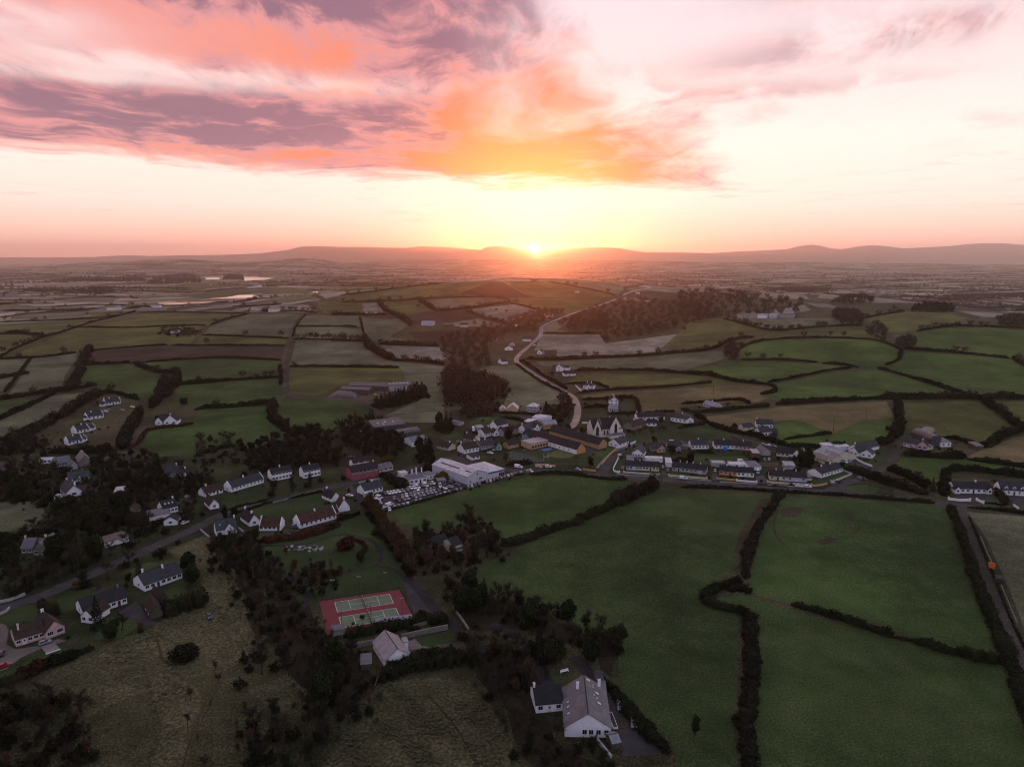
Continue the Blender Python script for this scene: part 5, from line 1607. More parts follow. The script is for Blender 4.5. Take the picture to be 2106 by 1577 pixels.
spot('J', 'red', 5.0, 'at the corner of the rough meadow by the outbuildings', (1340,1020), wide=1.3)
spot('J', 'round', 6.5, 'large and spreading below the L-shaped bungalow', (1060,1080), wide=1.4)
spot('J', 'bare', 8.0, 'spreading beside the L-shaped bungalow', (1160,1000), wide=1.2)
spot('J', 'bush', 4.2, 'alone on the rough meadow inside a ring track', (1755,1260), wide=1.7)
spot('J', 'conifer', 9.0, 'behind the white bungalow with two chimneys', (1330,480))
spot('J', 'round', 8.0, 'at the right end of the white bungalow with two chimneys', (1830,560), wide=1.3)
spot('J', 'round', 7.0, 'at the meadow corner right of the white bungalow', (1800,420), wide=1.3)
spot('a', 'round', 6.0, 'standing in the park beside the curved red hedge', (1085,240), wide=1.1)
spot('a', 'red_bush', 5.4, 'large in the middle of the park', (985,150), wide=1.0)
spot('a', 'red', 6.0, 'beside the park rockery', (600,190))
spot('K', 'cypress', 7.0, 'beside the road at the green-roofed house', (370,640))
spot('G', 'cypress', 8.0, 'dark and rounded on the school lawn by the road', (575,905), wide=1.5)
spot('G', 'bare', 11.0, 'by the roadside left of the school lawn', (375,960))
spot('G', 'round', 8.0, 'dark at the estate road corner', (670,1000))
spot('d', 'cypress', 11.0, 'broad and dark in the middle of the village houses', (1220,740), wide=1.7)
spot('d', 'conifer', 6.0, 'small beside the pink-roofed two-storey house', (1880,160))
spot('d', 'red', 8.0, 'bare before the roadside playing court', (1170,1090), wide=1.4)
spot('h', 'gold_bush', 4.0, 'beside the left wall of the white showroom', (1370,350), wide=1.5)
spot('F', 'gold_bush', 4.5, 'in the dark garden right of the pink inn', (390,850), wide=1.1)
spot('e', 'bare', 9.0, 'by the main road between two terraces', (850,1100))
spot('e', 'round', 6.0, 'in the garden before the grey terrace', (1330,1010), wide=1.2)
spot('e', 'round', 6.5, 'between the cream-gabled house and the white row house', (1060,640), wide=1.2)
spot('e', 'cypress', 7.0, 'behind the lane end of the grey terrace', (1410,800), wide=1.6)
spot('e', 'conifer', 7.0, 'right of the white row house', (1770,560))
spot('I', 'conifer', 9.0, 'at the lane junction left of the tall clipped hedge', (1130,1090), wide=1.0)
spot('I', 'bare', 10.0, 'at the lane junction by the main road', (1200,1190))
spot('I', 'cypress', 4.0, 'small and alone in the field left of the bungalows', (820,920))
spot('I', 'bush', 2.6, 'on the roadside green right of the terraces', (430,1110),(250,1090))
spot('E', 'conifer', 9.0, 'at the left of the wood below the farm field', (1620,580))
spot('E', 'round', 6.0, 'at the edge of the green field above the village wood', (590,730), wide=1.2)
spot('D', 'bare', 6.0, 'in front of the lowest of the four cottages', (830,730))
spot('D', 'cypress', 3.6, 'small, in a row below the four cottages', (860,735),(900,732),(940,732))
spot('D', 'red_bush', 4.6, 'below the lawn of the four cottages', (1050,740), wide=1.6)
spot('D', 'round', 7.0, 'dark, beside the dark green field beyond the gabled house', (1900,270), wide=1.3)
spot('E', 'ivy', 9.0, 'alone in the scrub above the long slate cottage', (570,930))
spot('b', 'round', 9.5, 'big and rounded beside the tarmac yard', (270,560), wide=1.1)
spot('O', 'cypress', 6.0, 'alone near the bottom edge beside the near pasture', (80,1400))
spot('b', 'round', 7.0, 'at the end of the tree belt in the near pasture', (1290,800), wide=1.2)
spot('b', 'red', 8.5, 'rust red beside the drive of the big white house', (700,1010), wide=1.7)
for i, (p, h_) in enumerate((((150,560),9),((195,560),10),((280,655),10),((540,625),8),((570,680),9),((400,735),9),((1080,610),9),((1130,580),8),((200,665),8),((30,660),12))):
 spot('A', 'bare' if i % 3 else 'ivy', h_, 'standing alone on the flat fields left of the lake', p, wide=1.2)
for i, (p, h_) in enumerate((((1280,808),13),((1740,760),11),((1235,745),10),((1160,745),9),((100,830),12),((1500,1015),10),((1820,945),8),((20,860),11),((1680,1010),9),((1640,1012),9),((185,800),10))):
 spot('A', 'bare' if i % 3 else 'ivy', h_, 'standing in the left fields below the diagonal hedge', p, wide=1.15)
for i, p in enumerate(((965,605),(1028,615),(890,690),(830,690),(225,490),(480,580))):
 spot('B', 'bare', 9, 'on the frosted paddocks under the hill', p, wide=1.2)
for i, p in enumerate(((20,720),(410,885),(610,890),(1000,755),(920,750),(570,715),(600,720),(530,710),(745,720),(675,712),(870,690),(1740,855),(1310,590),(455,695),(400,680))):
 spot('C', 'bare' if i % 3 else 'ivy', 9.5, 'in the right fields between the wood and the hill', p, wide=1.1)


def garden_clutter():
 """Shrubs and small trees round the houses."""
 rng = np.random.default_rng(91)
 for b in list(ALL_BLOCKS):
  D = math.hypot(*b.A)
  if not 200 < D < 800 or b.L < 3:
   continue
  for _ in range(5 if D > 330 else 3):
   s_ = rng.uniform(-6, b.L + 6)
   t_ = rng.choice([-1,1]) * rng.uniform(3,9)
   t_ = t_ + (b.d if t_ > 0 else 0)
   p = b.A + b.u * s_ + b.n * t_
   r_ = rng.uniform()
   if r_ < .72:
    STUFF_TREES.append((('bush', 'bush', 'brown_bush')[rng.integers(3)], p[0], p[1], rng.uniform(.8,2.0)))
   elif r_ < .9 and t_ > 0:
    SITES.append((('bare', 'red', 'round')[rng.integers(3)], p[0], p[1], rng.uniform(3.5,6.5), 'small, in a garden among the village houses', 1.0))


ORDN = ['first', 'second', 'third', 'fourth', 'fifth', 'sixth', 'seventh', 'eighth', 'ninth', 'tenth', 'eleventh', 'twelfth', 'thirteenth', 'fourteenth']


def place_sites():
 """The nearest 300 bare trees stand singly, as do the nearest of the other kinds; the rest become one distant mass."""
 cam_xy = np.array([0,0])
 lim = {'bare': 295, 'ivy': 150, 'conifer': 90, 'round': 110, 'red': 150, 'birch': 60, 'brown_bush': 90, 'bush': 60}
 order = sorted(SITES, key=lambda s: math.hypot(s[1], s[2]) / s[3])
 cnt, labels = {}, {}
 feet = [(b.A, b.u, b.n, b.L, b.d) for b in ALL_BLOCKS]
 fa = np.array([f[0] for f in feet])
 rd = np.concatenate([MAIN_ROAD, CHURCH_ROAD])
 for k, x, y, h, ph, wd in order:
  if np.min(np.hypot(rd[:, 0] - x, rd[:, 1] - y)) < 6.5:
   continue
  near = np.nonzero(np.hypot(fa[:, 0] - x, fa[:, 1] - y) < 75)[0]
  hit = False
  for i in near:
   A_, u_, n_, L_, d_ = feet[i]
   q = np.array([x, y]) - A_
   a_, t_ = q @ u_, q @ n_
   mg = min(2.6, h * .3)
   front = mg + (h * .55 if h > 4 and not k.endswith('bush') and k != 'poplar' else 0)
   if -mg < a_ < L_ + mg and -front < t_ < d_ + mg:
    hit = True
    break
  if hit:
   continue
  cnt[k] = cnt.get(k, 0) + 1
  if cnt[k] > lim.get(k, 200):
   STUFF_TREES.append((k, x, y, h))
   continue
  lab = KIND_WORDS[k] + ' ' + ph
  lab = ' '.join(lab.split()[:16])
  labels.setdefault(lab, []).append(plant(k, x, y, h, lab, None, wd))
 for lab, os_ in labels.items():
  if len(os_) > 1:
   w_ = lab.split()
   if len(os_) <= 14 and len(w_) <= 13:
    os_.sort(key=lambda o: o.location.x / o.location.y)
    for i, o in enumerate(os_):
     o['label'] = lab + ', ' + ('leftmost' if i == 0 else 'rightmost' if i == len(os_) - 1 else ORDN[i] + ' from left')
   for o in os_:
    o['group'] = 'trees ' + ' '.join(w_[2:]) if len(w_) > 3 else lab




def _sap(r):
 p = r.normal(size=(90,3)) * np.array([.16,.16,.0]) + np.array([0,0,1.0]) * r.uniform(0,.62,(90,1))
 d = r.normal(size=(90,3)) * .4 + np.array([0,0,1.0])
 return p, d / np.linalg.norm(d, axis=1)[:, None]


def far_trees():
 """Everything too far or too many to stand singly: twiggy crowns joined in one mesh, plus the scrub lines of the far plain."""
 rng = np.random.default_rng(77)
 low = {}
 for i, k in enumerate(('bare', 'conifer', 'bush')):
  r2 = np.random.default_rng(i + 5)
  if k == 'bare':
   lumps = [((0,0,.6),(.34,.34,.36))] + [((math.cos(a) * .24, math.sin(a) * .24,.55 + .12 * (j % 3 - 1)),(.17,.17,.2)) for j, a in enumerate(np.arange(0,6.2,1.05))]
   c = lump_points(r2, lumps, 260)
   up = np.array([0,0,.55])
   d = c - up
   d = d / np.linalg.norm(d, axis=1)[:, None] + r2.normal(size=c.shape) * .4
   d /= np.linalg.norm(d, axis=1)[:, None]
   low[k] = (np.concatenate([slivers(c[::2], d[::2], .17,.046, r2), leaves(c[1::2] * np.array([.92,.92,.98]),.12, r2)]), LEAF['twig'])
   tr = np.array([(-.02,0,0),(.02,0,0),(0,.01,.6),(0,-.02,0),(0,.02,0),(0,0,.6)])
   low[k] = (np.concatenate([low[k][0], tr]), LEAF['twig'])
  elif k == 'conifer':
   z = r2.uniform(.08,1,90)
   a = r2.uniform(0,2 * PI, 90)
   q = .24 * (1 - z) ** .8 + .02
   low[k] = (leaves(np.stack([np.cos(a) * q, np.sin(a) * q, z], 1),.14, r2), LEAF['needle'])
  else:
   lumps = [((0,0,.45),(.5,.5,.45))]
   lumps += [((math.cos(a) * .34, math.sin(a) * .34,.35 + .3 * (j % 2)),(.26,.26,.26)) for j, a in enumerate(np.arange(0,6,1.1))]
   low[k] = (leaves(lump_points(r2, lumps, 420,.6),.13, r2), LEAF['hedge'])
 low['sapling'] = (slivers(*(lambda p, d: (p, d))(*_sap(np.random.default_rng(9))),.42,.035, np.random.default_rng(10)), LEAF['twig'])
 m_of = {'sapling': 'sapling', 'bare': 'bare', 'ivy': 'bare', 'red': 'bare', 'birch': 'bare', 'poplar': 'bare', 'conifer': 'conifer', 'round': 'conifer', 'cypress': 'conifer', 'bush': 'bush', 'brown_bush': 'bush', 'red_bush': 'bush', 'gold_bush': 'bush'}
 sets = {'bare': [], 'conifer': [], 'bush': [], 'brown': [], 'sapling': []}
 feet = [(b.A, b.u, b.n, b.L, b.d) for b in ALL_BLOCKS]
 fa = np.array([f[0] for f in feet])
 rd = np.concatenate([MAIN_ROAD, CHURCH_ROAD])
 for k, x, y, h in STUFF_TREES:
  if np.min(np.hypot(rd[:, 0] - x, rd[:, 1] - y)) < 6 or any(-1.5 < (np.array([x, y]) - feet[i][0]) @ feet[i][1] < feet[i][3] + 1.5 and -3.0 < (np.array([x, y]) - feet[i][0]) @ feet[i][2] < feet[i][4] + 1.5 for i in np.nonzero(np.hypot(fa[:, 0] - x, fa[:, 1] - y) < 70)[0]):
   continue
  P_, m_ = low[m_of[k]]
  a = rng.uniform(0,2 * PI)
  ca, sa = math.cos(a), math.sin(a)
  wd = rng.uniform(.85,1.2)
  Q = np.stack([(P_[:, 0] * ca - P_[:, 1] * sa) * h * wd + x, (P_[:, 0] * sa + P_[:, 1] * ca) * h * wd + y, P_[:, 2] * h + T1(x, y) - .1], 1)
  key = m_of[k] if k != 'brown_bush' else 'brown'
  sets[key].append(Q)
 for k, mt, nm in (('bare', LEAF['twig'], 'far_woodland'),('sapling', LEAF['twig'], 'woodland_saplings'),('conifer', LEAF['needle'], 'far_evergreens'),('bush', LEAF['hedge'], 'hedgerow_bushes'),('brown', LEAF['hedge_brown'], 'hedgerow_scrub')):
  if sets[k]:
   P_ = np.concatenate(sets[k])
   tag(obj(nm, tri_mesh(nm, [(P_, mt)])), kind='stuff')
 # the far plain: thin hedge lines, with scattered trees, and clumps
 out, strip = [], []
 bt = low['bare'][0]
 lump = leaves(lump_points(np.random.default_rng(3), [((0,0,.5),(.42,.42,.45))], 60),.34, np.random.default_rng(4))
 for _ in range(900):
  D = 1950 * (10500 / 1950) ** rng.uniform(0,1) ** .9
  a = R(rng.uniform(-39,39))
  x, y = D * math.sin(a), D * math.cos(a)
  if (T1(x, y) > 38 and y < 2600) or ((abs(x + 1050) < 370 and 1850 < y < 3300) or (abs(x + 1850) < 480 and 3300 < y < 5400)):
   continue
  L = rng.uniform(120,520)
  th = (.12 if rng.uniform() < .66 else 1.45) + rng.normal() * .13 + .12 * math.sin(x / 900)
  n = max(3, int(L / 22))
  s_ = (np.arange(n) / (n - 1) - .5) * L
  px_, py_ = x + math.cos(th) * s_ + rng.normal(size=n) * 1.5, y + math.sin(th) * s_ + rng.normal(size=n) * 1.5
  z_ = T(px_, py_) - .3
  w_, h_ = rng.uniform(1.6,3.4, n), rng.uniform(1.6,3.6, n)
  for i in range(n - 1):
   nx, ny = -math.sin(th), math.cos(th)
   A_ = [(px_[k] + nx * w_[k] * e, py_[k] + ny * w_[k] * e, z_[k] + (h_[k] if t else 0)) for k in (i, i + 1) for e, t in ((-.6,0),(0,1),(.6,0))]
   for q in ((0,3,4),(0,4,1),(1,4,5),(1,5,2)):
    strip += [A_[k] for k in q]
  for i in range(int(L / rng.uniform(25,130))):
   f = rng.uniform(-.5,.5) * L
   h = rng.uniform(5,11)
   qx, qy = x + math.cos(th) * f, y + math.sin(th) * f
   src = bt if D < 3200 else lump
   out.append(src * np.array([h * 1.1, h * 1.1, h]) + np.array([qx, qy, T1(qx, qy) - .2]))
 for _ in range(120):
  D = 2300 * (10500 / 2300) ** rng.uniform(0,1)
  a = R(rng.uniform(-39,39))
  x, y = D * math.sin(a), D * math.cos(a)
  if (abs(x + 1050) < 370 and 1850 < y < 3300) or (abs(x + 1850) < 480 and 3300 < y < 5400):
   continue
  for i in range(int(rng.uniform(10,46))):
   h = rng.uniform(7,13)
   qx, qy = x + rng.normal() * D * .018, y + rng.normal() * 26
   out.append(lump * np.array([h, h, h]) + np.array([qx, qy, T1(qx, qy) - .2]))
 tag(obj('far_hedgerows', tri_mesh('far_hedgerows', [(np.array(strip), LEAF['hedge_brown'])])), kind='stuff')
 tag(obj('far_trees', tri_mesh('far_trees', [(np.concatenate(out), LEAF['twig'])])), kind='stuff')


# ------------------------------------------------------------------ buildings
WALL = {k: plain('render_' + k, c, .9,.15, v, .5) for k, c, v in (
 ('white', (0.78,0.77,0.81),.08),('cream', (0.56,0.51,0.40),.12),('grey', (0.33,0.32,0.34),.15),('stone', (0.19,0.17,0.155),.3),
 ('pink', (0.52,0.36,0.36),.12),('rose', (0.34,0.085,0.10),.12),('amber', (0.40,0.265,0.12),.12),('church', (0.62,0.59,0.52),.12),('orange', (0.52,0.27,0.10),.12),('peach', (0.52,0.34,0.22),.12),
 ('teal', (0.16,0.36,0.31),.12),('lavender', (0.44,0.45,0.56),.1),('brown', (0.10,0.075,0.060),.25),('clad', (0.46,0.46,0.52),.08),('darkclad', (0.07,0.072,0.08),.15),('timber', (0.09,0.075,0.055),.3))}


def slates(name, col, rough, spec, pitch=.3):
 """Roofing in courses: fine lines across, blotchy weathering."""
 m, N, b = material(name)
 tc = N.new('ShaderNodeTexCoord').outputs['Object']
 n = N.add(N.mul(N.noise(tc, .35,5.0),.6), N.mul(N.noise(tc, 2.6,3.0),.4))
 k = N.mr(n, .32,.68,.68,1.35)
 x, y, z = N.sep(tc)
 w = N.m('FRACT', N.mul(z, 1.0 / pitch))
 k = N.mul(k, N.mr(w, 0.0,.25,.80,1.0))
 N.put(b.inputs['Base Color'], N.mix(1.0,(*col,), N.xyz(k, k, k), 'MULTIPLY'))
 b.inputs['Roughness'].default_value = rough
 b.inputs['Specular IOR Level'].default_value = spec
 return m


ROOF = {k: slates('roof_' + k, c, r_, s_) for k, c, r_, s_ in (
 ('slate', (0.034,0.036,0.044),.7,.2),('dark', (0.022,0.021,0.024),.75,.18),('brown', (0.042,0.028,0.022),.8,.15),('red', (0.062,0.031,0.023),.8,.15),
 ('grey', (0.11,0.11,0.125),.6,.35),('metal', (0.20,0.20,0.22),.42,.5),('pale', (0.46,0.45,0.49),.5,.45),('green', (0.030,0.042,0.042),.65,.3),('tin', (0.085,0.072,0.068),.55,.4))}
TRIM = plain('white_trim', (0.72,0.72,0.75),.7,.3,.06)
POT = plain('clay_pot', (0.28,0.15,0.09),.8,.2)
m, N, b = material('window_glass')
b.inputs['Base Color'].default_value = (0.012,0.013,0.016,1)
b.inputs['Roughness'].default_value = .12
b.inputs['Specular IOR Level'].default_value = .5
GLASS = m
DOORM = [plain('door_' + n_, c, .6,.35,.1) for n_, c in (('brown', (.06,.03,.02)),('red', (.14,.02,.02)),('dark', (.03,.03,.035)),('white', (.6,.6,.62)))]
_shared = {}


def shared(key, fn):
 if key not in _shared:
  _shared[key] = fn()
 return _shared[key]


def window_mesh(w, h, frame=None, bars=1):
 def f():
  mb = MB()
  fr = frame or TRIM
  t = .06
  mb.box(-w / 2, w / 2,-.05,.02,0, t, fr)
  mb.box(-w / 2, w / 2,-.05,.02, h - t, h, fr)
  mb.box(-w / 2,-w / 2 + t, -.05,.02, t, h - t, fr)
  mb.box(w / 2 - t, w / 2,-.05,.02, t, h - t, fr)
  for i in range(bars):
   x = -w / 2 + w * (i + 1) / (bars + 1)
   mb.box(x - .02, x + .02,-.04,.02, t, h - t, fr)
  mb.box(-w / 2 - .08, w / 2 + .08,-.12,.02,-.09,0, fr)
  mb.poly([(-w / 2 + t, -.012, t),(w / 2 - t, -.012, t),(w / 2 - t, -.012, h - t),(-w / 2 + t, -.012, h - t)], GLASS)
  return mb.mesh('window')
 return shared(('win', w, h, frame.name if frame else '', bars), f)


def door_mesh(w, h, m_):
 def f():
  mb = MB()
  mb.box(-w / 2, w / 2,-.05,.02,0, h, m_)
  mb.box(-w / 2 - .09,-w / 2,-.07,.02,0, h + .09, TRIM)
  mb.box(w / 2, w / 2 + .09,-.07,.02,0, h + .09, TRIM)
  mb.box(-w / 2, w / 2,-.07,.02, h, h + .09, TRIM)
  mb.box(-w * .25, w * .25,-.06,-.05, h * .55, h * .85, GLASS)
  return mb.mesh('door')
 return shared(('door', w, h, m_.name), f)


def lancet_mesh(w, h):
 def f():
  mb = MB()
  fr = WALL['stone']
  a = [(-w / 2,0),(w / 2,0),(w / 2, h * .72),(w * .28, h * .88),(0, h),(-w * .28, h * .88),(-w / 2, h * .72)]
  mb.poly([(x, -.02, z) for x, z in a], GLASS)
  for (x0, z0),(x1, z1) in zip(a, a[1:] + a[:1]):
   mb.tube((x0,-.02, z0),(x1,-.02, z1),.09,.09, fr, 4, False)
  mb.tube((0,-.03,.1),(0,-.03, h * .95),.05,.05, fr, 4, False)
  return mb.mesh('window')
 return shared(('lancet', w, h), f)


def skylight_mesh(w, h):
 def f():
  mb = MB()
  mb.box(-w / 2, w / 2,-h / 2, h / 2,0,.07, ROOF['dark'])
  gl = shared('skyglass', lambda: plain('skylight_glass', (0.40,0.40,0.43),.12,.8,.05)) if w < 4 else GLASS
  mb.poly([(-w / 2 + .06,-h / 2 + .06,.074),(w / 2 - .06,-h / 2 + .06,.074),(w / 2 - .06, h / 2 - .06,.074),(-w / 2 + .06, h / 2 - .06,.074)], gl)
  return mb.mesh('skylight')
 return shared(('sky', w, h), f)


def chimney_mesh(m_, h=1.2):
 def f():
  mb = MB()
  mb.box(-.40,.40,-.26,.26,-1.0, h - .12, m_)
  mb.box(-.46,.46,-.32,.32, h - .12, h, m_)
  for x in (-.2,.2):
   mb.tube((x, 0, h),(x, 0, h + .3),.11,.09, POT, 6)
  return mb.mesh('chimney')
 return shared(('chim', m_.name, h), f)


ALL_BLOCKS = []


class Blk:
 """One block of a building: front base line A-B on the ground, depth away from the viewer, eaves, rise, ridge direction."""
 def __init__(s, a, b, d, e=2.7, r=2.6, ridge='x', wall='white', roof='slate', win=0, floors=1, door=None, side=0, cop=False, wsize=(1.4,1.25), frame=None, sky=(), noroof=False, wz=None, lift=0.0, wat=None):
  s.__dict__.update(locals())
  ALL_BLOCKS.append(s)
  A, B = np.array(a[:2]), np.array(b[:2])
  u = B - A
  s.L = float(np.hypot(*u))
  u = u / s.L
  n = np.array([-u[1], u[0]])
  if n @ ((A + B) / 2) < 0:
   n = -n
  s.A, s.u, s.n = A, u, n
  cs = [A, B, A + n * d, B + n * d]
  zs = [T1(*c) for c in cs]
  s.z0 = float(np.mean(zs)) + lift
  s.zb = min(zs) - .6 + (0 if lift < 1 else lift)

 def w(s, a, t, z):
  p = s.A + s.u * a + s.n * t
  return (p[0], p[1], s.z0 + z)


def prism(mb, b, prof_axis, pts, lo, hi, m_, end_m=None):
 """Extrude a profile (pts in (across, z)) along the block's x or y axis from lo to hi."""
 P0 = [b.w(lo, c, z) if prof_axis == 'x' else b.w(c, lo, z) for c, z in pts]
 P1 = [b.w(hi, c, z) if prof_axis == 'x' else b.w(c, hi, z) for c, z in pts]
 n = len(pts)
 for i in range(n):
  j = (i + 1) % n
  mb.poly([P0[i], P0[j], P1[j], P1[i]], m_)
 mb.poly(P0, end_m or m_)
 mb.poly(P1[::-1], end_m or m_)


class LocalMB(MB):
 """World-space input, mesh stored in the owner's local space."""
 def __init__(s, M):
  super().__init__()
  s.M = M

 def mesh(s, name, smooth=False):
  s.v = [tuple(s.M @ Vector(p)) for p in s.v]
  me = super().mesh(name, smooth)
  bm = bmesh.new()
  bm.from_mesh(me)
  bmesh.ops.remove_doubles(bm, verts=bm.verts, dist=.001)
  bmesh.ops.recalc_face_normals(bm, faces=bm.faces)
  bm.to_mesh(me)
  bm.free()
  return me


def put(me, name, parent, Mi, pos, xdir, ndir=None):
 """Place a shared mesh on a wall: pos in world, xdir along the wall, outward = -local y."""
 o = obj(name, me, parent)
 X = Vector((xdir[0], xdir[1], 0)).normalized()
 Z = Vector((0,0,1))
 Y = Z.cross(X)
 Mw = Matrix((X, Y, Z)).transposed().to_4x4()
 Mw.translation = Vector(pos)
 o.matrix_local = Mi @ Mw
 return o


def building(name, label, cat, blocks, chim=(), cc='white', group=None, ch=1.2, dormers=()):
 b0 = blocks[0]
 ctr = b0.w(b0.L / 2, b0.d / 2,0)
 rz = math.atan2(b0.u[1], b0.u[0])
 root = empty(name, ctr, rz)
 tag(root, label, cat, group)
 Mw = Matrix.Translation(Vector(ctr)) @ Matrix.Rotation(rz, 4, 'Z')
 Mi = Mw.inverted()
 walls, roofs = [], []
 for k, b in enumerate(blocks):
  wm = WALL[b.wall]
  mb = LocalMB(Mi)
  walls.append(mb)
  L, d, e, r_ = b.L, b.d, b.e, b.r
  zb = b.zb - b.z0
  if b.ridge == 'x':
   prism(mb, b, 'x', [(0, zb),(0, e),(d / 2, e + r_),(d, e),(d, zb)], 0, L, wm)
  elif b.ridge == 'y':
   prism(mb, b, 'y', [(0, zb),(0, e),(L / 2, e + r_),(L, e),(L, zb)], 0, d, wm)
  elif b.ridge == 'mono':
   prism(mb, b, 'x', [(0, zb),(0, e),(d, e + r_),(d, zb)], 0, L, wm)
  elif b.ridge == 'barrel':
   arc = [(d / 2 - d / 2 * math.cos(q), e + r_ * math.sin(q)) for q in np.linspace(0, PI, 9)]
   prism(mb, b, 'x', [(0, zb)] + arc + [(d, zb)], 0, L, wm)
  elif b.ridge == 'barrely':
   arc = [(L / 2 - L / 2 * math.cos(q), e + r_ * math.sin(q)) for q in np.linspace(0, PI, 9)]
   prism(mb, b, 'y', [(0, zb)] + arc + [(L, zb)], 0, d, wm)
  else:
   prism(mb, b, 'x', [(0, zb),(0, e),(d, e),(d, zb)], 0, L, wm)
  # roof slabs
  rm = ROOF[b.roof]
  rb = LocalMB(Mi)
  ov, th, ve = .35,.16,(.05 if b.cop else .28)

  def slab(axis, pts, lo, hi, mm=rm):
   prism(rb, b, axis, pts, lo, hi, mm)
  g = .02
  if b.ridge in ('x', 'y') and not b.noroof:
   W_ = d if b.ridge == 'x' else L
   E_ = L if b.ridge == 'x' else d
   sl = r_ / (W_ / 2)
   z_e = e - sl * ov
   prof = [(-ov, z_e + g),(W_ / 2, e + r_ + g),(W_ + ov, z_e + g),(W_ + ov, z_e + th),(W_ / 2, e + r_ + th * 1.3),(-ov, z_e + th)]
   slab(b.ridge, prof, -ve, E_ + ve)
   mid = W_ / 2
   slab(b.ridge, [(mid - .16, e + r_ + th * 1.3 - .05),(mid, e + r_ + th * 1.3 + .07),(mid + .16, e + r_ + th * 1.3 - .05)], -ve, E_ + ve, ROOF['dark'] if b.roof != 'pale' else rm)
   if b.cop:
    for lo, hi in ((-.06,.28),(E_ - .28, E_ + .06)):
     slab(b.ridge, [(-.1, e - .2),(W_ / 2, e + r_ - .02),(W_ + .1, e - .2),(W_ + .1, e + .28),(W_ / 2, e + r_ + .46),(-.1, e + .28)], lo, hi, wm)
  elif b.ridge == 'hip':
   hx = min(d / 2 * .95, L / 2 * .95)
   c4 = [b.w(-ov, -ov, e), b.w(L + ov, -ov, e), b.w(L + ov, d + ov, e), b.w(-ov, d + ov, e)]
   c4u = [b.w(-ov, -ov, e + th), b.w(L + ov, -ov, e + th), b.w(L + ov, d + ov, e + th), b.w(-ov, d + ov, e + th)]
   p, q = (b.w(hx, d / 2, e + r_), b.w(L - hx, d / 2, e + r_)) if L >= d else (b.w(L / 2, d / 2 - .01 - (d - L) / 2, e + r_), b.w(L / 2, d / 2 + .01 + (d - L) / 2, e + r_))
   if L >= d:
    rb.poly([c4u[0], c4u[1], q, p], rm); rb.poly([c4u[1], c4u[2], q], rm); rb.poly([c4u[2], c4u[3], p, q], rm); rb.poly([c4u[3], c4u[0], p], rm)
   else:
    rb.poly([c4u[0], c4u[1], p], rm); rb.poly([c4u[1], c4u[2], q, p], rm); rb.poly([c4u[2], c4u[3], q], rm); rb.poly([c4u[3], c4u[0], p, q], rm)
   for i in range(4):
    rb.poly([c4[i], c4[(i + 1) % 4], c4u[(i + 1) % 4], c4u[i]], TRIM if b.wall == 'white' else rm)
   rb.poly(c4[::-1], rm)
  elif b.ridge == 'mono':
   slab('x', [(-ov, e - .1 + g),(d + ov, e + r_ + .1 + g),(d + ov, e + r_ + .1 + th),(-ov, e - .1 + th)], -ve, L + ve)
  elif b.ridge in ('barrel', 'barrely'):
   W_ = d if b.ridge == 'barrel' else L
   E_ = L if b.ridge == 'barrel' else d
   a1 = [(W_ / 2 - (W_ / 2 + .2) * math.cos(q), e + g + (r_ + .03) * math.sin(q)) for q in np.linspace(0, PI, 13)]
   a2 = [(W_ / 2 - (W_ / 2 + .3) * math.cos(q), e + g + (r_ + .15) * math.sin(q)) for q in np.linspace(PI, 0,13)]
   slab('x' if b.ridge == 'barrel' else 'y', a1 + a2,-.2, E_ + .2)
  elif b.ridge == 'flat':
   slab('x', [(-.2, e + g),(d + .2, e + g),(d + .2, e + .28),(-.2, e + .28)], -.2, L + .2)
  ro = None
  if rb.v:
   ro = rb.build('roof', root)
  roofs.append(ro)
  # windows
  wz = b.wz if b.wz is not None else .95
  ww, wh = b.wsize
  fr = WALL[b.frame] if b.frame else None
  for fl in range(b.floors):
   z = wz + fl * 2.55
   for i in range(len(b.wat) if b.wat else b.win):
    a = (b.wat[i] if b.wat else (i + .5) / b.win) * L
    if b.door is not None and fl == 0 and abs(i - b.door) < .01:
     put(door_mesh(1.0,2.1, DOORM[(k + len(label)) % 4]), 'door', root, Mi, b.w(a, -.012,.05), b.u)
     continue
    put(window_mesh(ww, wh, fr, 2 if ww > 1.6 else 1), 'window', root, Mi, b.w(a, -.012, z), b.u)
  if b.side:
   mid = b.A + b.n * d / 2
   left_vis = (-b.u) @ (-mid) > 0
   for i in range(abs(b.side)):
    t = (i + .5) / abs(b.side) * d * .8 + d * .1
    if left_vis:
     put(window_mesh(1.1,1.1, fr), 'window', root, Mi, b.w(-.012, t, wz),-b.n)
    else:
     put(window_mesh(1.1,1.1, fr), 'window', root, Mi, b.w(L + .012, t, wz), b.n)
  for (fa, ft, sw, sh) in b.sky:     # skylights: fraction along the ridge, fraction up the visible slope (negative = second slope)
   W_ = d if b.ridge == 'x' else L
   E_ = L if b.ridge == 'x' else d
   sl = math.atan2(r_, W_ / 2)
   c_ = abs(ft) * W_ / 2
   zz = e + abs(ft) * r_ + .19
   cc_ = c_ if ft > 0 else W_ - c_
   pos = b.w(fa * E_, cc_, zz) if b.ridge == 'x' else b.w(cc_, fa * E_, zz)
   axis = b.n if b.ridge == 'x' else b.u
   s_ = 1 if ft > 0 else -1
   Y = Vector((axis[0] * s_ * math.cos(sl), axis[1] * s_ * math.cos(sl), math.sin(sl)))
   Zn = Vector((-axis[0] * s_ * math.sin(sl),-axis[1] * s_ * math.sin(sl), math.cos(sl)))
   X = Y.cross(Zn)
   M4 = Matrix((X, Y, Zn)).transposed().to_4x4()
   M4.translation = Vector(pos)
   o = obj('skylight', skylight_mesh(sw, sh), ro)
   o.matrix_local = Mi @ M4
 for mb in walls:
  mb.build('wall', root)
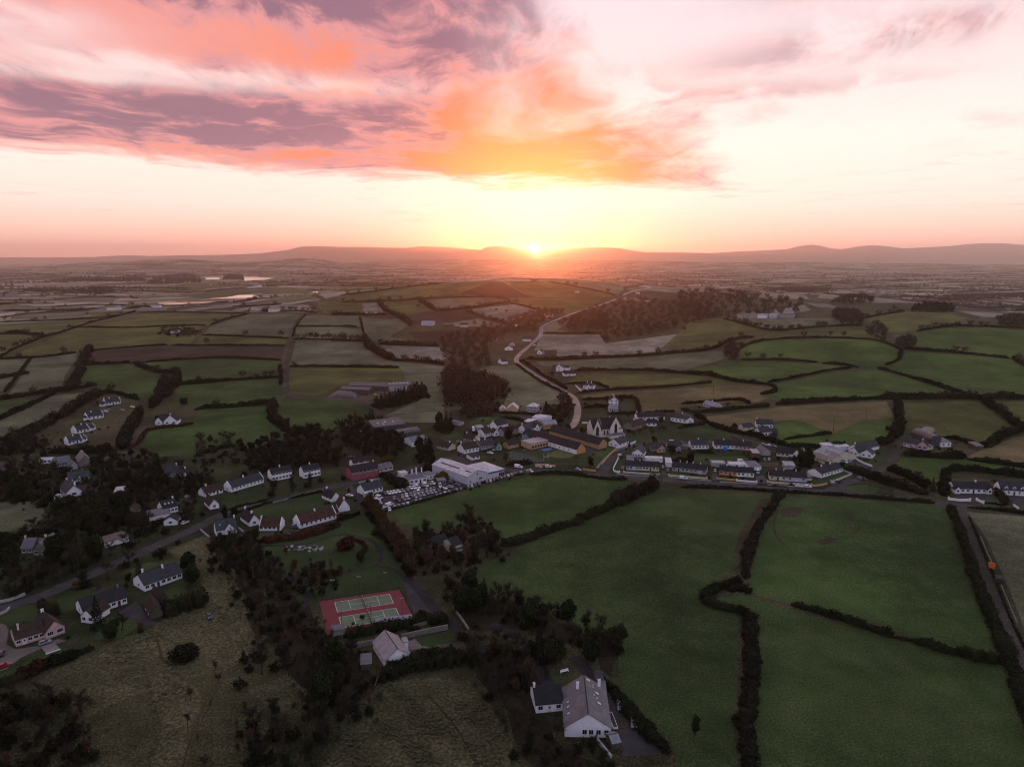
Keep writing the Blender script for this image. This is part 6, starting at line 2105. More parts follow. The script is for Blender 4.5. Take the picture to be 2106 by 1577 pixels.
 for c in chim:
  bi, f = c[0], c[1]
  b = blocks[bi]
  side = c[2] if len(c) > 2 else 0.0
  cm = chimney_mesh(WALL[c[3] if len(c) > 3 else cc], ch)
  if b.ridge == 'y':
   pos = b.w(b.L / 2 + side, f * b.d, b.e + b.r)
   xd = b.u
  else:
   pos = b.w(f * b.L, b.d / 2 + side, b.e + b.r)
   xd = b.n
  o = put(cm, 'chimney', roofs[bi] or root, Mi, pos, xd)
 for bi, f in dormers:
  b = blocks[bi]
  mb = LocalMB(Mi)
  a = f * b.L
  dd = b.d * .42
  for pr, mm in (([(a - .8, b.e - .1),(a - .8, b.e + 1.5),(a, b.e + 2.2),(a + .8, b.e + 1.5),(a + .8, b.e - .1)], WALL[b.wall]),
                       ([(a - 1.05, b.e + 1.35),(a, b.e + 2.27),(a + 1.05, b.e + 1.35),(a + 1.05, b.e + 1.47),(a, b.e + 2.42),(a - 1.05, b.e + 1.47)], ROOF[b.roof])):
   P0 = [b.w(x, .35 if mm is WALL[b.wall] else .15, z) for x, z in pr]
   P1 = [b.w(x, dd + .8, z) for x, z in pr]
   for i in range(len(pr)):
    j = (i + 1) % len(pr)
    mb.poly([P0[i], P0[j], P1[j], P1[i]], mm)
   mb.poly(P0, mm)
  o = mb.build('dormer', root)
  put(window_mesh(1.0,1.1), 'window', o, Mi, b.w(a, .33, b.e + .3), b.u)
 return root


def B(view, a, b, d, *args, **kw):
 g = ground(V(view, a, b))
 return Blk(g[0], g[1], d, *args, **kw)


hs = building


def gable_panel(root, b, m_):
 M_ = Matrix.Translation(root.location) @ Matrix.Rotation(root.rotation_euler.z, 4, 'Z')
 mb = LocalMB(M_.inverted())
 pr = [(0,-.3),(b.L, -.3),(b.L, b.e),(b.L / 2, b.e + b.r - .05),(0, b.e)]
 P0 = [b.w(x, -.06, z) for x, z in pr]
 P1 = [b.w(x, -.004, z) for x, z in pr]
 mb.poly(P0, m_)
 for i in range(5):
  mb.poly([P0[i], P0[(i + 1) % 5], P1[(i + 1) % 5], P1[i]], m_)
 mb.build('gable_end', root)


# four white cottages on the hillside lawn, from the top
hs('cottage', 'topmost of the four white cottages on the hillside lawn, with two chimneys', 'house', [B('D', (1090,272),(1248,248),7,2.6,2.7, win=5, door=2, cop=True), B('D', (1032,282),(1086,276),5,2.3,1.6, 'x', win=1)], [(0,.35),(0,.02)], group='four white hillside cottages')
hs('cottage', 'second white cottage down the hillside lawn, with a low porch at its left', 'house', [B('D', (905,422),(1072,392),7,2.6,2.7, win=4, door=1, cop=True), B('D', (862,425),(902,422),5,2.2,1.4, 'x')], [(0,.35)], group='four white hillside cottages')
hs('cottage', 'third white cottage down the hillside lawn, wing at its right', 'house', [B('D', (790,562),(925,532),7,2.6,2.7, win=4, door=2, cop=True, side=1), B('D', (928,532),(990,514),5.5,2.3,1.8, 'x', win=1, cop=True)], [(0,.6)], group='four white hillside cottages')
hs('cottage', 'lowest of the four white cottages on the hillside lawn', 'house', [B('D', (705,680),(855,650),7,2.6,2.7, win=4, door=2, cop=True, side=1), B('D', (858,648),(903,628),5.5,2.3,1.8, 'x', win=1, cop=True)], [(0,.5)], group='four white hillside cottages')
hs('gabled_house', 'white house with two steep gables at the top of the earth lane', 'house', [B('D', (1690,472),(1828,466),10,3.0,4.6, 'y', roof='dark', win=2, wsize=(1.9,1.4)), B('D', (1600,470),(1676,470),8,2.8,3.2, 'y', roof='dark', win=1), B('D', (1660,440),(1760,434),6,2.8,2.6, 'x', roof='dark')], [(0,.15,0, 'white')])
hs('chalet', 'low white chalet with pale grey roof beside the big grey house', 'house', [B('D', (400,872),(578,866),5.5,2.4,.9, 'x', roof='pale', win=4, door=3)])
hs('grey_house', 'big grey-roofed house with stone gable, left of the village wood', 'house', [B('D', (590,915),(742,885),9,2.8,3.0, 'x', 'grey', 'grey', win=6, wsize=(1.0,1.4)), B('D', (735,935),(805,922),9,2.7,2.6, 'y', 'grey', 'grey'), B('D', (820,905),(945,885),16,2.8,4.2, 'y', 'stone', 'grey', side=2)], [(2,.55,0, 'cream')])
hs('bungalow', 'white bungalow with dark green roof and two front gables', 'house', [B('D', (705,1072),(925,1040),9,2.4,3.0, 'x', 'white', 'green', win=5), B('D', (800,1066),(850,1058),4,2.4,1.8, 'y', 'white', 'green')], [(0,.2),(0,.7)], cc='stone')
hs('white_house', 'white house with broad gable and pale flat annex, left side', 'house', [B('D', (690,1222),(845,1190),15,2.7,3.4, 'y', 'white', 'slate', win=1, wsize=(2.2,1.2), side=4), B('D', (560,1252),(690,1246),4,2.3,0, 'flat', 'white', 'pale')], [(0,.25,1.5, 'white'),(0,.97,0, 'cream')])
hs('garage', 'low flat pale-roofed garage in the trees, left', 'garage', [B('D', (1180,1206),(1272,1196),9,2.4,0, 'flat', 'grey', 'pale')])
hs('roadside_house', 'dark-roofed white house with three skylights beside a red car', 'house', [B('D', (1690,1398),(1838,1360),8,3.2,3.2, 'x', 'white', 'dark', win=4, side=1, sky=((.25,.5,.9,1.1),(.5,.5,.9,1.1),(.75,.5,.9,1.1))), B('D', (1548,1462),(1756,1420),7,2.4,.8, 'mono', 'white', 'grey'), B('D', (1690,1510),(1830,1500),6,2.4,2.0, 'y', 'white', 'dark', win=1)], [(0,.9)])
hs('stone_house', 'half-hidden stone house with white chimney inside the wood, left', 'house', [B('D', (1715,1020),(1850,1000),8,3.4,3.0, 'x', 'stone', 'slate', win=3), B('D', (1850,1010),(1960,990),6,2.4,1.6, 'x', 'white', 'dark', win=2)], [(0,.9),(1,.7)])
hs('outhouse', 'small pinkish-roofed outhouse among trees, left of the road', 'shed', [B('D', (1308,1400),(1412,1394),6,2.6,2.0, 'y', 'stone', 'red')])
# around the cottage green
hs('long_cottage', 'very long white cottage with dark slate roof above the road', 'house', [B('K', (442,305),(834,188),7,2.6,3.0, 'x', 'white', 'slate', win=9, door=4, side=1, cop=True, wsize=(1.0,1.2))], [(0,.48)])
hs('cottage', 'dark brown-roofed white cottage nearest the left end of the long slate cottage', 'house', [B('K', (130,366),(342,306),7,2.3,2.8, 'x', 'white', 'brown', win=5, door=3)], [(0,.25)])
hs('cottage', 'round-gabled white cottage by the road junction, lower left of the long slate cottage', 'house', [B('K', (186,515),(298,492),11,2.4,2.8, 'y', 'white', 'brown', win=1, side=4)])
hs('green_roofed_house', 'white house with dark green slate roof and front gable by the road', 'house', [B('K', (270,842),(512,796),8,3.2,3.6, 'x', 'white', 'green', win=3, sky=((.2,.45,.7,.9),)), B('K', (372,828),(478,806),4,3.2,2.6, 'y', 'white', 'green', win=1)], [(0,.97)])
hs('cottage', 'white cottage with near-black roof between green-roofed house and brown terrace', 'house', [B('K', (662,718),(784,688),12,2.4,3.2, 'y', 'white', 'dark', win=1, side=4)], [(0,.25),(0,.96)])
hs('brown_cottage', 'short brown-roofed cottage with weathered front and right white gable', 'house', [B('K', (780,768),(1034,766),7,2.3,3.0, 'x', 'white', 'red', win=5, door=4, cop=True)], [(0,.02)])
hs('long_brown_cottage', 'long white cottage with brown roof and eight small windows', 'house', [B('K', (1268,742),(1706,622),7.4,2.5,3.2, 'x', 'white', 'red', win=8, side=1, cop=True, wsize=(1.0,1.2))], [(0,.5)])
hs('cottage', 'white cottage whose blank gable carries a chimney, right of the green', 'house', [B('K', (1738,540),(1866,524),10,2.5,4.0, 'y', 'white', 'brown', side=1)], [(0,.04)])
hs('cottage', 'low round-gabled cottage behind the blank chimney gable', 'house', [B('K', (1650,424),(1752,396),10,2.2,2.8, 'y', 'white', 'dark', side=3)], [(0,.9)])
hs('pink_inn', 'two-storey rose red inn with white framed windows', 'inn', [B('E', (1620,1038),(1898,984),8,5.0,2.6, 'x', 'rose', 'dark', win=7, floors=2, wsize=(1.5,1.3)), B('E', (1640,940),(1800,910),6,4.6,2.2, 'x', 'white', 'dark', lift=.0), B('E', (1630,1046),(1890,996),1.4,2.6,.4, 'mono', 'rose', 'tin')], [(0,.1),(0,.38),(0,.62),(0,.92)], cc='cream')
hs('inn_annex', 'single-storey pink annex with grey roof right of the inn', 'annex', [B('E', (1905,968),(2050,934),7,2.5,2.2, 'x', 'pink', 'grey', win=3)])
hs('white_terrace', 'left white terrace hidden behind the tall roadside trees', 'house', [B('E', (800,1052),(1008,1012),7,4.4,2.6, 'x', 'white', 'dark', win=6, floors=2)], [(0,.5)])
hs('white_terrace', 'right white terrace hidden behind the tall roadside trees', 'house', [B('E', (1130,1022),(1300,988),7,4.4,2.6, 'x', 'white', 'dark', win=5, floors=2)], [(0,.5)])
hs('forecourt_cottage', 'white cottage with boxy front porch at the left end of the forecourt', 'house', [B('h', (86,640),(384,560),8,2.7,3.0, 'x', 'white', 'slate', win=5, side=0), B('h', (90,690),(234,664),3.4,2.6,0, 'flat', 'lavender', 'pale')], [(0,.62)])
hs('chimneyed_bungalow', 'hip-roofed white bungalow with four tall chimneys behind the forecourt', 'house', [B('h', (832,460),(1118,414),9,2.9,2.8, 'hip', 'white', 'grey', win=4, door=2, wsize=(1.8,1.3)), B('h', (1162,380),(1264,352),7,2.9,.3, 'flat', 'white', 'grey', win=2), B('h', (690,340),(800,320),5,2.4,0, 'flat', 'white', 'pale')], [(0,.3),(0,.5,-1.5),(0,.62,2),(0,.9,1)], ch=2.0)
hs('showroom', 'large white steel showroom with low-pitched roofs beside the forecourt', 'showroom', [
 B('d', (528,1498),(848,1406),34,5.2,2.6, 'y', 'clad', 'pale', win=0, sky=((.42,.5,4.6,1.0),(.55,.5,4.6,1.0),(.68,.5,4.6,1.0),(.80,.5,4.6,1.0),(.12,.5,4.6,1.0))),
 B('d', (850,1404),(1150,1330),20,4.2,1.8, 'hip', 'clad', 'pale')])
def showroom_band(root):
 b = B('d', (850,1404),(1150,1330),20,4.2,1.8)
 M_ = Matrix.Translation(root.location) @ Matrix.Rotation(root.rotation_euler.z, 4, 'Z')
 mb = LocalMB(M_.inverted())
 blue = plain('blue_fascia', (.045,.055,.16),.5,.3,.06)
 P0 = [b.w(1.5,-.12,3.2), b.w(b.L - .2,-.12,3.2), b.w(b.L - .2,-.12,3.95), b.w(1.5,-.12,3.95)]
 P1 = [b.w(1.5,-.01,3.2), b.w(b.L - .2,-.01,3.2), b.w(b.L - .2,-.01,3.95), b.w(1.5,-.01,3.95)]
 mb.poly(P0, blue)
 for i in range(4):
  mb.poly([P0[i], P0[(i + 1) % 4], P1[(i + 1) % 4], P1[i]], blue)
 mb.build('fascia_band', root)
 Mi = M_.inverted()
 for f in (.80,.92):
  put(window_mesh(2.6,2.4), 'window', root, Mi, b.w(f * b.L, -.02,.3), b.u)
 g = B('d', (528,1498),(848,1406),34,5.2,2.6)
 put(window_mesh(2.4,1.3), 'window', root, Mi, g.w(g.L * .68,-.02,1.6), g.u)
 put(window_mesh(1.0,1.3), 'window', root, Mi, g.w(g.L * .12,-.02,1.2), g.u)
 put(window_mesh(1.2,1.4), 'window', root, Mi, g.w(g.L * .5,-.02,4.6), g.u)


showroom_band([o for o in SC.objects if o.name.startswith('showroom')][0])
hs('sales_cabin', 'dark flat-roofed sales cabin on the forecourt', 'cabin', [B('h', (1300,480),(1440,468),6,2.8,0, 'flat', 'darkclad', 'grey', win=2)])
# farm
hs('farm_shed', 'long low farm shed, nearest the earth track', 'shed', [B('E', (1500,138),(1800,152),14,3.6,1.6, 'x', 'brown', 'tin')], group='farm sheds beyond the village')
hs('farm_shed', 'longest farm shed, behind the low one by the track', 'shed', [B('E', (1590,108),(2010,122),17,4.4,2.2, 'x', 'brown', 'tin')], group='farm sheds beyond the village')
hs('farm_shed', 'farm shed with a line of white roof lights and open right end', 'shed', [B('F', (400,124),(632,112),18,5.0,2.0, 'x', 'grey', 'tin', sky=tuple((f, .6,2.0,2.2) for f in (.1,.25,.4,.55,.7,.85)))], group='farm sheds beyond the village')
hs('big_shed', 'big dark shed with scattered roof lights above the village wood', 'shed', [B('F', (250,560),(566,520),24,4.6,2.4, 'x', 'darkclad', 'tin', sky=((.2,.5,1.4,2.4),(.45,.6,1.4,2.4),(.7,.5,1.4,2.4),(.35,.3,1.4,2.4)))])
hs('barrel_shed', 'round-backed dark shed beside the farm lane', 'shed', [B('F', (500,612),(722,578),9,3.2,2.2, 'barrel', 'darkclad', 'tin')])
hs('yard_shed', 'grey-roofed shed with white front in the lane yard', 'shed', [B('F', (640,698),(802,672),13,3.6,2.2, 'x', 'white', 'grey', win=3, sky=((.75,.6,1.6,1.6),))])
hs('lane_cottage', 'low dark-roofed cottage along the lane above the junction', 'house', [B('F', (895,712),(1018,738),7,2.4,2.4, 'x', 'cream', 'brown', win=3)], [(0,.8)])
# village
hs('pink_lit_house', 'leftmost of three pale-roofed gables above the village gardens, smallest', 'house', [B('d', (1085,242),(1196,240),9,2.5,2.4, 'y', 'peach', 'pale')])
hs('pink_lit_house', 'middle broad gable of the three pale roofs above the village gardens', 'house', [B('d', (1205,218),(1388,222),10,2.4,3.6, 'y', 'peach', 'pale')])
hs('two_storey_house', 'two-storey house with pale hipped roof at the right above the gardens', 'house', [B('d', (1540,230),(1712,244),9,4.9,2.8, 'hip', 'grey', 'pale', win=3, floors=2)])
hs('shop', 'white shop with large pale flat roofs beside the bright road', 'shop', [B('d', (1500,470),(1830,500),10,3.6,0, 'flat', 'white', 'pale'), B('d', (1640,410),(1850,440),12,4.4,.8, 'x', 'white', 'pale')])
hs('amber_house', 'amber yellow house with metal roof next to the white shop', 'house', [B('d', (1840,530),(2070,505),8,3.6,2.2, 'x', 'amber', 'metal', win=3), B('d', (1800,480),(1960,460),5,4.2,1.0, 'mono', 'amber', 'metal')])
hs('village_house', 'white house with arched window gable in the village centre', 'house', [B('d', (1536,612),(1800,520),8,3.0,3.6, 'x', 'white', 'slate', win=4, side=1), B('d', (1690,566),(1760,548),4,3.0,2.6, 'y', 'white', 'slate', win=1, wsize=(1.2,1.7))], [(0,.02)])
hs('village_house', 'white gabled house left of the broad dark cypress', 'house', [B('d', (822,672),(962,628),8,2.8,3.2, 'x', 'white', 'brown', win=3, side=1), B('d', (970,650),(1064,638),6,2.6,2.4, 'y', 'white', 'brown', win=1)], [(0,.9)])
hs('village_house', 'grey and white house directly behind the broad dark cypress', 'house', [B('d', (1160,662),(1395,600),8,2.8,3.2, 'x', 'grey', 'brown', win=3, side=1), B('d', (1300,636),(1390,606),6,2.8,2.8, 'y', 'stone', 'brown')])
hs('village_house', 'tall white house with two roofs at the back of the village', 'house', [B('d', (1030,560),(1225,512),8,4.2,2.8, 'x', 'white', 'dark', win=3, floors=2), B('d', (1010,470),(1190,440),6,2.6,2.0, 'x', 'white', 'dark')])
hs('garden_shed', 'small pink-roofed shed behind the white gabled house', 'shed', [B('d', (690,560),(800,548),5,2.6,.6, 'mono', 'pink', 'metal')])
hs('glass_shed', 'small grey shed beside the block of evergreens', 'shed', [B('d', (230,440),(370,470),6,2.4,.8, 'x', 'grey', 'grey')])
hs('stone_cottage', 'grey stone house with peach gable beside the village street', 'house', [B('d', (438,760),(608,790),7,3.8,2.6, 'x', 'stone', 'dark', win=3, floors=1), B('d', (612,786),(694,790),7,3.0,2.4, 'y', 'peach', 'metal', win=1)], [(0,.1)])
hs('corner_house', 'brown-roofed white house on the village junction corner', 'house', [B('d', (466,955),(715,905),9,3.0,3.2, 'x', 'white', 'brown', win=4, side=0), B('d', (590,1065),(730,1040),7,2.2,.5, 'mono', 'white', 'dark', win=2)], [(0,.02),(0,.95)])
hs('row_house', 'grey row of houses with light windows above the junction', 'house', [B('d', (752,892),(992,838),7,3.0,2.8, 'x', 'grey', 'slate', win=6, side=0)], [(0,.1),(0,.5)])
hs('teal_house', 'little teal green gabled house in the village', 'house', [B('d', (1018,892),(1114,888),12,2.8,2.6, 'y', 'teal', 'dark', win=1)])
hs('orange_house', 'low orange-walled building with dark roof by the school', 'house', [B('d', (1232,872),(1404,832),7,2.7,2.2, 'x', 'orange', 'dark', win=4)])
hs('teal_cottage', 'dark blue-green fronted cottage behind the peach school block', 'house', [B('d', (1590,745),(1820,690),7,2.9,2.4, 'x', 'teal', 'dark', win=3)], [(0,.55),(0,.98)])
hs('school_block', 'peach school block with flat pale roof and a band of red-framed windows', 'school', [B('d', (1626,882),(1958,806),11,4.0,0, 'flat', 'peach', 'metal', win=7, wsize=(1.8,1.5), frame='rose')])
hs('school_wing', 'long school wing with orange end gable and white side wall', 'school', [B('G', (432,774),(520,752),56,3.4,3.6, 'y', 'white', 'dark', side=-10)])
gable_panel([o for o in SC.objects if o.name.startswith('school_wing')][0], B('G', (432,774),(520,752),56,3.4,3.6), WALL['orange'])
hs('school_wing', 'amber school wing with end gable nearest the church', 'school', [B('G', (660,722),(746,702),52,3.4,3.6, 'y', 'amber', 'dark', side=8)])
hs('school_wing', 'short amber school wing joining the two long ones', 'school', [B('G', (212,590),(384,625),12,3.4,3.2, 'x', 'amber', 'dark', win=4)])
hs('white_house', 'white house with porch directly below the church', 'house', [B('G', (868,708),(968,674),9,2.8,3.0, 'x', 'white', 'slate', win=3, side=2)], [(0,.35)])
hs('two_storey_house', 'narrow two-storey white house inside square clipped hedges', 'house', [B('G', (770,272),(860,272),10,4.8,3.0, 'y', 'white', 'brown', win=2, floors=2)], [(0,.1,0, 'white'),(0,.9)])
hs('lavender_lodge', 'low lavender lodge in front of the two-storey white house', 'house', [B('G', (768,336),(860,334),6,2.8,2.2, 'x', 'lavender', 'metal', win=4)])
hs('hedged_house', 'white house on a walled terrace in the field beyond the church', 'house', [B('G', (498,98),(604,104),9,3.2,3.0, 'hip', 'white', 'slate', win=4), B('G', (530,104),(575,106),3,2.8,2.2, 'y', 'white', 'slate', win=1)], [(0,.3),(0,.7)])
hs('grey_bungalow', 'pale bungalow with grey roof alone in the tan field', 'house', [B('H', (280,196),(352,216),9,2.8,2.6, 'x', 'lavender', 'metal', win=3, side=1), B('H', (230,178),(286,190),8,2.7,2.4, 'x', 'lavender', 'metal', win=2)], [(0,.05)])
hs('dark_roofed_house', 'long dark-roofed white house right of the church', 'house', [B('G', (1060,426),(1340,416),9,2.8,2.8, 'x', 'white', 'dark', win=6)], [(0,.02)])
hs('hipped_house', 'white hipped house with several small roofs right of the church', 'house', [B('G', (1400,432),(1560,454),10,2.9,3.2, 'hip', 'white', 'slate', win=4), B('G', (1560,456),(1638,448),7,2.7,2.2, 'y', 'white', 'slate', win=1)], [(0,.6)])
hs('brown_roofed_house', 'brown-roofed house with stone gable just right of the church', 'house', [B('G', (1012,526),(1150,484),9,2.8,3.2, 'x', 'stone', 'brown', win=3, side=1), B('G', (1152,480),(1254,484),7,2.6,2.2, 'x', 'white', 'dark', win=2)], [(0,.4)])


def church():
 wall_b = [B('G', (600,606),(905,588),14,6.4,6.6, 'x', 'church', 'dark'),
              B('G', (607,612),(682,617),7,6.6,6.8, 'y', 'church', 'dark', cop=True),
              B('G', (774,602),(890,588),8,6.6,7.6, 'y', 'church', 'dark', cop=True),
              B('G', (566,556),(604,560),6,6.0,0, 'flat', 'church', 'dark'),
              B('G', (778,616),(930,600),4,2.6,.5, 'mono', 'church', 'grey')]
 root = building('church', 'cream stone church with two tall lancet gables and dark steep roofs', 'church', wall_b)
 b0 = wall_b[0]
 Mw = Matrix.Translation(Vector(b0.w(b0.L / 2, b0.d / 2,0))) @ Matrix.Rotation(math.atan2(b0.u[1], b0.u[0]),4, 'Z')
 Mi = Mw.inverted()
 for bi, f, w_, h_, z_ in ((1,.5,1.9,7.2,2.4),(2,.5,2.2,7.4,3.2),(0,.38,1.1,3.6,2.0),(0,.48,1.1,3.6,2.0),(3,.5,1.0,3.4,1.6)):
  b = wall_b[bi]
  put(lancet_mesh(w_, h_), 'window', root, Mi, b.w(f * b.L, -.02, z_), b.u)
 for bi in (1,2):
  b = wall_b[bi]
  mb = LocalMB(Mi)
  mb.tube(b.w(b.L / 2,.1, b.e + b.r + .3), b.w(b.L / 2,.1, b.e + b.r + 1.9),.1,.1, WALL['stone'], 5)
  mb.tube(b.w(b.L / 2 - .45,.1, b.e + b.r + 1.4), b.w(b.L / 2 + .45,.1, b.e + b.r + 1.4),.1,.1, WALL['stone'], 5)
  mb.build('cross', root)
 mb = LocalMB(Mi)
 for bi, fs in ((1,(0,1)),(2,(0,1))):
  b = wall_b[bi]
  for f in fs:
   a = f * b.L
   P0 = [b.w(a - .35,-.02,-.5), b.w(a + .35,-.02,-.5), b.w(a + .35,-.02,5.4), b.w(a - .35,-.02,5.4)]
   P1 = [b.w(a - .35,-.75,-.5), b.w(a + .35,-.75,-.5), b.w(a + .35,-.55,4.6), b.w(a - .35,-.55,4.6)]
   for i in range(4):
    j = (i + 1) % 4
    mb.poly([P0[i], P0[j], P1[j], P1[i]], WALL['church'])
   mb.poly(P1, WALL['church'])
 mb.build('buttress', root)


church()
# terraces on the main road
TG = 'terraced houses on the main road'
hs('terrace', 'first terrace from the estate road corner, pale blue left half and cream right half', 'house', [B('e', (248,928),(528,942),8,2.7,2.2, 'x', 'lavender', 'dark', win=5, door=2), B('e', (530,942),(836,956),8,2.7,2.2, 'x', 'cream', 'dark', win=5, door=2)], [(0,.42),(0,.86),(1,.22),(1,.62)], cc='cream', group=TG)
hs('terrace', 'grey rendered terrace behind the white van', 'house', [B('e', (1076,948),(1380,982),8,2.7,2.2, 'x', 'grey', 'dark', win=4, door=1), B('e', (1382,982),(1680,1018),8,2.7,2.2, 'x', 'grey', 'dark', win=4, door=2)], [(0,.4),(0,.8),(1,.15),(1,.6)], cc='cream', group=TG)
hs('terrace', 'terrace with orange left half and white right half', 'house', [B('f', (-8,812),(244,838),8,2.7,2.2, 'x', 'orange', 'dark', win=4, door=2), B('f', (246,838),(494,852),8,2.7,2.2, 'x', 'white', 'dark', win=4, door=2)], [(0,.4),(1,.15),(1,.6)], group=TG)
hs('terrace', 'terrace with cream left half, red door and lavender right half', 'house', [B('f', (714,886),(964,906),8,2.7,2.4, 'x', 'cream', 'dark', win=3, door=1), B('f', (966,906),(1256,924),8,2.7,2.4, 'x', 'lavender', 'dark', win=3, door=1), B('f', (1262,902),(1334,894),5,2.4,1.0, 'mono', 'cream', 'grey', win=2)], [(0,.4),(0,.85),(1,.5)], cc='cream', group=TG)
hs('terrace', 'turned white terrace with dark side wall at the right end of the row', 'house', [B('f', (1462,864),(1772,772),9,2.7,2.2, 'x', 'white', 'dark', win=7, door=3, side=0)], [(0,.3),(0,.7)], group=TG)
hs('back_annex', 'long white flat-roofed annex behind the pale blue terrace', 'annex', [B('e', (590,790),(900,800),5,2.5,0, 'flat', 'white', 'pale')])
hs('back_annex', 'pale blue flat annex beside the white gabled estate house', 'annex', [B('e', (256,776),(580,786),5,2.5,0, 'flat', 'lavender', 'grey')])
hs('back_annex', 'narrow white annex left of the grey terrace', 'annex', [B('e', (965,880),(1065,884),9,2.8,.6, 'mono', 'white', 'pale')])
hs('back_annex', 'white flat-roofed annexes behind the orange and white terrace', 'annex', [B('f', (140,722),(352,728),6,2.5,0, 'flat', 'white', 'pale', win=1), B('f', (362,728),(450,730),6,2.5,0, 'flat', 'white', 'pale')])
hs('back_annex', 'blue-grey roofed annex right of the orange and white terrace', 'annex', [B('f', (452,752),(600,744),8,2.5,.8, 'mono', 'white', 'grey')])
hs('back_annex', 'grey flat-roofed garage left behind the orange house', 'garage', [B('e', (1800,880),(2030,885),6,2.5,0, 'flat', 'grey', 'metal')])
hs('yard_cabin', 'pale metal-roofed cabin behind the cream and lavender terrace', 'shed', [B('f', (940,735),(1090,740),7,2.4,.6, 'mono', 'grey', 'metal')])
hs('estate_house', 'white broad-gabled house above the pale blue terrace', 'house', [B('e', (345,692),(552,712),12,2.7,2.8, 'y', 'white', 'slate', win=4, wsize=(1.0,1.2))])
hs('estate_house', 'cream-gabled house with long grey roof on the estate', 'house', [B('e', (818,622),(952,612),10,2.7,2.6, 'y', 'peach', 'slate', win=2), B('e', (690,604),(816,606),8,2.6,2.4, 'x', 'stone', 'slate')])
hs('estate_house', 'grey house with small front gable between two estate houses', 'house', [B('e', (1000,560),(1250,560),8,2.7,2.4, 'x', 'grey', 'slate'), B('e', (1148,602),(1236,598),6,2.4,1.8, 'y', 'grey', 'slate', win=1), B('e', (1238,560),(1350,570),5,2.3,1.4, 'x', 'stone', 'grey')])
hs('estate_house', 'clean white row house with slate roof on the estate', 'house', [B('e', (1420,556),(1730,552),8,2.9,2.8, 'x', 'white', 'slate', win=5, side=0)], [(0,.5)])
hs('estate_house', 'white and pink row house beside the blue tarpaulin', 'house', [B('f', (-75,438),(212,446),8,2.7,2.4, 'x', 'white', 'dark', win=5), B('f', (214,446),(450,468),8,2.7,2.4, 'x', 'pink', 'dark', win=4)], [(0,.5),(1,.5)])
hs('estate_house', 'low cream house with dark brown roof on the estate', 'house', [B('f', (818,545),(1000,562),8,2.5,2.6, 'x', 'cream', 'dark', win=3)])
hs('estate_house', 'small house with white crossed gable front on the estate', 'house', [B('f', (1048,575),(1156,560),9,2.6,2.6, 'y', 'white', 'dark', win=2)])
hs('brown_shed', 'tall brown box shed among the estate gardens', 'shed', [B('f', (476,590),(574,592),8,4.2,.4, 'mono', 'brown', 'metal')])
hs('grey_garage', 'grey gabled garage beside the tall brown shed', 'garage', [B('f', (610,540),(734,538),10,2.8,2.2, 'y', 'grey', 'grey')])
hs('hall', 'cream walled hall with broad grey roof at the lane', 'hall', [B('f', (1350,560),(1646,652),20,3.6,3.0, 'x', 'cream', 'metal', win=4, wsize=(1.0,1.0)), B('f', (1650,650),(1738,640),10,3.6,2.2, 'y', 'cream', 'metal')])
hs('white_outbuilding', 'short white flat outbuilding behind the cream hall', 'shed', [B('f', (1512,450),(1650,442),6,2.6,.3, 'mono', 'white', 'pale')])
hs('white_outbuilding', 'long low white outbuilding right of the cream hall', 'shed', [B('f', (1690,470),(1880,458),5,2.6,.3, 'mono', 'white', 'pale')])
hs('white_farmhouse', 'white house with two long slate roofs and courtyard beside bright paddock', 'house', [B('H', (822,490),(935,478),8,3.0,2.8, 'x', 'white', 'slate', win=3, side=0), B('H', (780,402),(950,408),8,3.2,2.8, 'x', 'white', 'slate', win=4), B('H', (650,432),(752,420),7,2.6,2.2, 'x', 'cream', 'slate', win=1), B('H', (936,476),(1000,470),6,2.8,1.6, 'x', 'darkclad', 'slate')], [(1,.05)])
hs('lane_bungalow', 'white bungalow with curved garden wall right of the cream hall', 'house', [B('I', (242,694),(332,722),10,2.8,2.8, 'y', 'white', 'slate', win=2), B('I', (360,722),(486,742),8,2.7,2.6, 'y', 'white', 'slate', win=2), B('I', (340,690),(560,640),8,2.7,2.8, 'x', 'white', 'slate')], [(2,.05)])
hs('farmhouse', 'pink and cream farmhouse with front gable before two round-roofed barns', 'house', [B('I', (815,606),(955,634),8,2.8,2.8, 'x', 'pink', 'slate', win=3, door=2), B('I', (958,642),(1075,656),12,2.9,3.2, 'y', 'pink', 'brown', win=2, wsize=(1.9,1.4)), B('I', (1076,652),(1135,640),5,2.4,.6, 'mono', 'cream', 'grey', win=1)], [(1,.2,0, 'cream')])
hs('round_barn', 'left round-roofed barn behind the pink farmhouse', 'barn', [B('I', (965,540),(1110,560),18,4.0,2.6, 'barrely', 'darkclad', 'tin')], group='round-roofed barns')
hs('round_barn', 'right round-roofed barn with white lean-to wall', 'barn', [B('I', (1105,612),(1215,610),22,4.4,3.0, 'barrely', 'darkclad', 'tin'), B('I', (1218,618),(1326,616),9,3.2,.8, 'mono', 'white', 'tin', win=2)], group='round-roofed barns')
hs('small_shed', 'small lean-to shed at the field edge right of the round-roofed barns', 'shed', [B('I', (1590,648),(1670,646),8,2.6,.8, 'mono', 'brown', 'tin')])
hs('bungalow', 'long white bungalow with dark roof behind white gate walls', 'house', [B('I', (1366,1108),(1765,1116),9,2.7,2.6, 'x', 'white', 'dark', win=7, door=3, wsize=(1.5,1.2)), B('I', (1372,1116),(1424,1116),3,2.6,1.4, 'y', 'white', 'dark', win=1), B('I', (1716,1122),(1764,1122),3,2.6,1.4, 'y', 'white', 'dark', win=1)], [(0,.65)])
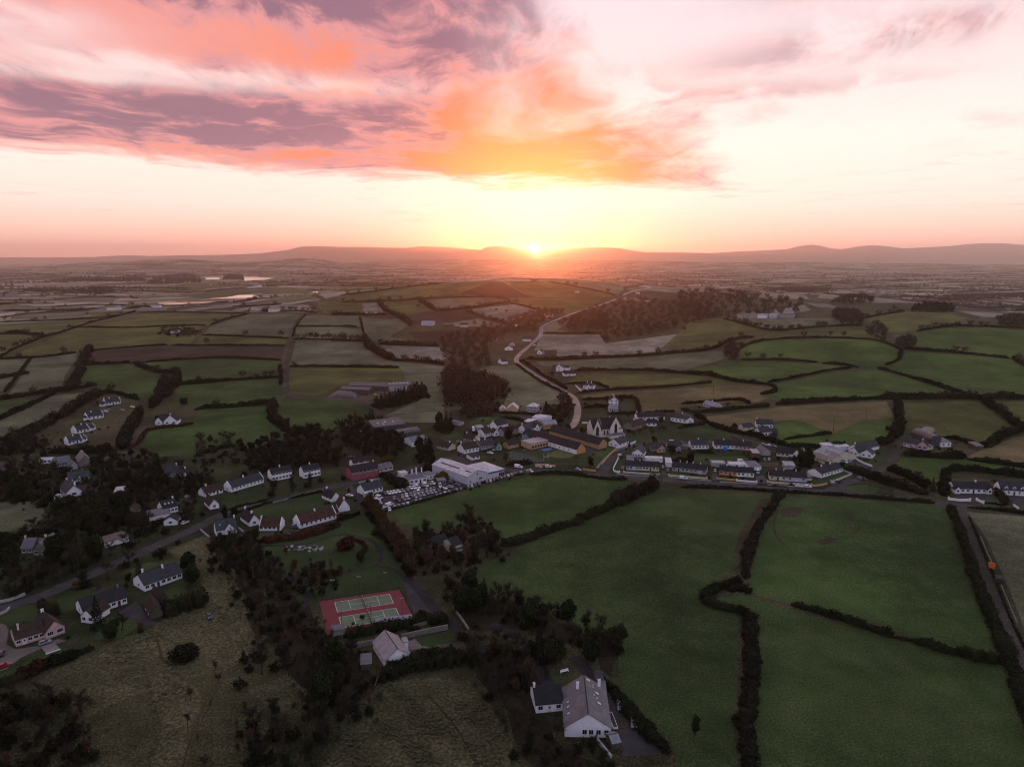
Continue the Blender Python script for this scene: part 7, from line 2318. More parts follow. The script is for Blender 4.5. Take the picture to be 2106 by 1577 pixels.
hs('dormer_house', 'white house with three roof dormers at the right edge', 'house', [B('I', (1856,1126),(2200,1146),9,3.0,3.6, 'x', 'white', 'slate', win=6, door=2, wsize=(.9,1.4))], [(0,.95)], dormers=((0,.17),(0,.42),(0,.67)))
# lower left
hs('stone_bungalow', 'grey stone house with many small gables in the dark wood, left', 'house', [B('J', (205,275),(318,268),9,2.8,3.0, 'x', 'stone', 'grey', win=2), B('J', (320,292),(446,288),11,2.9,3.6, 'y', 'stone', 'grey', win=2), B('J', (456,272),(550,236),8,2.8,2.8, 'y', 'stone', 'grey', win=2)], [(1,.5,0, 'cream'),(0,.02,0, 'cream')])
hs('flat_house', 'white-ended outbuilding with long flat felt roof by the road', 'shed', [B('J', (1012,214),(1232,150),7,2.6,.3, 'mono', 'white', 'tin', side=1)])
hs('white_bungalow', 'long white bungalow with slate roof and two white chimneys, lower left', 'house', [B('J', (1382,632),(1740,502),9.5,2.7,3.0, 'x', 'white', 'slate', win=7, door=2, side=1, wsize=(1.5,1.2))], [(0,.16,1.5),(0,.62,-.6)])
hs('l_bungalow', 'white L-shaped bungalow with dark roof behind the big conifer', 'house', [B('J', (800,880),(1215,744),9,2.7,2.8, 'x', 'white', 'dark', win=8, door=6, side=1, wsize=(1.4,1.1)), B('J', (775,925),(895,938),8,2.6,2.4, 'y', 'white', 'brown', win=2)], [(0,.9)], cc='stone')
hs('outbuilding', 'larger brown outbuilding with dark open gable below the white bungalow', 'shed', [B('J', (1438,902),(1556,868),11,2.6,2.4, 'y', 'timber', 'brown', side=2)])
hs('outbuilding', 'smaller brown outbuilding behind the dark open-gabled one', 'shed', [B('J', (1536,762),(1600,740),9,2.6,2.0, 'y', 'timber', 'brown')])
hs('pink_bungalow', 'pink-walled bungalow with brown roof at the bottom left', 'house', [B('J', (155,1160),(430,1074),9,2.7,2.8, 'x', 'pink', 'brown', win=5, door=1, side=1, wsize=(1.3,1.1)), B('J', (440,1090),(622,1022),11,2.7,3.0, 'y', 'pink', 'brown', win=2, wsize=(1.9,1.4))], [(0,.18,-1.4, 'cream'),(1,.95)])
hs('court_bungalow', 'small white bungalow with two-tone metal roof below the tennis courts', 'house', [B('M', (1015,1022),(1284,948),13,2.7,3.0, 'y', 'white', 'metal', win=2, side=3, wsize=(1.2,1.3)), B('M', (1215,822),(1262,812),3,2.6,.4, 'flat', 'white', 'metal')])
hs('garden_shed', 'flat grey shed in the yard of the bungalow below the courts', 'shed', [B('M', (755,1046),(862,1034),5,2.2,.4, 'mono', 'timber', 'grey')])
hs('big_white_house', 'big white house with skylights and broad front gable at the bottom', 'house', [
 B('N', (710,1020),(1266,1032),18,3.0,4.2, 'y', 'white', 'grey', wat=(.43,.57,.73,.90), wsize=(1.3,1.5), wz=.9, sky=((.10 + .35,-.42,1.0,1.3),(.55,-.5,.7,.7),(.60,-.62,.7,.7),(.70,-.45,1.0,1.3),(.80,-.62,.6,.6),(.86,-.62,.6,.6),(.93,-.82,1.0,1.4),(.25,.2,.8,1.0),(.42,.2,.8,1.0),(.54,.2,.8,1.0))),
 B('N', (365,738),(690,706),9,2.8,2.8, 'x', 'white', 'dark', win=3, door=1, side=1)], [(0,.72,-2.2, 'white'),(0,.8,4.2, 'white'),(1,.03)])
hs('garden_shed', 'flat dark shed behind the big white house', 'shed', [B('N', (1108,490),(1194,486),6,2.5,.4, 'mono', 'darkclad', 'slate')])
hs('garden_shed', 'small white-walled store against the big white house', 'shed', [B('N', (1136,580),(1204,582),5,2.4,.4, 'mono', 'white', 'grey')])
hs('garden_shed', 'small grey gabled hut in front of the big white house', 'shed', [B('N', (1282,1180),(1374,1160),4,2.1,1.0, 'x', 'timber', 'metal')])
hs('ruined_house', 'derelict dark-roofed house with pale gable inside the copse', 'house', [B('L', (1352,1040),(1464,1006),8,3.6,2.2, 'x', 'cream', 'dark', win=4), B('L', (1130,1010),(1300,960),7,3.0,2.4, 'x', 'stone', 'dark', win=3)])
# far houses by the road bend
hs('tall_farmhouse', 'tall narrow white farmhouse with low sheds beside the road', 'house', [B('c', (1208,1210),(1312,1215),9,4.8,3.4, 'y', 'white', 'slate', win=1, floors=2), B('c', (1330,1190),(1440,1195),7,3.0,1.6, 'x', 'white', 'dark'), B('c', (1350,1295),(1550,1285),6,2.6,1.8, 'x', 'white', 'dark', win=3)], [(0,.5)])
hs('far_house', 'white gable nearest the road bend in the far hamlet', 'house', [B('c', (320,848),(460,848),10,2.8,3.0, 'y', 'white', 'brown', win=1)], group='houses of the far hamlet')
hs('far_house', 'house just behind the white gable in the far hamlet', 'house', [B('c', (400,770),(500,768),10,2.8,2.6, 'y', 'pink', 'brown', win=1)], group='houses of the far hamlet')
hs('far_house', 'pale blue-white house beside the far road', 'house', [B('c', (630,690),(780,690),9,3.0,2.8, 'x', 'white', 'slate', win=4)], group='houses of the far hamlet')
hs('far_house', 'white gable alone above the dark copse', 'house', [B('c', (200,1068),(275,1088),8,3.0,3.4, 'y', 'white', 'slate')], group='houses of the far hamlet')
hs('far_house', 'house with steep white gables in the walled plot right of the far road', 'house', [B('c', (880,912),(960,915),9,2.8,3.2, 'y', 'white', 'brown', win=1), B('c', (960,910),(1010,910),8,2.7,2.4, 'y', 'grey', 'brown')], group='houses of the far hamlet')
hs('far_house', 'white gable end beyond the far hamlet trees', 'house', [B('c', (500,430),(600,432),9,3.0,2.8, 'x', 'white', 'brown', win=2)], group='houses of the far hamlet')
hs('far_house', 'pale house under the hill beside the far straight road', 'house', [B('c', (1020,275),(1080,272),9,3.0,2.6, 'x', 'pink', 'brown', win=2), B('c', (1130,275),(1170,270),8,2.8,2.4, 'y', 'white', 'brown')], group='houses of the far hamlet')
hs('far_house', 'low pale row left of the road in the far hamlet', 'house', [B('c', (110,670),(190,668),8,2.7,2.4, 'x', 'pink', 'brown', win=2)], group='houses of the far hamlet')
hs('far_farm', 'blue-roofed farm below the ploughed patch under the hill', 'farm', [B('B', (500,690),(575,692),14,4.0,2.0, 'x', 'lavender', 'metal'), B('B', (740,700),(790,700),10,3.0,2.4, 'x', 'cream', 'brown'), B('B', (640,698),(700,698),10,3.0,2.0, 'x', 'brown', 'tin')])
hs('far_farm', 'pale farm sheds among trees left of the lake', 'farm', [B('A', (860,600),(990,596),16,4.0,2.2, 'x', 'grey', 'tin'), B('A', (930,580),(985,578),12,3.4,2.4, 'x', 'white', 'metal'), B('A', (660,595),(740,592),14,3.6,2.0, 'x', 'white', 'metal')])
hs('far_farm', 'cluster of blue-grey sheds beyond the long lake', 'farm', [B('A', (1540,460),(1590,458),20,5,2.2, 'x', 'lavender', 'metal'), B('A', (1590,452),(1620,450),18,5,2.2, 'x', 'white', 'metal')])
hs('far_farm', 'sheds inside the parkland wood beyond the right pastures', 'farm', [B('C', (470,640),(530,640),14,4,2.0, 'x', 'white', 'metal'), B('C', (540,640),(590,640),14,4,2.0, 'x', 'lavender', 'metal'), B('C', (600,638),(690,638),14,4,2.0, 'x', 'grey', 'tin')])
hs('far_farm', 'dark farmhouse within the ring of trees in the left fields', 'farm', [B('A', (1055,740),(1100,738),9,2.8,2.4, 'x', 'white', 'slate')])
hs('far_farm', 'pale sheds in trees right of the long lake', 'farm', [B('A', (1545,606),(1600,606),12,3.4,2.2, 'x', 'grey', 'metal'), B('A', (1660,606),(1710,606),12,3.4,2.2, 'x', 'white', 'metal')])


def far_specks():
 """Pale houses and sheds scattered over the far plain."""
 rng = np.random.default_rng(21)
 spots = [('C', 1500,345,60),('C', 1560,330,90),('C', 1700,345,50),('C', 840,323,80),('C', 925,325,50),('C', 580,408,40),('C', 670,398,10),('C', 1010,392,10),('C', 1640,322,60),('C', 1800,325,30),('C', 215,430,20),('C', 740,455,20),
             ('B', 1895,450,14),('B', 1465,488,8),('B', 1070,350,8),('B', 520,385,20),('B', 300,400,16),('B', 1840,495,30),('A', 60,450,14),('A', 140,448,10),('A', 1690,440,10),('A', 1835,382,8),('A', 1300,440,10),('A', 720,577,20),('B', 2000,330,40),('C', 300,305,30),('C', 1230,330,30)]
 for i, (v, x, y, w_) in enumerate(spots):
  g = ground(V(v, (x - w_ / 2, y),(x + w_ / 2, y)))
  mid = g.mean(0)
  L = max(9.0, float(np.hypot(*(g[1] - g[0])[:2])) * .8)
  u = np.array([1.0, rng.uniform(-.2,.2)])
  u /= np.hypot(*u)
  a, b_ = mid[:2] - u * L / 2, mid[:2] + u * L / 2
  building('far_building', 'pale building lying low on the hazy far plain', 'building', [Blk(a, b_, 9,4.0 if L > 40 else 2.8,2.0, 'x', 'cream', 'grey')], group='pale buildings scattered over the far plain')


far_specks()
# ------------------------------------------------------------------ vehicles
def paint(name, col, rough=.3, metal=0.0):
 m, N, b = material(name)
 b.inputs['Base Color'].default_value = (*col, 1)
 b.inputs['Roughness'].default_value = rough
 b.inputs['Specular IOR Level'].default_value = .5
 b.inputs['Metallic'].default_value = metal
 b.inputs['Coat Weight'].default_value = .3
 b.inputs['Coat Roughness'].default_value = .15
 return m


PAINT = {k: paint('paint_' + k, c, .35) for k, c in (('white', (.70,.70,.72)),('silver', (.24,.25,.27)),('grey', (.13,.135,.145)),('black', (.018,.018,.022)),('dark blue', (.02,.028,.06)),
                                                       ('red', (.30,.016,.02)),('dark red', (.10,.012,.014)),('pale blue', (.30,.40,.55)),('yellow', (.50,.34,.04)),('orange', (.60,.17,.02)))}
TYRE = plain('tyre', (.02,.02,.021),.8,.2,.05)
LAMP = plain('lamp_lens', (.55,.55,.55),.2,.6,.02)
LAMP_R = plain('rear_lamp', (.30,.015,.012),.3,.6,.02)

SHAPES = {  # side profile of the lower body and of the cabin (x forward, z up), width, wheel x, wheel radius
 'hatchback': ([(-2.0,.28),(-2.05,.62),(-1.95,.92),(.85,.95),(1.75,.78),(2.0,.58),(2.0,.28)], [(-1.92,.90),(-1.62,1.38),(-1.1,1.48),(.0,1.46),(.95,.93)], 1.72,(-1.25,1.28),.31),
 'saloon': ([(-2.2,.28),(-2.25,.62),(-2.15,.90),(-1.4,.95),(.9,.94),(1.95,.76),(2.2,.56),(2.2,.28)], [(-1.65,.92),(-1.0,1.40),(-.5,1.45),(.15,1.43),(1.1,.92)], 1.76,(-1.35,1.38),.32),
 'estate': ([(-2.2,.30),(-2.25,.70),(-2.15,1.02),(.95,1.02),(1.9,.88),(2.2,.64),(2.2,.30)], [(-2.12,1.0),(-1.9,1.52),(-1.5,1.64),(.1,1.62),(1.05,1.0)], 1.82,(-1.35,1.38),.36),
 'van': ([(-2.5,.32),(-2.52,1.0),(-2.5,1.12),(1.35,1.12),(2.2,1.0),(2.5,.66),(2.5,.32)], [(-2.5,1.1),(-2.46,2.0),(-2.35,2.1),(.85,2.08),(1.65,1.10)], 1.9,(-1.5,1.6),.36),
 'camper': ([(-3.1,.40),(-3.15,1.2),(-3.1,1.3),(1.6,1.3),(2.6,1.15),(3.0,.75),(3.0,.40)], [(-3.1,1.28),(-3.1,2.7),(-2.9,2.85),(1.9,2.8),(2.1,2.1),(1.95,1.28)], 2.2,(-1.9,2.0),.38),
}


def car_meshes(shape, colour):
 def f():
  low, cab, w, wx, wr = SHAPES[shape]
  pm = PAINT[colour]
  mb = MB()
  h = w / 2

  def extr(prof, y_of, mat_of):
   n = len(prof)
   L_ = [(x, y_of(z), z) for x, z in prof]
   R_ = [(x, -y_of(z), z) for x, z in prof]
   mb.poly(L_[::-1], mat_of(-1))
   mb.poly(R_, mat_of(-1))
   for i in range(n):
    j = (i + 1) % n
    mb.poly([L_[i], L_[j], R_[j], R_[i]], mat_of(i))
  zt = max(z for _, z in low)
  extr(low, lambda z: h * (1.0 if .45 < z < zt - .12 else .93), lambda i: pm)
  zc0, zc1 = min(z for _, z in cab), max(z for _, z in cab)
  extr(cab, lambda z: h * (.92 - .17 * (z - zc0) / (zc1 - zc0)), lambda i: pm)
  for y in (-h * .62, h * .62):
   x1 = low[-2][0]
   mb.box(x1 - .08, x1 + .015, y - .16, y + .16,.58,.72, LAMP)
   x0 = low[1][0]
   mb.box(x0 - .02, x0 + .08, y - .16, y + .16,.66,.84, LAMP_R)
  body = mb.mesh('body')
  gb = MB()

  def side(x, z, s, off=.012):
   return (x, s * (h * (.92 - .17 * (z - zc0) / (zc1 - zc0)) + off), z)
  zl, zh = zc0 + .06, zc1 - .12

  def edge_x(z, front):
   pts = cab
   best = None
   for (xa, za),(xb, zb_) in zip(pts, pts[1:]):
    if min(za, zb_) <= z <= max(za, zb_) and abs(za - zb_) > .05:
     x = xa + (xb - xa) * (z - za) / (zb_ - za)
     if best is None or (x > best if front else x < best):
      best = x
   return best if best is not None else (pts[-1][0] if front else pts[0][0])
  xf = [edge_x(z, True) for z in (zl, zh)]
  xr = [edge_x(z, False) for z in (zl, zh)]
  mid = (xf[0] + xf[1]) / 2
  r0 = xr[0] + .14 if shape not in ('van', 'camper') else .35
  r1 = xr[1] + .14 if shape not in ('van', 'camper') else .35
  for s in (-1,1):
   q = [side(r0, zl, s), side(xf[0] - .14, zl, s), side(xf[1] - .10, zh, s), side(r1, zh, s)]
   gb.poly(q if s < 0 else q[::-1], GLASS)
  for front, (xa, xb) in ((True, xf),(False, xr)):
   o = .014 if front else -.014
   wa, wb = h * .80, h * .68
   q = [(xa + o, -wa, zl),(xa + o, wa, zl),(xb + o, wb, zh),(xb + o, -wb, zh)]
   if front or shape not in ('van', 'camper'):
    gb.poly(q if front else q[::-1], GLASS)
  glass = gb.mesh('glass')
  wb = MB()
  wb.tube((0,-.1,0),(0,.1,0), wr, wr, TYRE, 10)
  wb.tube((0,.101,0),(0,.108,0), wr * .6, wr * .6, PAINT['silver'], 8)
  wb.tube((0,-.101,0),(0,-.108,0), wr * .6, wr * .6, PAINT['silver'], 8)
  return body, glass, shared(('wheel', wr), lambda: wb.mesh('wheel'))
 return shared(('car', shape, colour), f)


def vehicle(shape, colour, pos, rz, label, group=None):
 body, glass, wheel = car_meshes(shape, colour)
 low, cab, w, wx, wr = SHAPES[shape]
 nm = {'van': 'van', 'camper': 'camper_van'}.get(shape, 'car')
 e = 2.0
 ca, sa = math.cos(rz), math.sin(rz)
 zf, zb = T1(pos[0] + ca * e, pos[1] + sa * e), T1(pos[0] - ca * e, pos[1] - sa * e)
 root = empty(nm, (pos[0], pos[1], (zf + zb) / 2 + .03), rz)
 root.rotation_euler = (0,-math.atan2(zf - zb, 2 * e), rz)
 root.scale = (.95,.95,.95)
 tag(root, label, 'van' if shape in ('van', 'camper') else 'car', group)
 obj('body', body, root)
 obj('glass', glass, root)
 for x in wx:
  for s in (-1,1):
   o = obj('wheel', wheel, root)
   o.location = (x, s * (w / 2 - .1), wr)
 return root


def aim(view, p, d):
 """World position at view point p and heading towards p + d."""
 g = ground(V(view, p, (p[0] + d[0], p[1] + d[1])))
 return g[0], math.atan2(g[1][1] - g[0][1], g[1][0] - g[0][0])


ORD = ['first', 'second', 'third', 'fourth', 'fifth', 'sixth', 'seventh', 'eighth', 'ninth', 'tenth', 'eleventh', 'twelfth', 'thirteenth', 'fourteenth', 'fifteenth', 'sixteenth', 'seventeenth', 'eighteenth', 'nineteenth', 'twentieth',
       'twenty-first', 'twenty-second', 'twenty-third', 'twenty-fourth', 'twenty-fifth', 'twenty-sixth', 'twenty-seventh', 'twenty-eighth', 'twenty-ninth', 'thirtieth']


def car_row(view, pts, d, items, where, group):
 for i, p in enumerate(pts):
  shape, colour = items[i % len(items)]
  pos, rz = aim(view, p, d)
  vehicle(shape, colour, pos, rz + random.uniform(-.04,.04), '%s %s %s, %s from the left' % (colour, shape, where, ORD[i]), group)


car_row('h', [(412,618),(476,612),(528,604),(582,594),(645,582),(715,574),(785,556),(845,528),(900,524),(958,512),(1022,490),(1095,484),(1155,460),(1218,448)], (40,18),
  [('saloon', 'black'),('hatchback', 'white'),('hatchback', 'white'),('hatchback', 'white'),('hatchback', 'white'),('estate', 'silver'),('saloon', 'grey'),('hatchback', 'white'),('estate', 'white'),('van', 'white'),('saloon', 'black'),('van', 'white'),('saloon', 'grey'),('estate', 'white')],
  'parked in the back row of the forecourt', 'cars in the back row of the forecourt')
car_row('h', [(575,700),(712,664),(778,652),(850,636),(915,616),(980,604),(1046,588),(1116,570),(1182,554),(1238,540)], (10,26),
  [('hatchback', 'grey'),('hatchback', 'silver'),('estate', 'white'),('hatchback', 'grey'),('estate', 'silver'),('van', 'white'),('hatchback', 'grey'),('estate', 'silver'),('hatchback', 'silver'),('saloon', 'grey')],
  'in the middle row of the forecourt', 'cars in the middle row of the forecourt')
car_row('h', [(640,734),(728,716),(788,696),(918,672),(985,650),(1048,636),(1118,614),(1180,600),(1242,588),(1306,568)], (40,18),
  [('saloon', 'black'),('saloon', 'grey'),('saloon', 'silver'),('saloon', 'silver'),('saloon', 'grey'),('estate', 'silver'),('saloon', 'grey'),('saloon', 'silver'),('saloon', 'silver'),('saloon', 'dark blue')],
  'in the third row of the forecourt', 'cars in the third row of the forecourt')
car_row('h', [(580,838),(650,822),(728,802),(798,784),(936,742),(1010,722),(1286,652),(1345,634),(1420,608),(1486,594),(1612,556),(1680,542),(1806,508),(1866,490),(1926,474),(1990,458)], (-14,-34),
  [('hatchback', 'silver'),('hatchback', 'grey'),('hatchback', 'silver'),('hatchback', 'white'),('estate', 'grey')], 'nose-in along the forecourt edge', 'cars along the hedge edge of the forecourt')
car_row('d', [(856,1448),(914,1430),(974,1412),(1036,1396),(1100,1378),(1160,1360),(1222,1344),(1282,1328),(1340,1310),(1442,1290),(1552,1266)], (-14,-34),
  [('hatchback', 'silver'),('hatchback', 'white'),('estate', 'silver'),('hatchback', 'grey'),('hatchback', 'silver')], 'on the verge below the white showroom', 'cars on the verge below the showroom')
for v_, p, d, sh, co, lab in (
  ('h', (325,690),(40,14), 'van', 'white', 'white van at the left end of the forecourt, behind the larger one'),
  ('h', (300,772),(40,18), 'camper', 'white', 'large white camper van at the left end of the forecourt'),
  ('h', (340,862),(40,18), 'estate', 'silver', 'silver estate car at the bottom left corner of the forecourt'),
  ('h', (445,830),(-40,16), 'van', 'white', 'white van turned across the front corner of the forecourt'),
  ('h', (500,806),(40,-18), 'van', 'white', 'white van behind the one turned across the forecourt corner'),
  ('h', (494,884),(10,30), 'hatchback', 'white', 'small white car nearest the forecourt hedge corner'),
  ('h', (1398,532),(40,4), 'saloon', 'white', 'white saloon alone before the dark sales cabin'),
  ('h', (1500,508),(40,2), 'saloon', 'silver', 'silver saloon right of the white one before the cabin'),
  ('h', (1336,488),(10,26), 'van', 'white', 'white van tucked against the dark sales cabin'),
  ('h', (1525,424),(40,8), 'hatchback', 'silver', 'silver car nearest the showroom side wall'),
  ('h', (1600,440),(40,8), 'saloon', 'black', 'black car by the showroom side wall'),
  ('h', (1620,468),(40,8), 'saloon', 'grey', 'grey car by the showroom corner'),
  ('h', (1560,372),(30,22), 'estate', 'silver', 'silver estate under the showroom eaves'),
  ('d', (1392,1190),(40,8), 'van', 'white', 'white van driving past the showroom'),
  ('d', (1755,1192),(40,4), 'saloon', 'silver', 'silver saloon parked by the roadside court'),
  ('d', (1920,1190),(40,0), 'estate', 'white', 'white estate car parked by the roadside court'),
  ('d', (1616,1262),(30,16), 'hatchback', 'white', 'white hatchback at the road edge past the showroom'),
  ('G', (448,938),(40,10), 'estate', 'silver', 'silver estate on the road before the school lawn'),
  ('e', (130,676),(34,-18), 'hatchback', 'white', 'white hatchback on the estate road corner'),
  ('e', (1280,1096),(40,3), 'van', 'white', 'white van on the main road before the grey terrace'),
  ('e', (176,920),(4,40), 'hatchback', 'dark red', 'dark red car in the drive of the pale blue terrace'),
  ('e', (908,900),(4,40), 'hatchback', 'grey', 'grey car between the first two terraces'),
  ('e', (996,960),(4,40), 'hatchback', 'black', 'black car in the drive of the grey terrace'),
  ('e', (1848,960),(4,40), 'hatchback', 'silver', 'silver car in the drive of the orange house'),
  ('f', (800,972),(40,3), 'saloon', 'dark red', 'dark red saloon before the cream terrace'),
  ('f', (918,978),(40,3), 'saloon', 'grey', 'grey saloon before the cream terrace'),
  ('f', (1148,990),(40,3), 'saloon', 'white', 'white saloon before the lavender terrace half, left of two'),
  ('f', (1272,998),(40,3), 'estate', 'white', 'white estate before the lavender terrace half, right of two'),
  ('f', (1650,950),(40,-14), 'hatchback', 'silver', 'silver car at the wall of the turned terrace'),
  ('f', (1712,926),(40,-14), 'estate', 'black', 'black estate at the wall of the turned terrace'),
  ('f', (2030,874),(40,14), 'hatchback', 'silver', 'silver car on the wide tarmac right of the terraces'),
  ('f', (2085,890),(40,14), 'hatchback', 'black', 'black car on the wide tarmac right of the terraces'),
  ('f', (1766,630),(8,40), 'estate', 'grey', 'grey estate parked by the cream hall, leftmost of three'),
  ('f', (1830,638),(14,40), 'estate', 'white', 'white estate parked by the cream hall, middle of three'),
  ('f', (1880,628),(20,34), 'hatchback', 'silver', 'silver car parked by the cream hall, rightmost of three'),
  ('f', (552,790),(4,40), 'van', 'pale blue', 'pale blue van in the drive beside the white terrace half'),
  ('f', (310,636),(40,8), 'van', 'white', 'white van in the yard behind the terraces'),
  ('f', (650,614),(6,30), 'estate', 'dark red', 'dark red car in the yard behind the terraces'),
  ('f', (712,606),(6,30), 'hatchback', 'silver', 'silver car in the yard behind the terraces'),
  ('f', (455,640),(40,4), 'saloon', 'black', 'black saloon in the yard behind the terraces'),
  ('f', (518,198),(40,-8), 'saloon', 'silver', 'silver saloon in the courtyard of the white farmhouse'),
  ('f', (345,362),(40,4), 'saloon', 'white', 'white saloon on the estate street behind the pink row'),
  ('f', (640,392),(40,8), 'estate', 'silver', 'silver estate parked on the lane, left of three'),
  ('f', (720,400),(40,8), 'hatchback', 'white', 'white hatchback parked on the lane, middle of three'),
  ('f', (780,412),(40,8), 'saloon', 'grey', 'grey saloon parked on the lane, right of three'),
  ('e', (1080,442),(40,2), 'van', 'white', 'white van on the estate street behind the grey houses'),
  ('e', (1240,446),(40,2), 'saloon', 'silver', 'silver saloon on the estate street behind the white row house'),
  ('d', (372,752),(34,-6), 'saloon', 'silver', 'silver saloon beside the grey stone house in the village'),
  ('d', (264,808),(40,8), 'estate', 'silver', 'silver estate in the lane cottage yard'),
  ('d', (620,548),(10,30), 'camper', 'white', 'white camper van in a village garden'),
  ('d', (1608,622),(30,18), 'estate', 'white', 'white estate before the house with arched window'),
  ('d', (912,948),(40,6), 'saloon', 'white', 'white saloon on the village street by the grey row'),
  ('d', (984,896),(30,-14), 'saloon', 'silver', 'silver saloon on the village street by the teal house'),
  ('d', (700,742),(30,10), 'hatchback', 'red', 'red car beside the peach gable in the village'),
  ('E', (1600,1204),(40,4), 'saloon', 'white', 'white saloon by the round-gabled cottage at the lane'),
  ('E', (1820,1016),(30,-6), 'saloon', 'red', 'bright red car before the pink inn'),
  ('E', (1620,808),(40,-4), 'saloon', 'black', 'black car behind the pink inn'),
  ('K', (1766,574),(40,-6), 'saloon', 'black', 'black saloon at the end of the long brown-roofed cottage'),
  ('K', (1206,726),(40,0), 'hatchback', 'grey', 'grey car left of the long brown-roofed cottage'),
  ('D', (1090,336),(40,4), 'estate', 'white', 'white car on the lawn beside the second hillside cottage'),
  ('D', (1132,322),(40,-8), 'hatchback', 'grey', 'grey car on the lawn beside the second hillside cottage'),
  ('D', (1262,322),(40,2), 'saloon', 'silver', 'silver car on the lawn below the topmost hillside cottage'),
  ('D', (1366,290),(40,4), 'estate', 'white', 'white car right of the topmost hillside cottage'),
  ('D', (1712,482),(40,-4), 'saloon', 'white', 'white car before the steep-gabled house'),
  ('D', (1855,1474),(30,-12), 'saloon', 'red', 'red car by the skylit roadside house'),
  ('D', (1912,1484),(30,-12), 'estate', 'white', 'white car beside the red one at the roadside house'),
  ('D', (1744,1268),(40,8), 'saloon', 'silver', 'silver car behind the skylit roadside house'),
  ('D', (1802,1284),(40,8), 'hatchback', 'white', 'white car behind the skylit roadside house'),
  ('D', (1938,1218),(30,-10), 'hatchback', 'silver', 'silver car in the trees left of the brown cottages'),
  ('J', (430,1128),(40,-12), 'hatchback', 'silver', 'silver car before the pink-walled bungalow'),
  ('J', (14,1232),(12,-40), 'estate', 'black', 'black car at the left edge beside the gravel'),
  ('J', (34,1352),(40,-14), 'saloon', 'red', 'red car at the left edge, bottom'),
  ('a', (98,602),(12,30), 'hatchback', 'dark blue', 'dark blue car on the rough meadow edge'),
  ('N', (1374,668),(8,40), 'estate', 'silver', 'silver car right of the big white house, upper of two'),
  ('N', (1536,872),(6,40), 'estate', 'grey', 'grey car right of the big white house, lower of two'),
  ('I', (882,622),(30,6), 'saloon', 'white', 'white car before the pink farmhouse'),
  ('c', (838,770),(20,-18), 'van', 'white', 'white van beside the far road'),
  ('F', (268,166),(30,2), 'estate', 'yellow', 'yellow vehicle in the farm yard'),
  ('F', (1740,912),(40,4), 'van', 'white', 'white van at the road bend below the corner house')):
 pos, rz = aim(v_, p, d)
 vehicle(sh, co, pos, rz, lab)

# ------------------------------------------------------------------ walls and fences
def wall_line(view, pts, h, t, mat, label, name='garden_wall', cat='wall', piers=0.0, cap=True):
 g = ground(V(view, *pts))[:, :2]
 org = g.mean(0)
 root = empty(name, (org[0], org[1], T1(*org)))
 tag(root, label, cat)
 zr = T1(*org)
 mb, cb = MB(), MB()
 for p, q in zip(g[:-1], g[1:]):
  L = math.hypot(*(q - p))
  n = max(1, int(L / 14))
  for i in range(n):
   a, b_ = p + (q - p) * i / n, p + (q - p) * (i + 1) / n
   d = (b_ - a) / (math.hypot(*(b_ - a)) + 1e-9)
   nn = np.array([-d[1], d[0]])
   za, zb = T1(*a) - zr, T1(*b_) - zr
   for m_, hw, lo, hi, tgt in ((mat, t / 2,-.5, h, mb),(TRIM if mat is WALL['white'] else mat, t / 2 + .05, h, h + .1, cb)):
    if tgt is cb and not cap:
     continue
    c = []
    for s_, pt, z in ((-1, a, za),(-1, b_, zb),(1, b_, zb),(1, a, za)):
     xy = pt + nn * s_ * hw - org
     c.append((xy[0], xy[1], z))
    lo_ = [(x, y, z + lo) for x, y, z in c]
    hi_ = [(x, y, z + hi) for x, y, z in c]
    tgt.poly(hi_, m_)
    for k in range(4):
     tgt.poly([lo_[k], lo_[(k + 1) % 4], hi_[(k + 1) % 4], hi_[k]], m_)
 mb.build('masonry', root)
 if cap:
  cb.build('coping', root)
 if piers:
  for p in (g[0], g[-1]):
   pm = shared(('pier', mat.name, h), lambda: _pier(mat, h))
   o = obj('pier', pm, root)
   o.location = (p[0] - org[0], p[1] - org[1], T1(*p) - zr)
 return root


def _pier(mat, h):
 mb = MB()
 mb.box(-.3,.3,-.3,.3,-.5, h + .35, mat)
 mb.box(-.38,.38,-.38,.38, h + .35, h + .5, mat)
 return mb.mesh('pier')


ww, wc, wo, wg, wst = WALL['white'], WALL['cream'], WALL['orange'], WALL['grey'], WALL['stone']
wall_line('G', [(690,885),(760,800),(840,720)], 1.2,.3, wo, 'low orange-cream wall beside the estate road and school lawn')
wall_line('G', [(842,716),(930,690),(1035,655)], 1.2,.3, ww, 'white wall with piers in front of the white house below the church', piers=1)
wall_line('G', [(495,935),(560,945),(630,950)], 1.1,.3, wo, 'low orange wall on the roadside right of the parked silver estate')
wall_line('e', [(100,740),(20,900),(10,950),(50,975),(120,990)], 1.0,.3, ww, 'white kerb wall curving round the estate road corner lawn', piers=1)
wall_line('e', [(200,985),(520,1010),(840,1035)], .9,.3, wc, 'pale front wall of the first terrace', piers=1)
wall_line('e', [(1012,1042),(1350,1072),(1700,1100)], .9,.3, wc, 'pale front wall of the grey terrace', piers=1)
wall_line('f', [(-36,880),(240,905)], .9,.3, wo, 'orange front wall before the orange terrace half', piers=1)
wall_line('f', [(246,907),(532,932)], .9,.3, ww, 'white front wall before the white terrace half', piers=1)
wall_line('f', [(690,928),(960,950),(1330,975)], .9,.3, wc, 'cream front wall before the cream and lavender terrace', piers=1)
wall_line('f', [(1345,985),(1460,975),(1550,955)], .9,.3, WALL['peach'], 'curved pinkish wall at the corner right of the terraces')
wall_line('f', [(1610,930),(1750,880),(1900,820)], 1.0,.3, wc, 'pale wall in front of the turned terrace', piers=1)
wall_line('f', [(1900,815),(1840,785),(1775,765)], 1.0,.3, wg, 'grey wall behind the turned terrace')
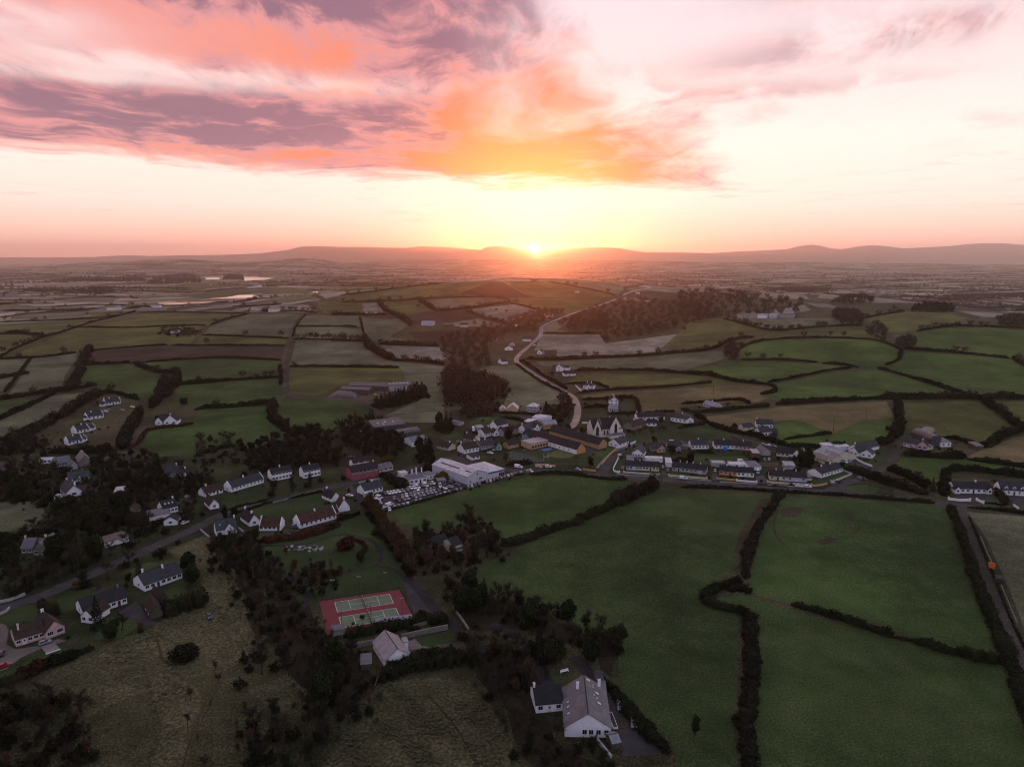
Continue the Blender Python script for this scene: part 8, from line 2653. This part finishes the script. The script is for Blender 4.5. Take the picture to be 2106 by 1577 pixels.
wall_line('f', [(1180,452),(1260,490),(1345,548)], 1.8,.3, wc, 'tall cream yard wall left of the cream hall')
wall_line('f', [(1280,580),(1400,625),(1510,665)], 1.5,.3, wc, 'cream boundary wall in front of the cream hall')
wall_line('f', [(1300,770),(1440,740),(1480,720)], 1.4,.3, wc, 'pale wall left of the turned terrace')
wall_line('I', [(300,735),(330,765),(400,800),(485,830)], 1.1,.3, ww, 'white curved garden wall before the lane bungalow')
wall_line('I', [(1300,1182),(1420,1196),(1530,1196)], 1.2,.4, ww, 'white gate wall left of the bungalow entrance', piers=1)
wall_line('I', [(1598,1190),(1672,1222)], 1.2,.4, ww, 'white gate wall right of the bungalow entrance', piers=1)
wall_line('I', [(1990,1245),(2050,1285)], 1.0,.3, ww, 'short white wall at the dormer house entrance')
wall_line('G', [(420,66),(470,122),(560,122),(660,114)], 1.0,.4, ww, 'white terrace wall round the hedged house beyond the church')
wall_line('G', [(485,455),(560,456)], 1.2,.3, ww, 'short white wall left of the church')
wall_line('G', [(0,890),(120,890),(210,905)], 1.2,.3, WALL['peach'], 'pinkish wall behind the cars at the roadside court')
wall_line('M', [(600,820),(880,765)], 1.8,.4, wst, 'stone garden wall left of the small court bungalow')
wall_line('M', [(1195,705),(1440,650),(1690,600)], 1.8,.4, wst, 'long stone wall behind the lawn of the court bungalow')
wall_line('M', [(1320,580),(1450,545),(1545,520)], 1.0,.3, wst, 'low stone wall below the tarmac yard')
wall_line('b', [(230,545),(290,630),(330,690)], 1.0,.4, wst, 'stone wall at the right side of the tarmac lane')
wall_line('J', [(-60,755),(100,720),(240,665)], 1.0,.4, wg, 'grey wall beside the main road at the left edge')
wall_line('J', [(-60,880),(60,830),(95,795)], .9,.3, wg, 'pale curved wall at the lower left lawn corner')
wall_line('K', [(75,765),(160,840),(200,870)], .9,.3, wg, 'thin pale wall running down left of the green-roofed house')
wall_line('K', [(530,745),(590,790)], .9,.3, wg, 'short pale wall right of the green-roofed house')
wall_line('F', [(60,530),(240,570),(480,605)], 1.2,.3, wg, 'pale concrete wall before the big dark shed')
wall_line('h', [(-20,440),(120,405),(330,378)], 1.0,.3, wg, 'pale wall behind the forecourt cottage')
wall_line('K', [(940,440),(1250,352),(1540,290)], .9,.4, wst, 'broken stone wall along the road under the tall ivy trees')
wall_line('N', [(1080,1010),(1110,1080),(1190,1180),(1270,1280)], .8,.5, wg, 'pale curved garden wall in front of the big white house')


def post_fence(view, pts, h, step, label, rails=2, mat=None, name='fence', r=.06):
 mat = mat or WALL['timber']
 g = ground(V(view, *pts))[:, :2]
 seg = np.hypot(*(g[1:] - g[:-1]).T)
 s = np.concatenate([[0], np.cumsum(seg)])
 n = max(2, int(s[-1] / step))
 t = np.linspace(0, s[-1], n + 1)
 P = np.stack([np.interp(t, s, g[:, 0]), np.interp(t, s, g[:, 1])], 1)
 org = P[0]
 z0 = T1(*org)
 root = empty(name, (org[0], org[1], z0))
 tag(root, label, 'fence')
 pm = shared(('post', h, r, mat.name), lambda: _post(h, r, mat))
 for p in P:
  o = obj('post', pm, root)
  o.location = (p[0] - org[0], p[1] - org[1], T1(*p) - z0)
 for k in range(rails):
  z = h * (k + 1) / (rails + .15)
  mb = MB()
  for p, q in zip(P[:-1], P[1:]):
   mb.tube((p[0] - org[0], p[1] - org[1], T1(*p) - z0 + z),(q[0] - org[0], q[1] - org[1], T1(*q) - z0 + z), r * .7, r * .7, mat, 4, False)
  mb.build('rail', root)
 return root


def _post(h, r, mat):
 mb = MB()
 mb.tube((0,0,-.3),(0,0, h), r, r, mat, 5)
 return mb.mesh('post')


METAL = plain('galvanised_steel', (.22,.22,.23),.5,.5,.1)
DARKM = plain('dark_steel', (.035,.036,.04),.5,.4,.1)
post_fence('O', [(1686,290),(1720,375),(1748,432)], 1.1,3.0, 'pale rail fence beside the grassy track above the orange skip', 2, METAL)
post_fence('O', [(1800,560),(1850,680),(1892,778)], 1.1,3.0, 'pale rail fence beside the grassy track below the black trailer', 2, METAL)
post_fence('M', [(283,300),(1165,162)], 3.0,3.4, 'tall wire fence along the far side of the tennis courts', 2, DARKM, r=.04)
post_fence('M', [(1170,160),(1340,500)], 3.0,3.4, 'tall wire fence along the right side of the tennis courts', 2, DARKM, r=.04)
post_fence('M', [(283,300),(370,690)], 3.0,3.4, 'tall wire fence along the left side of the tennis courts', 2, DARKM, r=.04)
post_fence('d', [(1300,1050),(1480,1105),(1700,1140)], 5.0,5.0, 'tall ball-stop fence along the roadside court', 1, DARKM, r=.06)
post_fence('d', [(1290,890),(1520,930),(1790,985)], 5.0,6.0, 'tall ball-stop fence behind the roadside court', 1, DARKM, r=.06)
post_fence('I', [(240,1110),(500,1135),(800,1160)], 1.0,4.0, 'low post fence on the roadside green right of the terraces', 1, WALL['timber'])



def pavement(view, pts, w):
 c, nn = ribbon_xy(ground(V(view, *pts)), w)
 mb = MB()
 P = [[(c[i][0] + nn[i][0] * w / 2 * s, c[i][1] + nn[i][1] * w / 2 * s, T1(*c[i]) + z) for s, z in ((-1,-.2),(-1,.13),(1,.13),(1,-.2))] for i in range(len(c))]
 for a, b_ in zip(P[:-1], P[1:]):
  for k in range(3):
   mb.poly([a[k], b_[k], b_[k + 1], a[k + 1]], MAT['concrete'])
 tag(mb.build('pavement'), kind='structure')


pavement('e', [(60,1000),(300,1030),(840,1060)], 1.8)
pavement('e', [(1010,1062),(1350,1094),(1780,1130)], 1.8)
pavement('f', [(0,915),(300,935),(540,952)], 1.8)
pavement('f', [(690,958),(1000,985),(1330,1000)], 1.8)
pavement('G', [(640,915),(700,840),(790,755),(860,725),(1030,675)], 1.6)

# ------------------------------------------------------------------ poles and lamps
def pole(pos, h, label, lamp=False, group=None, arm=True):
 root = empty('utility_pole' if not lamp else 'floodlight_mast', (pos[0], pos[1], T1(pos[0], pos[1])))
 tag(root, label, 'pole' if not lamp else 'floodlight', group)
 obj('shaft', shared(('shaft', h, lamp), lambda: _shaft(h, lamp)), root)
 if lamp:
  for s in (-1,1):
   o = obj('lamp_head', shared('lamphead', _lamphead), root)
   o.location = (s * .45,0, h)
 elif arm:
  o = obj('crossarm', shared('xarm', _xarm), root)
  o.location = (0,0, h - .6)
 root.rotation_euler.z = random.uniform(-.5,.5)


def _shaft(h, lamp):
 mb = MB()
 mb.tube((0,0,-.3),(0,0, h),.13 if not lamp else .09,.09 if not lamp else .06, LEAF['bark'] if not lamp else DARKM, 6)
 return mb.mesh('shaft')


def _xarm():
 mb = MB()
 mb.box(-.9,.9,-.06,.06,-.06,.06, LEAF['bark'])
 for x in (-.8,-.3,.3,.8):
  mb.tube((x, 0,.06),(x, 0,.26),.05,.04, METAL, 5)
 return mb.mesh('crossarm')


def _lamphead():
 mb = MB()
 mb.box(-.32,.32,-.16,.16,-.12,.22, DARKM)
 mb.poly([(-.28,-.165,-.08),(.28,-.165,-.08),(.28,-.165,.18),(-.28,-.165,.18)], LAMP)
 return mb.mesh('lamp_head')


PG = 'wooden utility poles in the fields'
for v_, p, h_, lab in (('G', (1845,156),9, 'wooden pole in the tan field beyond the grey bungalow'),('H', (1575,432),9, 'wooden pole where the tan stubble meets the green strip'),('H', (1912,314),9, 'wooden pole at the right end of the tan stubble'),
                      ('D', (1665,640),8, 'wooden pole in the green field below the steep-gabled house'),('E', (1750,290),8, 'wooden pole by the farm yard entrance'),('E', (1905,405),8, 'wooden pole on the field edge by the farm lane'),
                      ('K', (525,485),8, 'wooden pole on the lawn below the long slate cottage'),('c', (1365,700),8, 'pole in the pale field right of the far road, farthest'),('c', (1470,790),8, 'pole in the pale field right of the far road, middle'),
                      ('c', (1605,900),8, 'pole in the pale field right of the far road, nearest'),('c', (2078,1215),9, 'pole in the field right of the tall farmhouse'),('c', (1083,1130),9, 'pole by the tree left of the tall farmhouse'),('d', (155,380),9, 'pole behind the block of evergreens'),
                      ('f', (188,290),8, 'pole at the lane behind the terraces, left'),('f', (330,268),8, 'pole at the lane behind the terraces, right'),('I', (448,1118),8, 'pale pole on the roadside green right of the terraces'),('C', (200,1105),9, 'lone pole in the far tan field'),
                      ('I', (72,445),9, 'pole on the green strip at the tan field edge, far right'),('J', (275,640),8, 'pole beside the main road at the left wood'),('a', (1005,800),8, 'pole by the yard of the court bungalow')):
 g_ = ground(V(v_, p))[0]
 pole(g_, h_, lab, False, PG)
FG = 'floodlight masts of the tennis courts'
for p, lab in (((545,600), 'floodlight mast at the near left of the tennis courts'),((860,555), 'floodlight mast in the near middle of the tennis courts'),((1198,480), 'floodlight mast at the near right of the tennis courts'),
               ((735,235), 'floodlight mast in the far middle of the tennis courts'),((1020,190), 'floodlight mast at the far right of the tennis courts'),((450,275), 'floodlight mast at the far left of the tennis courts')):
 pole(ground(V('M', p))[0], 8.0, lab, True, FG)
for p, lab in (((1300,1050), 'thin mast at the left of the roadside court'),((1504,1120), 'thin mast in the middle of the roadside court'),((1745,1130), 'thin mast at the right of the roadside court')):
 pole(ground(V('d', p))[0], 9.0, lab, True, 'masts of the roadside court')

# tennis nets
NETM = plain('net_cord', (.03,.032,.034),.9,.1,.05)
for (v0, v1), lab in zip(TCV, ('tennis net across the far green court', 'tennis net across the near green court')):
 um = (TCU[0] + TCU[1]) / 2
 p, q = tc(um, v0 - .03), tc(um, v1 + .03)
 root = empty('tennis_net', (p[0], p[1], T1(*p)))
 tag(root, lab, 'net', 'tennis nets')
 d = q - p
 mb = MB()
 mb.box(0,1,-.02,.02,.05,.92, NETM)
 M_ = np.array([[d[0], -d[1] / math.hypot(*d)], [d[1], d[0] / math.hypot(*d)]])
 mb.v = [(M_[0,0] * x + M_[0,1] * y, M_[1,0] * x + M_[1,1] * y, z) for x, y, z in mb.v]
 mb.build('netting', root)
 tb = MB()
 tb.box(0,1,-.03,.03,.92,1.0, MAT['line'])
 tb.v = [(M_[0,0] * x + M_[0,1] * y, M_[1,0] * x + M_[1,1] * y, z) for x, y, z in tb.v]
 tb.build('tape', root)
 for e in (p, q):
  o = obj('post', shared(('post', 1.1,.06, DARKM.name), lambda: _post(1.1,.06, DARKM)), root)
  o.location = (e[0] - p[0], e[1] - p[1], 0)

# shelter beside the courts
hs('court_shelter', 'long pale-roofed shelter along the near edge of the tennis courts', 'shelter', [B('M', (918,582),(1298,540),1.8,2.1,.3, 'mono', 'darkclad', 'metal')])
hs('court_hut', 'small pale hut at the near left corner of the tennis courts', 'hut', [B('M', (440,676),(562,658),2.6,2.2,.3, 'mono', 'grey', 'grey')])

# goal posts on the roadside pitch
g_ = ground(V('d', (1840,1075),(1915,1050)))
root = empty('goal_posts', g_[0])
tag(root, 'white goal posts on the school pitch by the road', 'goal')
d = g_[1] - g_[0]
for nm, a, b_ in (('upright', (0,0,0),(0,0,5)),('upright', (d[0], d[1], 0),(d[0], d[1], 5)),('crossbar', (0,0,2.4),(d[0], d[1], 2.4))):
 mb = MB()
 mb.tube(a, b_, .06,.06, TRIM, 6)
 mb.build(nm, root)


# orange skip and black trailer by the track, silage clamp, park rockery, bench, slab, tarpaulin
def box_thing(name, label, cat, view, a, b, d, parts):
 g = ground(V(view, a, b))
 u = g[1][:2] - g[0][:2]
 rz = math.atan2(u[1], u[0])
 root = empty(name, g[0], rz)
 tag(root, label, cat)
 L = math.hypot(*u)
 for pn, x0, x1, y0, y1, z0, z1, m_ in parts(L, d):
  mb = MB()
  mb.box(x0, x1, y0, y1, z0, z1, m_)
  mb.build(pn, root)
 return root


box_thing('feed_trailer', 'orange feed trailer beside the grassy track at the right edge', 'trailer', 'O', (1730,465),(1766,472),4.0,
          lambda L, d: [('floor', 0, L, 0, d, .5,.7, PAINT['orange']),('side', 0,.1,0, d, .7,1.9, PAINT['orange']),('side', L - .1, L, 0, d, .7,1.9, PAINT['orange']),('side', .1, L - .1,0,.1,.7,1.9, PAINT['orange']),('side', .1, L - .1, d - .1, d, .7,1.9, PAINT['orange']),
      ('wheel', .1,.5, d * .4, d * .65,0,.55, TYRE),('wheel', L - .5, L - .1, d * .4, d * .65,0,.55, TYRE)])
box_thing('trailer', 'black cattle trailer beside the grassy track at the right edge', 'trailer', 'O', (1768,548),(1808,556),4.4,
          lambda L, d: [('body', 0, L, 0, d, .6,2.4, DARKM),('roof', -.05, L + .05,-.05, d + .05,2.4,2.5, ROOF['dark']),('wheel', .05,.45, d * .4, d * .7,0,.6, TYRE),('wheel', L - .45, L - .05, d * .4, d * .7,0,.6, TYRE)])
box_thing('patio_slab', 'grey paved slab on the lawn before the pink-walled bungalow', 'patio', 'J', (440,1228),(572,1182),6.0, lambda L, d: [('paving', 0, L, 0, d, -.3,.22, MAT['concrete']),('kerb', -.15, L + .15,-.3,0,-.3,.26, TRIM)])
box_thing('tarpaulin', 'bright blue tarpaulin cover behind the white and pink row', 'tarpaulin', 'f', (60,466),(104,470),4.0, lambda L, d: [('sheet', 0, L, 0, d, 0,2.2, paint('blue_sheet', (.01,.17,.62),.5)),('ridge', .3, L - .3, d * .3, d * .7,2.2,2.7, paint('blue_sheet', (.01,.17,.62),.5))])
box_thing('garden_bench', 'pale bench on the lawn behind the big white house', 'bench', 'N', (665,262),(760,238),.8, lambda L, d: [('seat', 0, L, 0,.5,.4,.48, TRIM),('backrest', 0, L, .45,.53,.5,1.0, TRIM),('leg', 0,.1,0,.5,0,.4, TRIM),('leg', L - .1, L, 0,.5,0,.4, TRIM)])
box_thing('raised_bed', 'long pale-edged raised bed beside the big white house', 'garden bed', 'N', (1296,930),(1352,926),7.0, lambda L, d: [('soil', .1, L - .1,.1, d - .1,0,.35, MAT['soil']),('edging', 0, L, 0,.1,0,.5, TRIM),('edging', 0,.1,.1, d, 0,.5, TRIM),('edging', L - .1, L, .1, d, 0,.5, TRIM),('edging', .1, L - .1, d - .1, d, 0,.5, TRIM)])
box_thing('lean_to', 'white lean-to with dark brown flat roof along the big white house', 'annex', 'N', (1215,905),(1262,902),13.0, lambda L, d: [('wall', 0, L, 0, d, -.3,2.2, WALL['white']),('roof', -.1, L + .2,-.1, d + .1,2.2,2.4, ROOF['brown'])])


def clamp():
 g = ground(V('E', (1370,188),(1660,196),(1690,150),(1480,118)))
 c = g.mean(0)
 rng = np.random.default_rng(5)
 vs, q = [], []
 n = 22
 for i in range(n):
  for j in range(n):
   a, b_ = i / (n - 1), j / (n - 1)
   p = (g[0] * (1 - a) + g[1] * a) * (1 - b_) + (g[3] * (1 - a) + g[2] * a) * b_
   hgt = 2.8 * (min(1,4 * a * (1 - a) * 1.2) * min(1,4 * b_ * (1 - b_) * 1.2)) ** .6
   vs.append((p[0] - c[0], p[1] - c[1], T1(p[0], p[1]) - c[2] + hgt + rng.normal() * .08))
 for i in range(n - 1):
  for j in range(n - 1):
   q.append((i * n + j, (i + 1) * n + j, (i + 1) * n + j + 1, i * n + j + 1))
 root = empty('silage_clamp', c)
 tag(root, 'mound of silage under dark sheeting weighed down with pale tyres', 'silage clamp')
 me = mesh_np('sheet', vs, q, DARKM, smooth=True)
 obj('sheet', me, root)
 tm = MB()
 for i in range(8):
  a = 2 * PI * i / 8
  b_ = 2 * PI * (i + 1) / 8
  tm.tube((math.cos(a) * .5, math.sin(a) * .5,.1),(math.cos(b_) * .5, math.sin(b_) * .5,.1),.16,.16, METAL, 4, False)
 tme = tm.mesh('tyre')
 for i in range(70):
  k = rng.integers(n * 4, n * n - n * 3)
  o = obj('tyre', tme, root)
  o.location = (vs[k][0] + rng.normal() * .5, vs[k][1] + rng.normal() * .5, vs[k][2] + .12)


clamp()


def rockery():
 g = ground(V('a', (640,190),(810,150),(700,120)))
 c = g.mean(0)
 root = empty('rockery', c)
 tag(root, 'rockery of grey stones in the middle of the park', 'rockery')
 rng = np.random.default_rng(8)
 meshes = []
 for s in range(4):
  bm = bmesh.new()
  bmesh.ops.create_icosphere(bm, subdivisions=1, radius=.7)
  for v in bm.verts:
   v.co *= 1 + rng.normal() * .16
   v.co.z *= .7
  me = bpy.data.meshes.new('stone')
  bm.to_mesh(me)
  bm.free()
  me.materials.append(plain('rock_%d' % s, ((.16,.15,.14),(.24,.23,.22),(.10,.09,.085),(.34,.33,.32))[s], .9,.2,.2))
  meshes.append(me)
 for i in range(34):
  o = obj('stone', meshes[int(rng.integers(4))], root)
  a, r_ = rng.uniform(0,2 * PI), rng.uniform(0,1) ** .5
  o.location = (math.cos(a) * r_ * 10, math.sin(a) * r_ * 3.4,.2)
  o.rotation_euler = (0,0, rng.uniform(0,6))
  o.scale = [rng.uniform(.7,1.7)] * 3


rockery()


def tussocks():
 """Rough grass on the unmown meadows."""
 rng = np.random.default_rng(31)
 out = []
 blade = leaves(lump_points(np.random.default_rng(1), [((0,0,.25),(.5,.5,.3))], 26),.42, np.random.default_rng(2))
 polys = [ground(V('W', *p))[:, :2] for p in ([(0,1440),(110,1385),(300,1300),(430,1215),(395,1150),(345,1130),(430,1100),(480,1180),(540,1310),(540,1340),(420,1400),(400,1600),(0,1600)],
                                                 [(640,1600),(700,1480),(790,1402),(960,1395),(1020,1450),(1090,1600)])]
 for g in polys:
  lo, hi = g.min(0), g.max(0)
  for _ in range(5200):
   p = lo + (hi - lo) * rng.uniform(size=2)
   inside, j = False, len(g) - 1
   for i in range(len(g)):
    if (g[i, 1] > p[1]) != (g[j, 1] > p[1]) and p[0] < (g[j, 0] - g[i, 0]) * (p[1] - g[i, 1]) / (g[j, 1] - g[i, 1]) + g[i, 0]:
     inside = not inside
    j = i
   if not inside or math.sin(p[0] * .11 + 1 + math.sin(p[1] * .19)) * math.sin(p[1] * .13 + math.sin(p[0] * .23)) + .5 * math.sin(p[0] * .41 + p[1] * .37) + rng.normal() * .25 < .35:
    continue
   s = rng.uniform(.4,1.3) ** 1.5
   out.append(blade * np.array([s, s, s * .9]) + np.array([p[0], p[1], T1(*p) - .05]))
 m = leafy('dry_grass', (0.060,0.054,0.027),(0.094,0.082,0.045))
 tag(obj('rough_grass', tri_mesh('rough_grass', [(np.concatenate(out), m)])), kind='stuff')


tussocks()

garden_clutter()
place_sites()
far_trees()
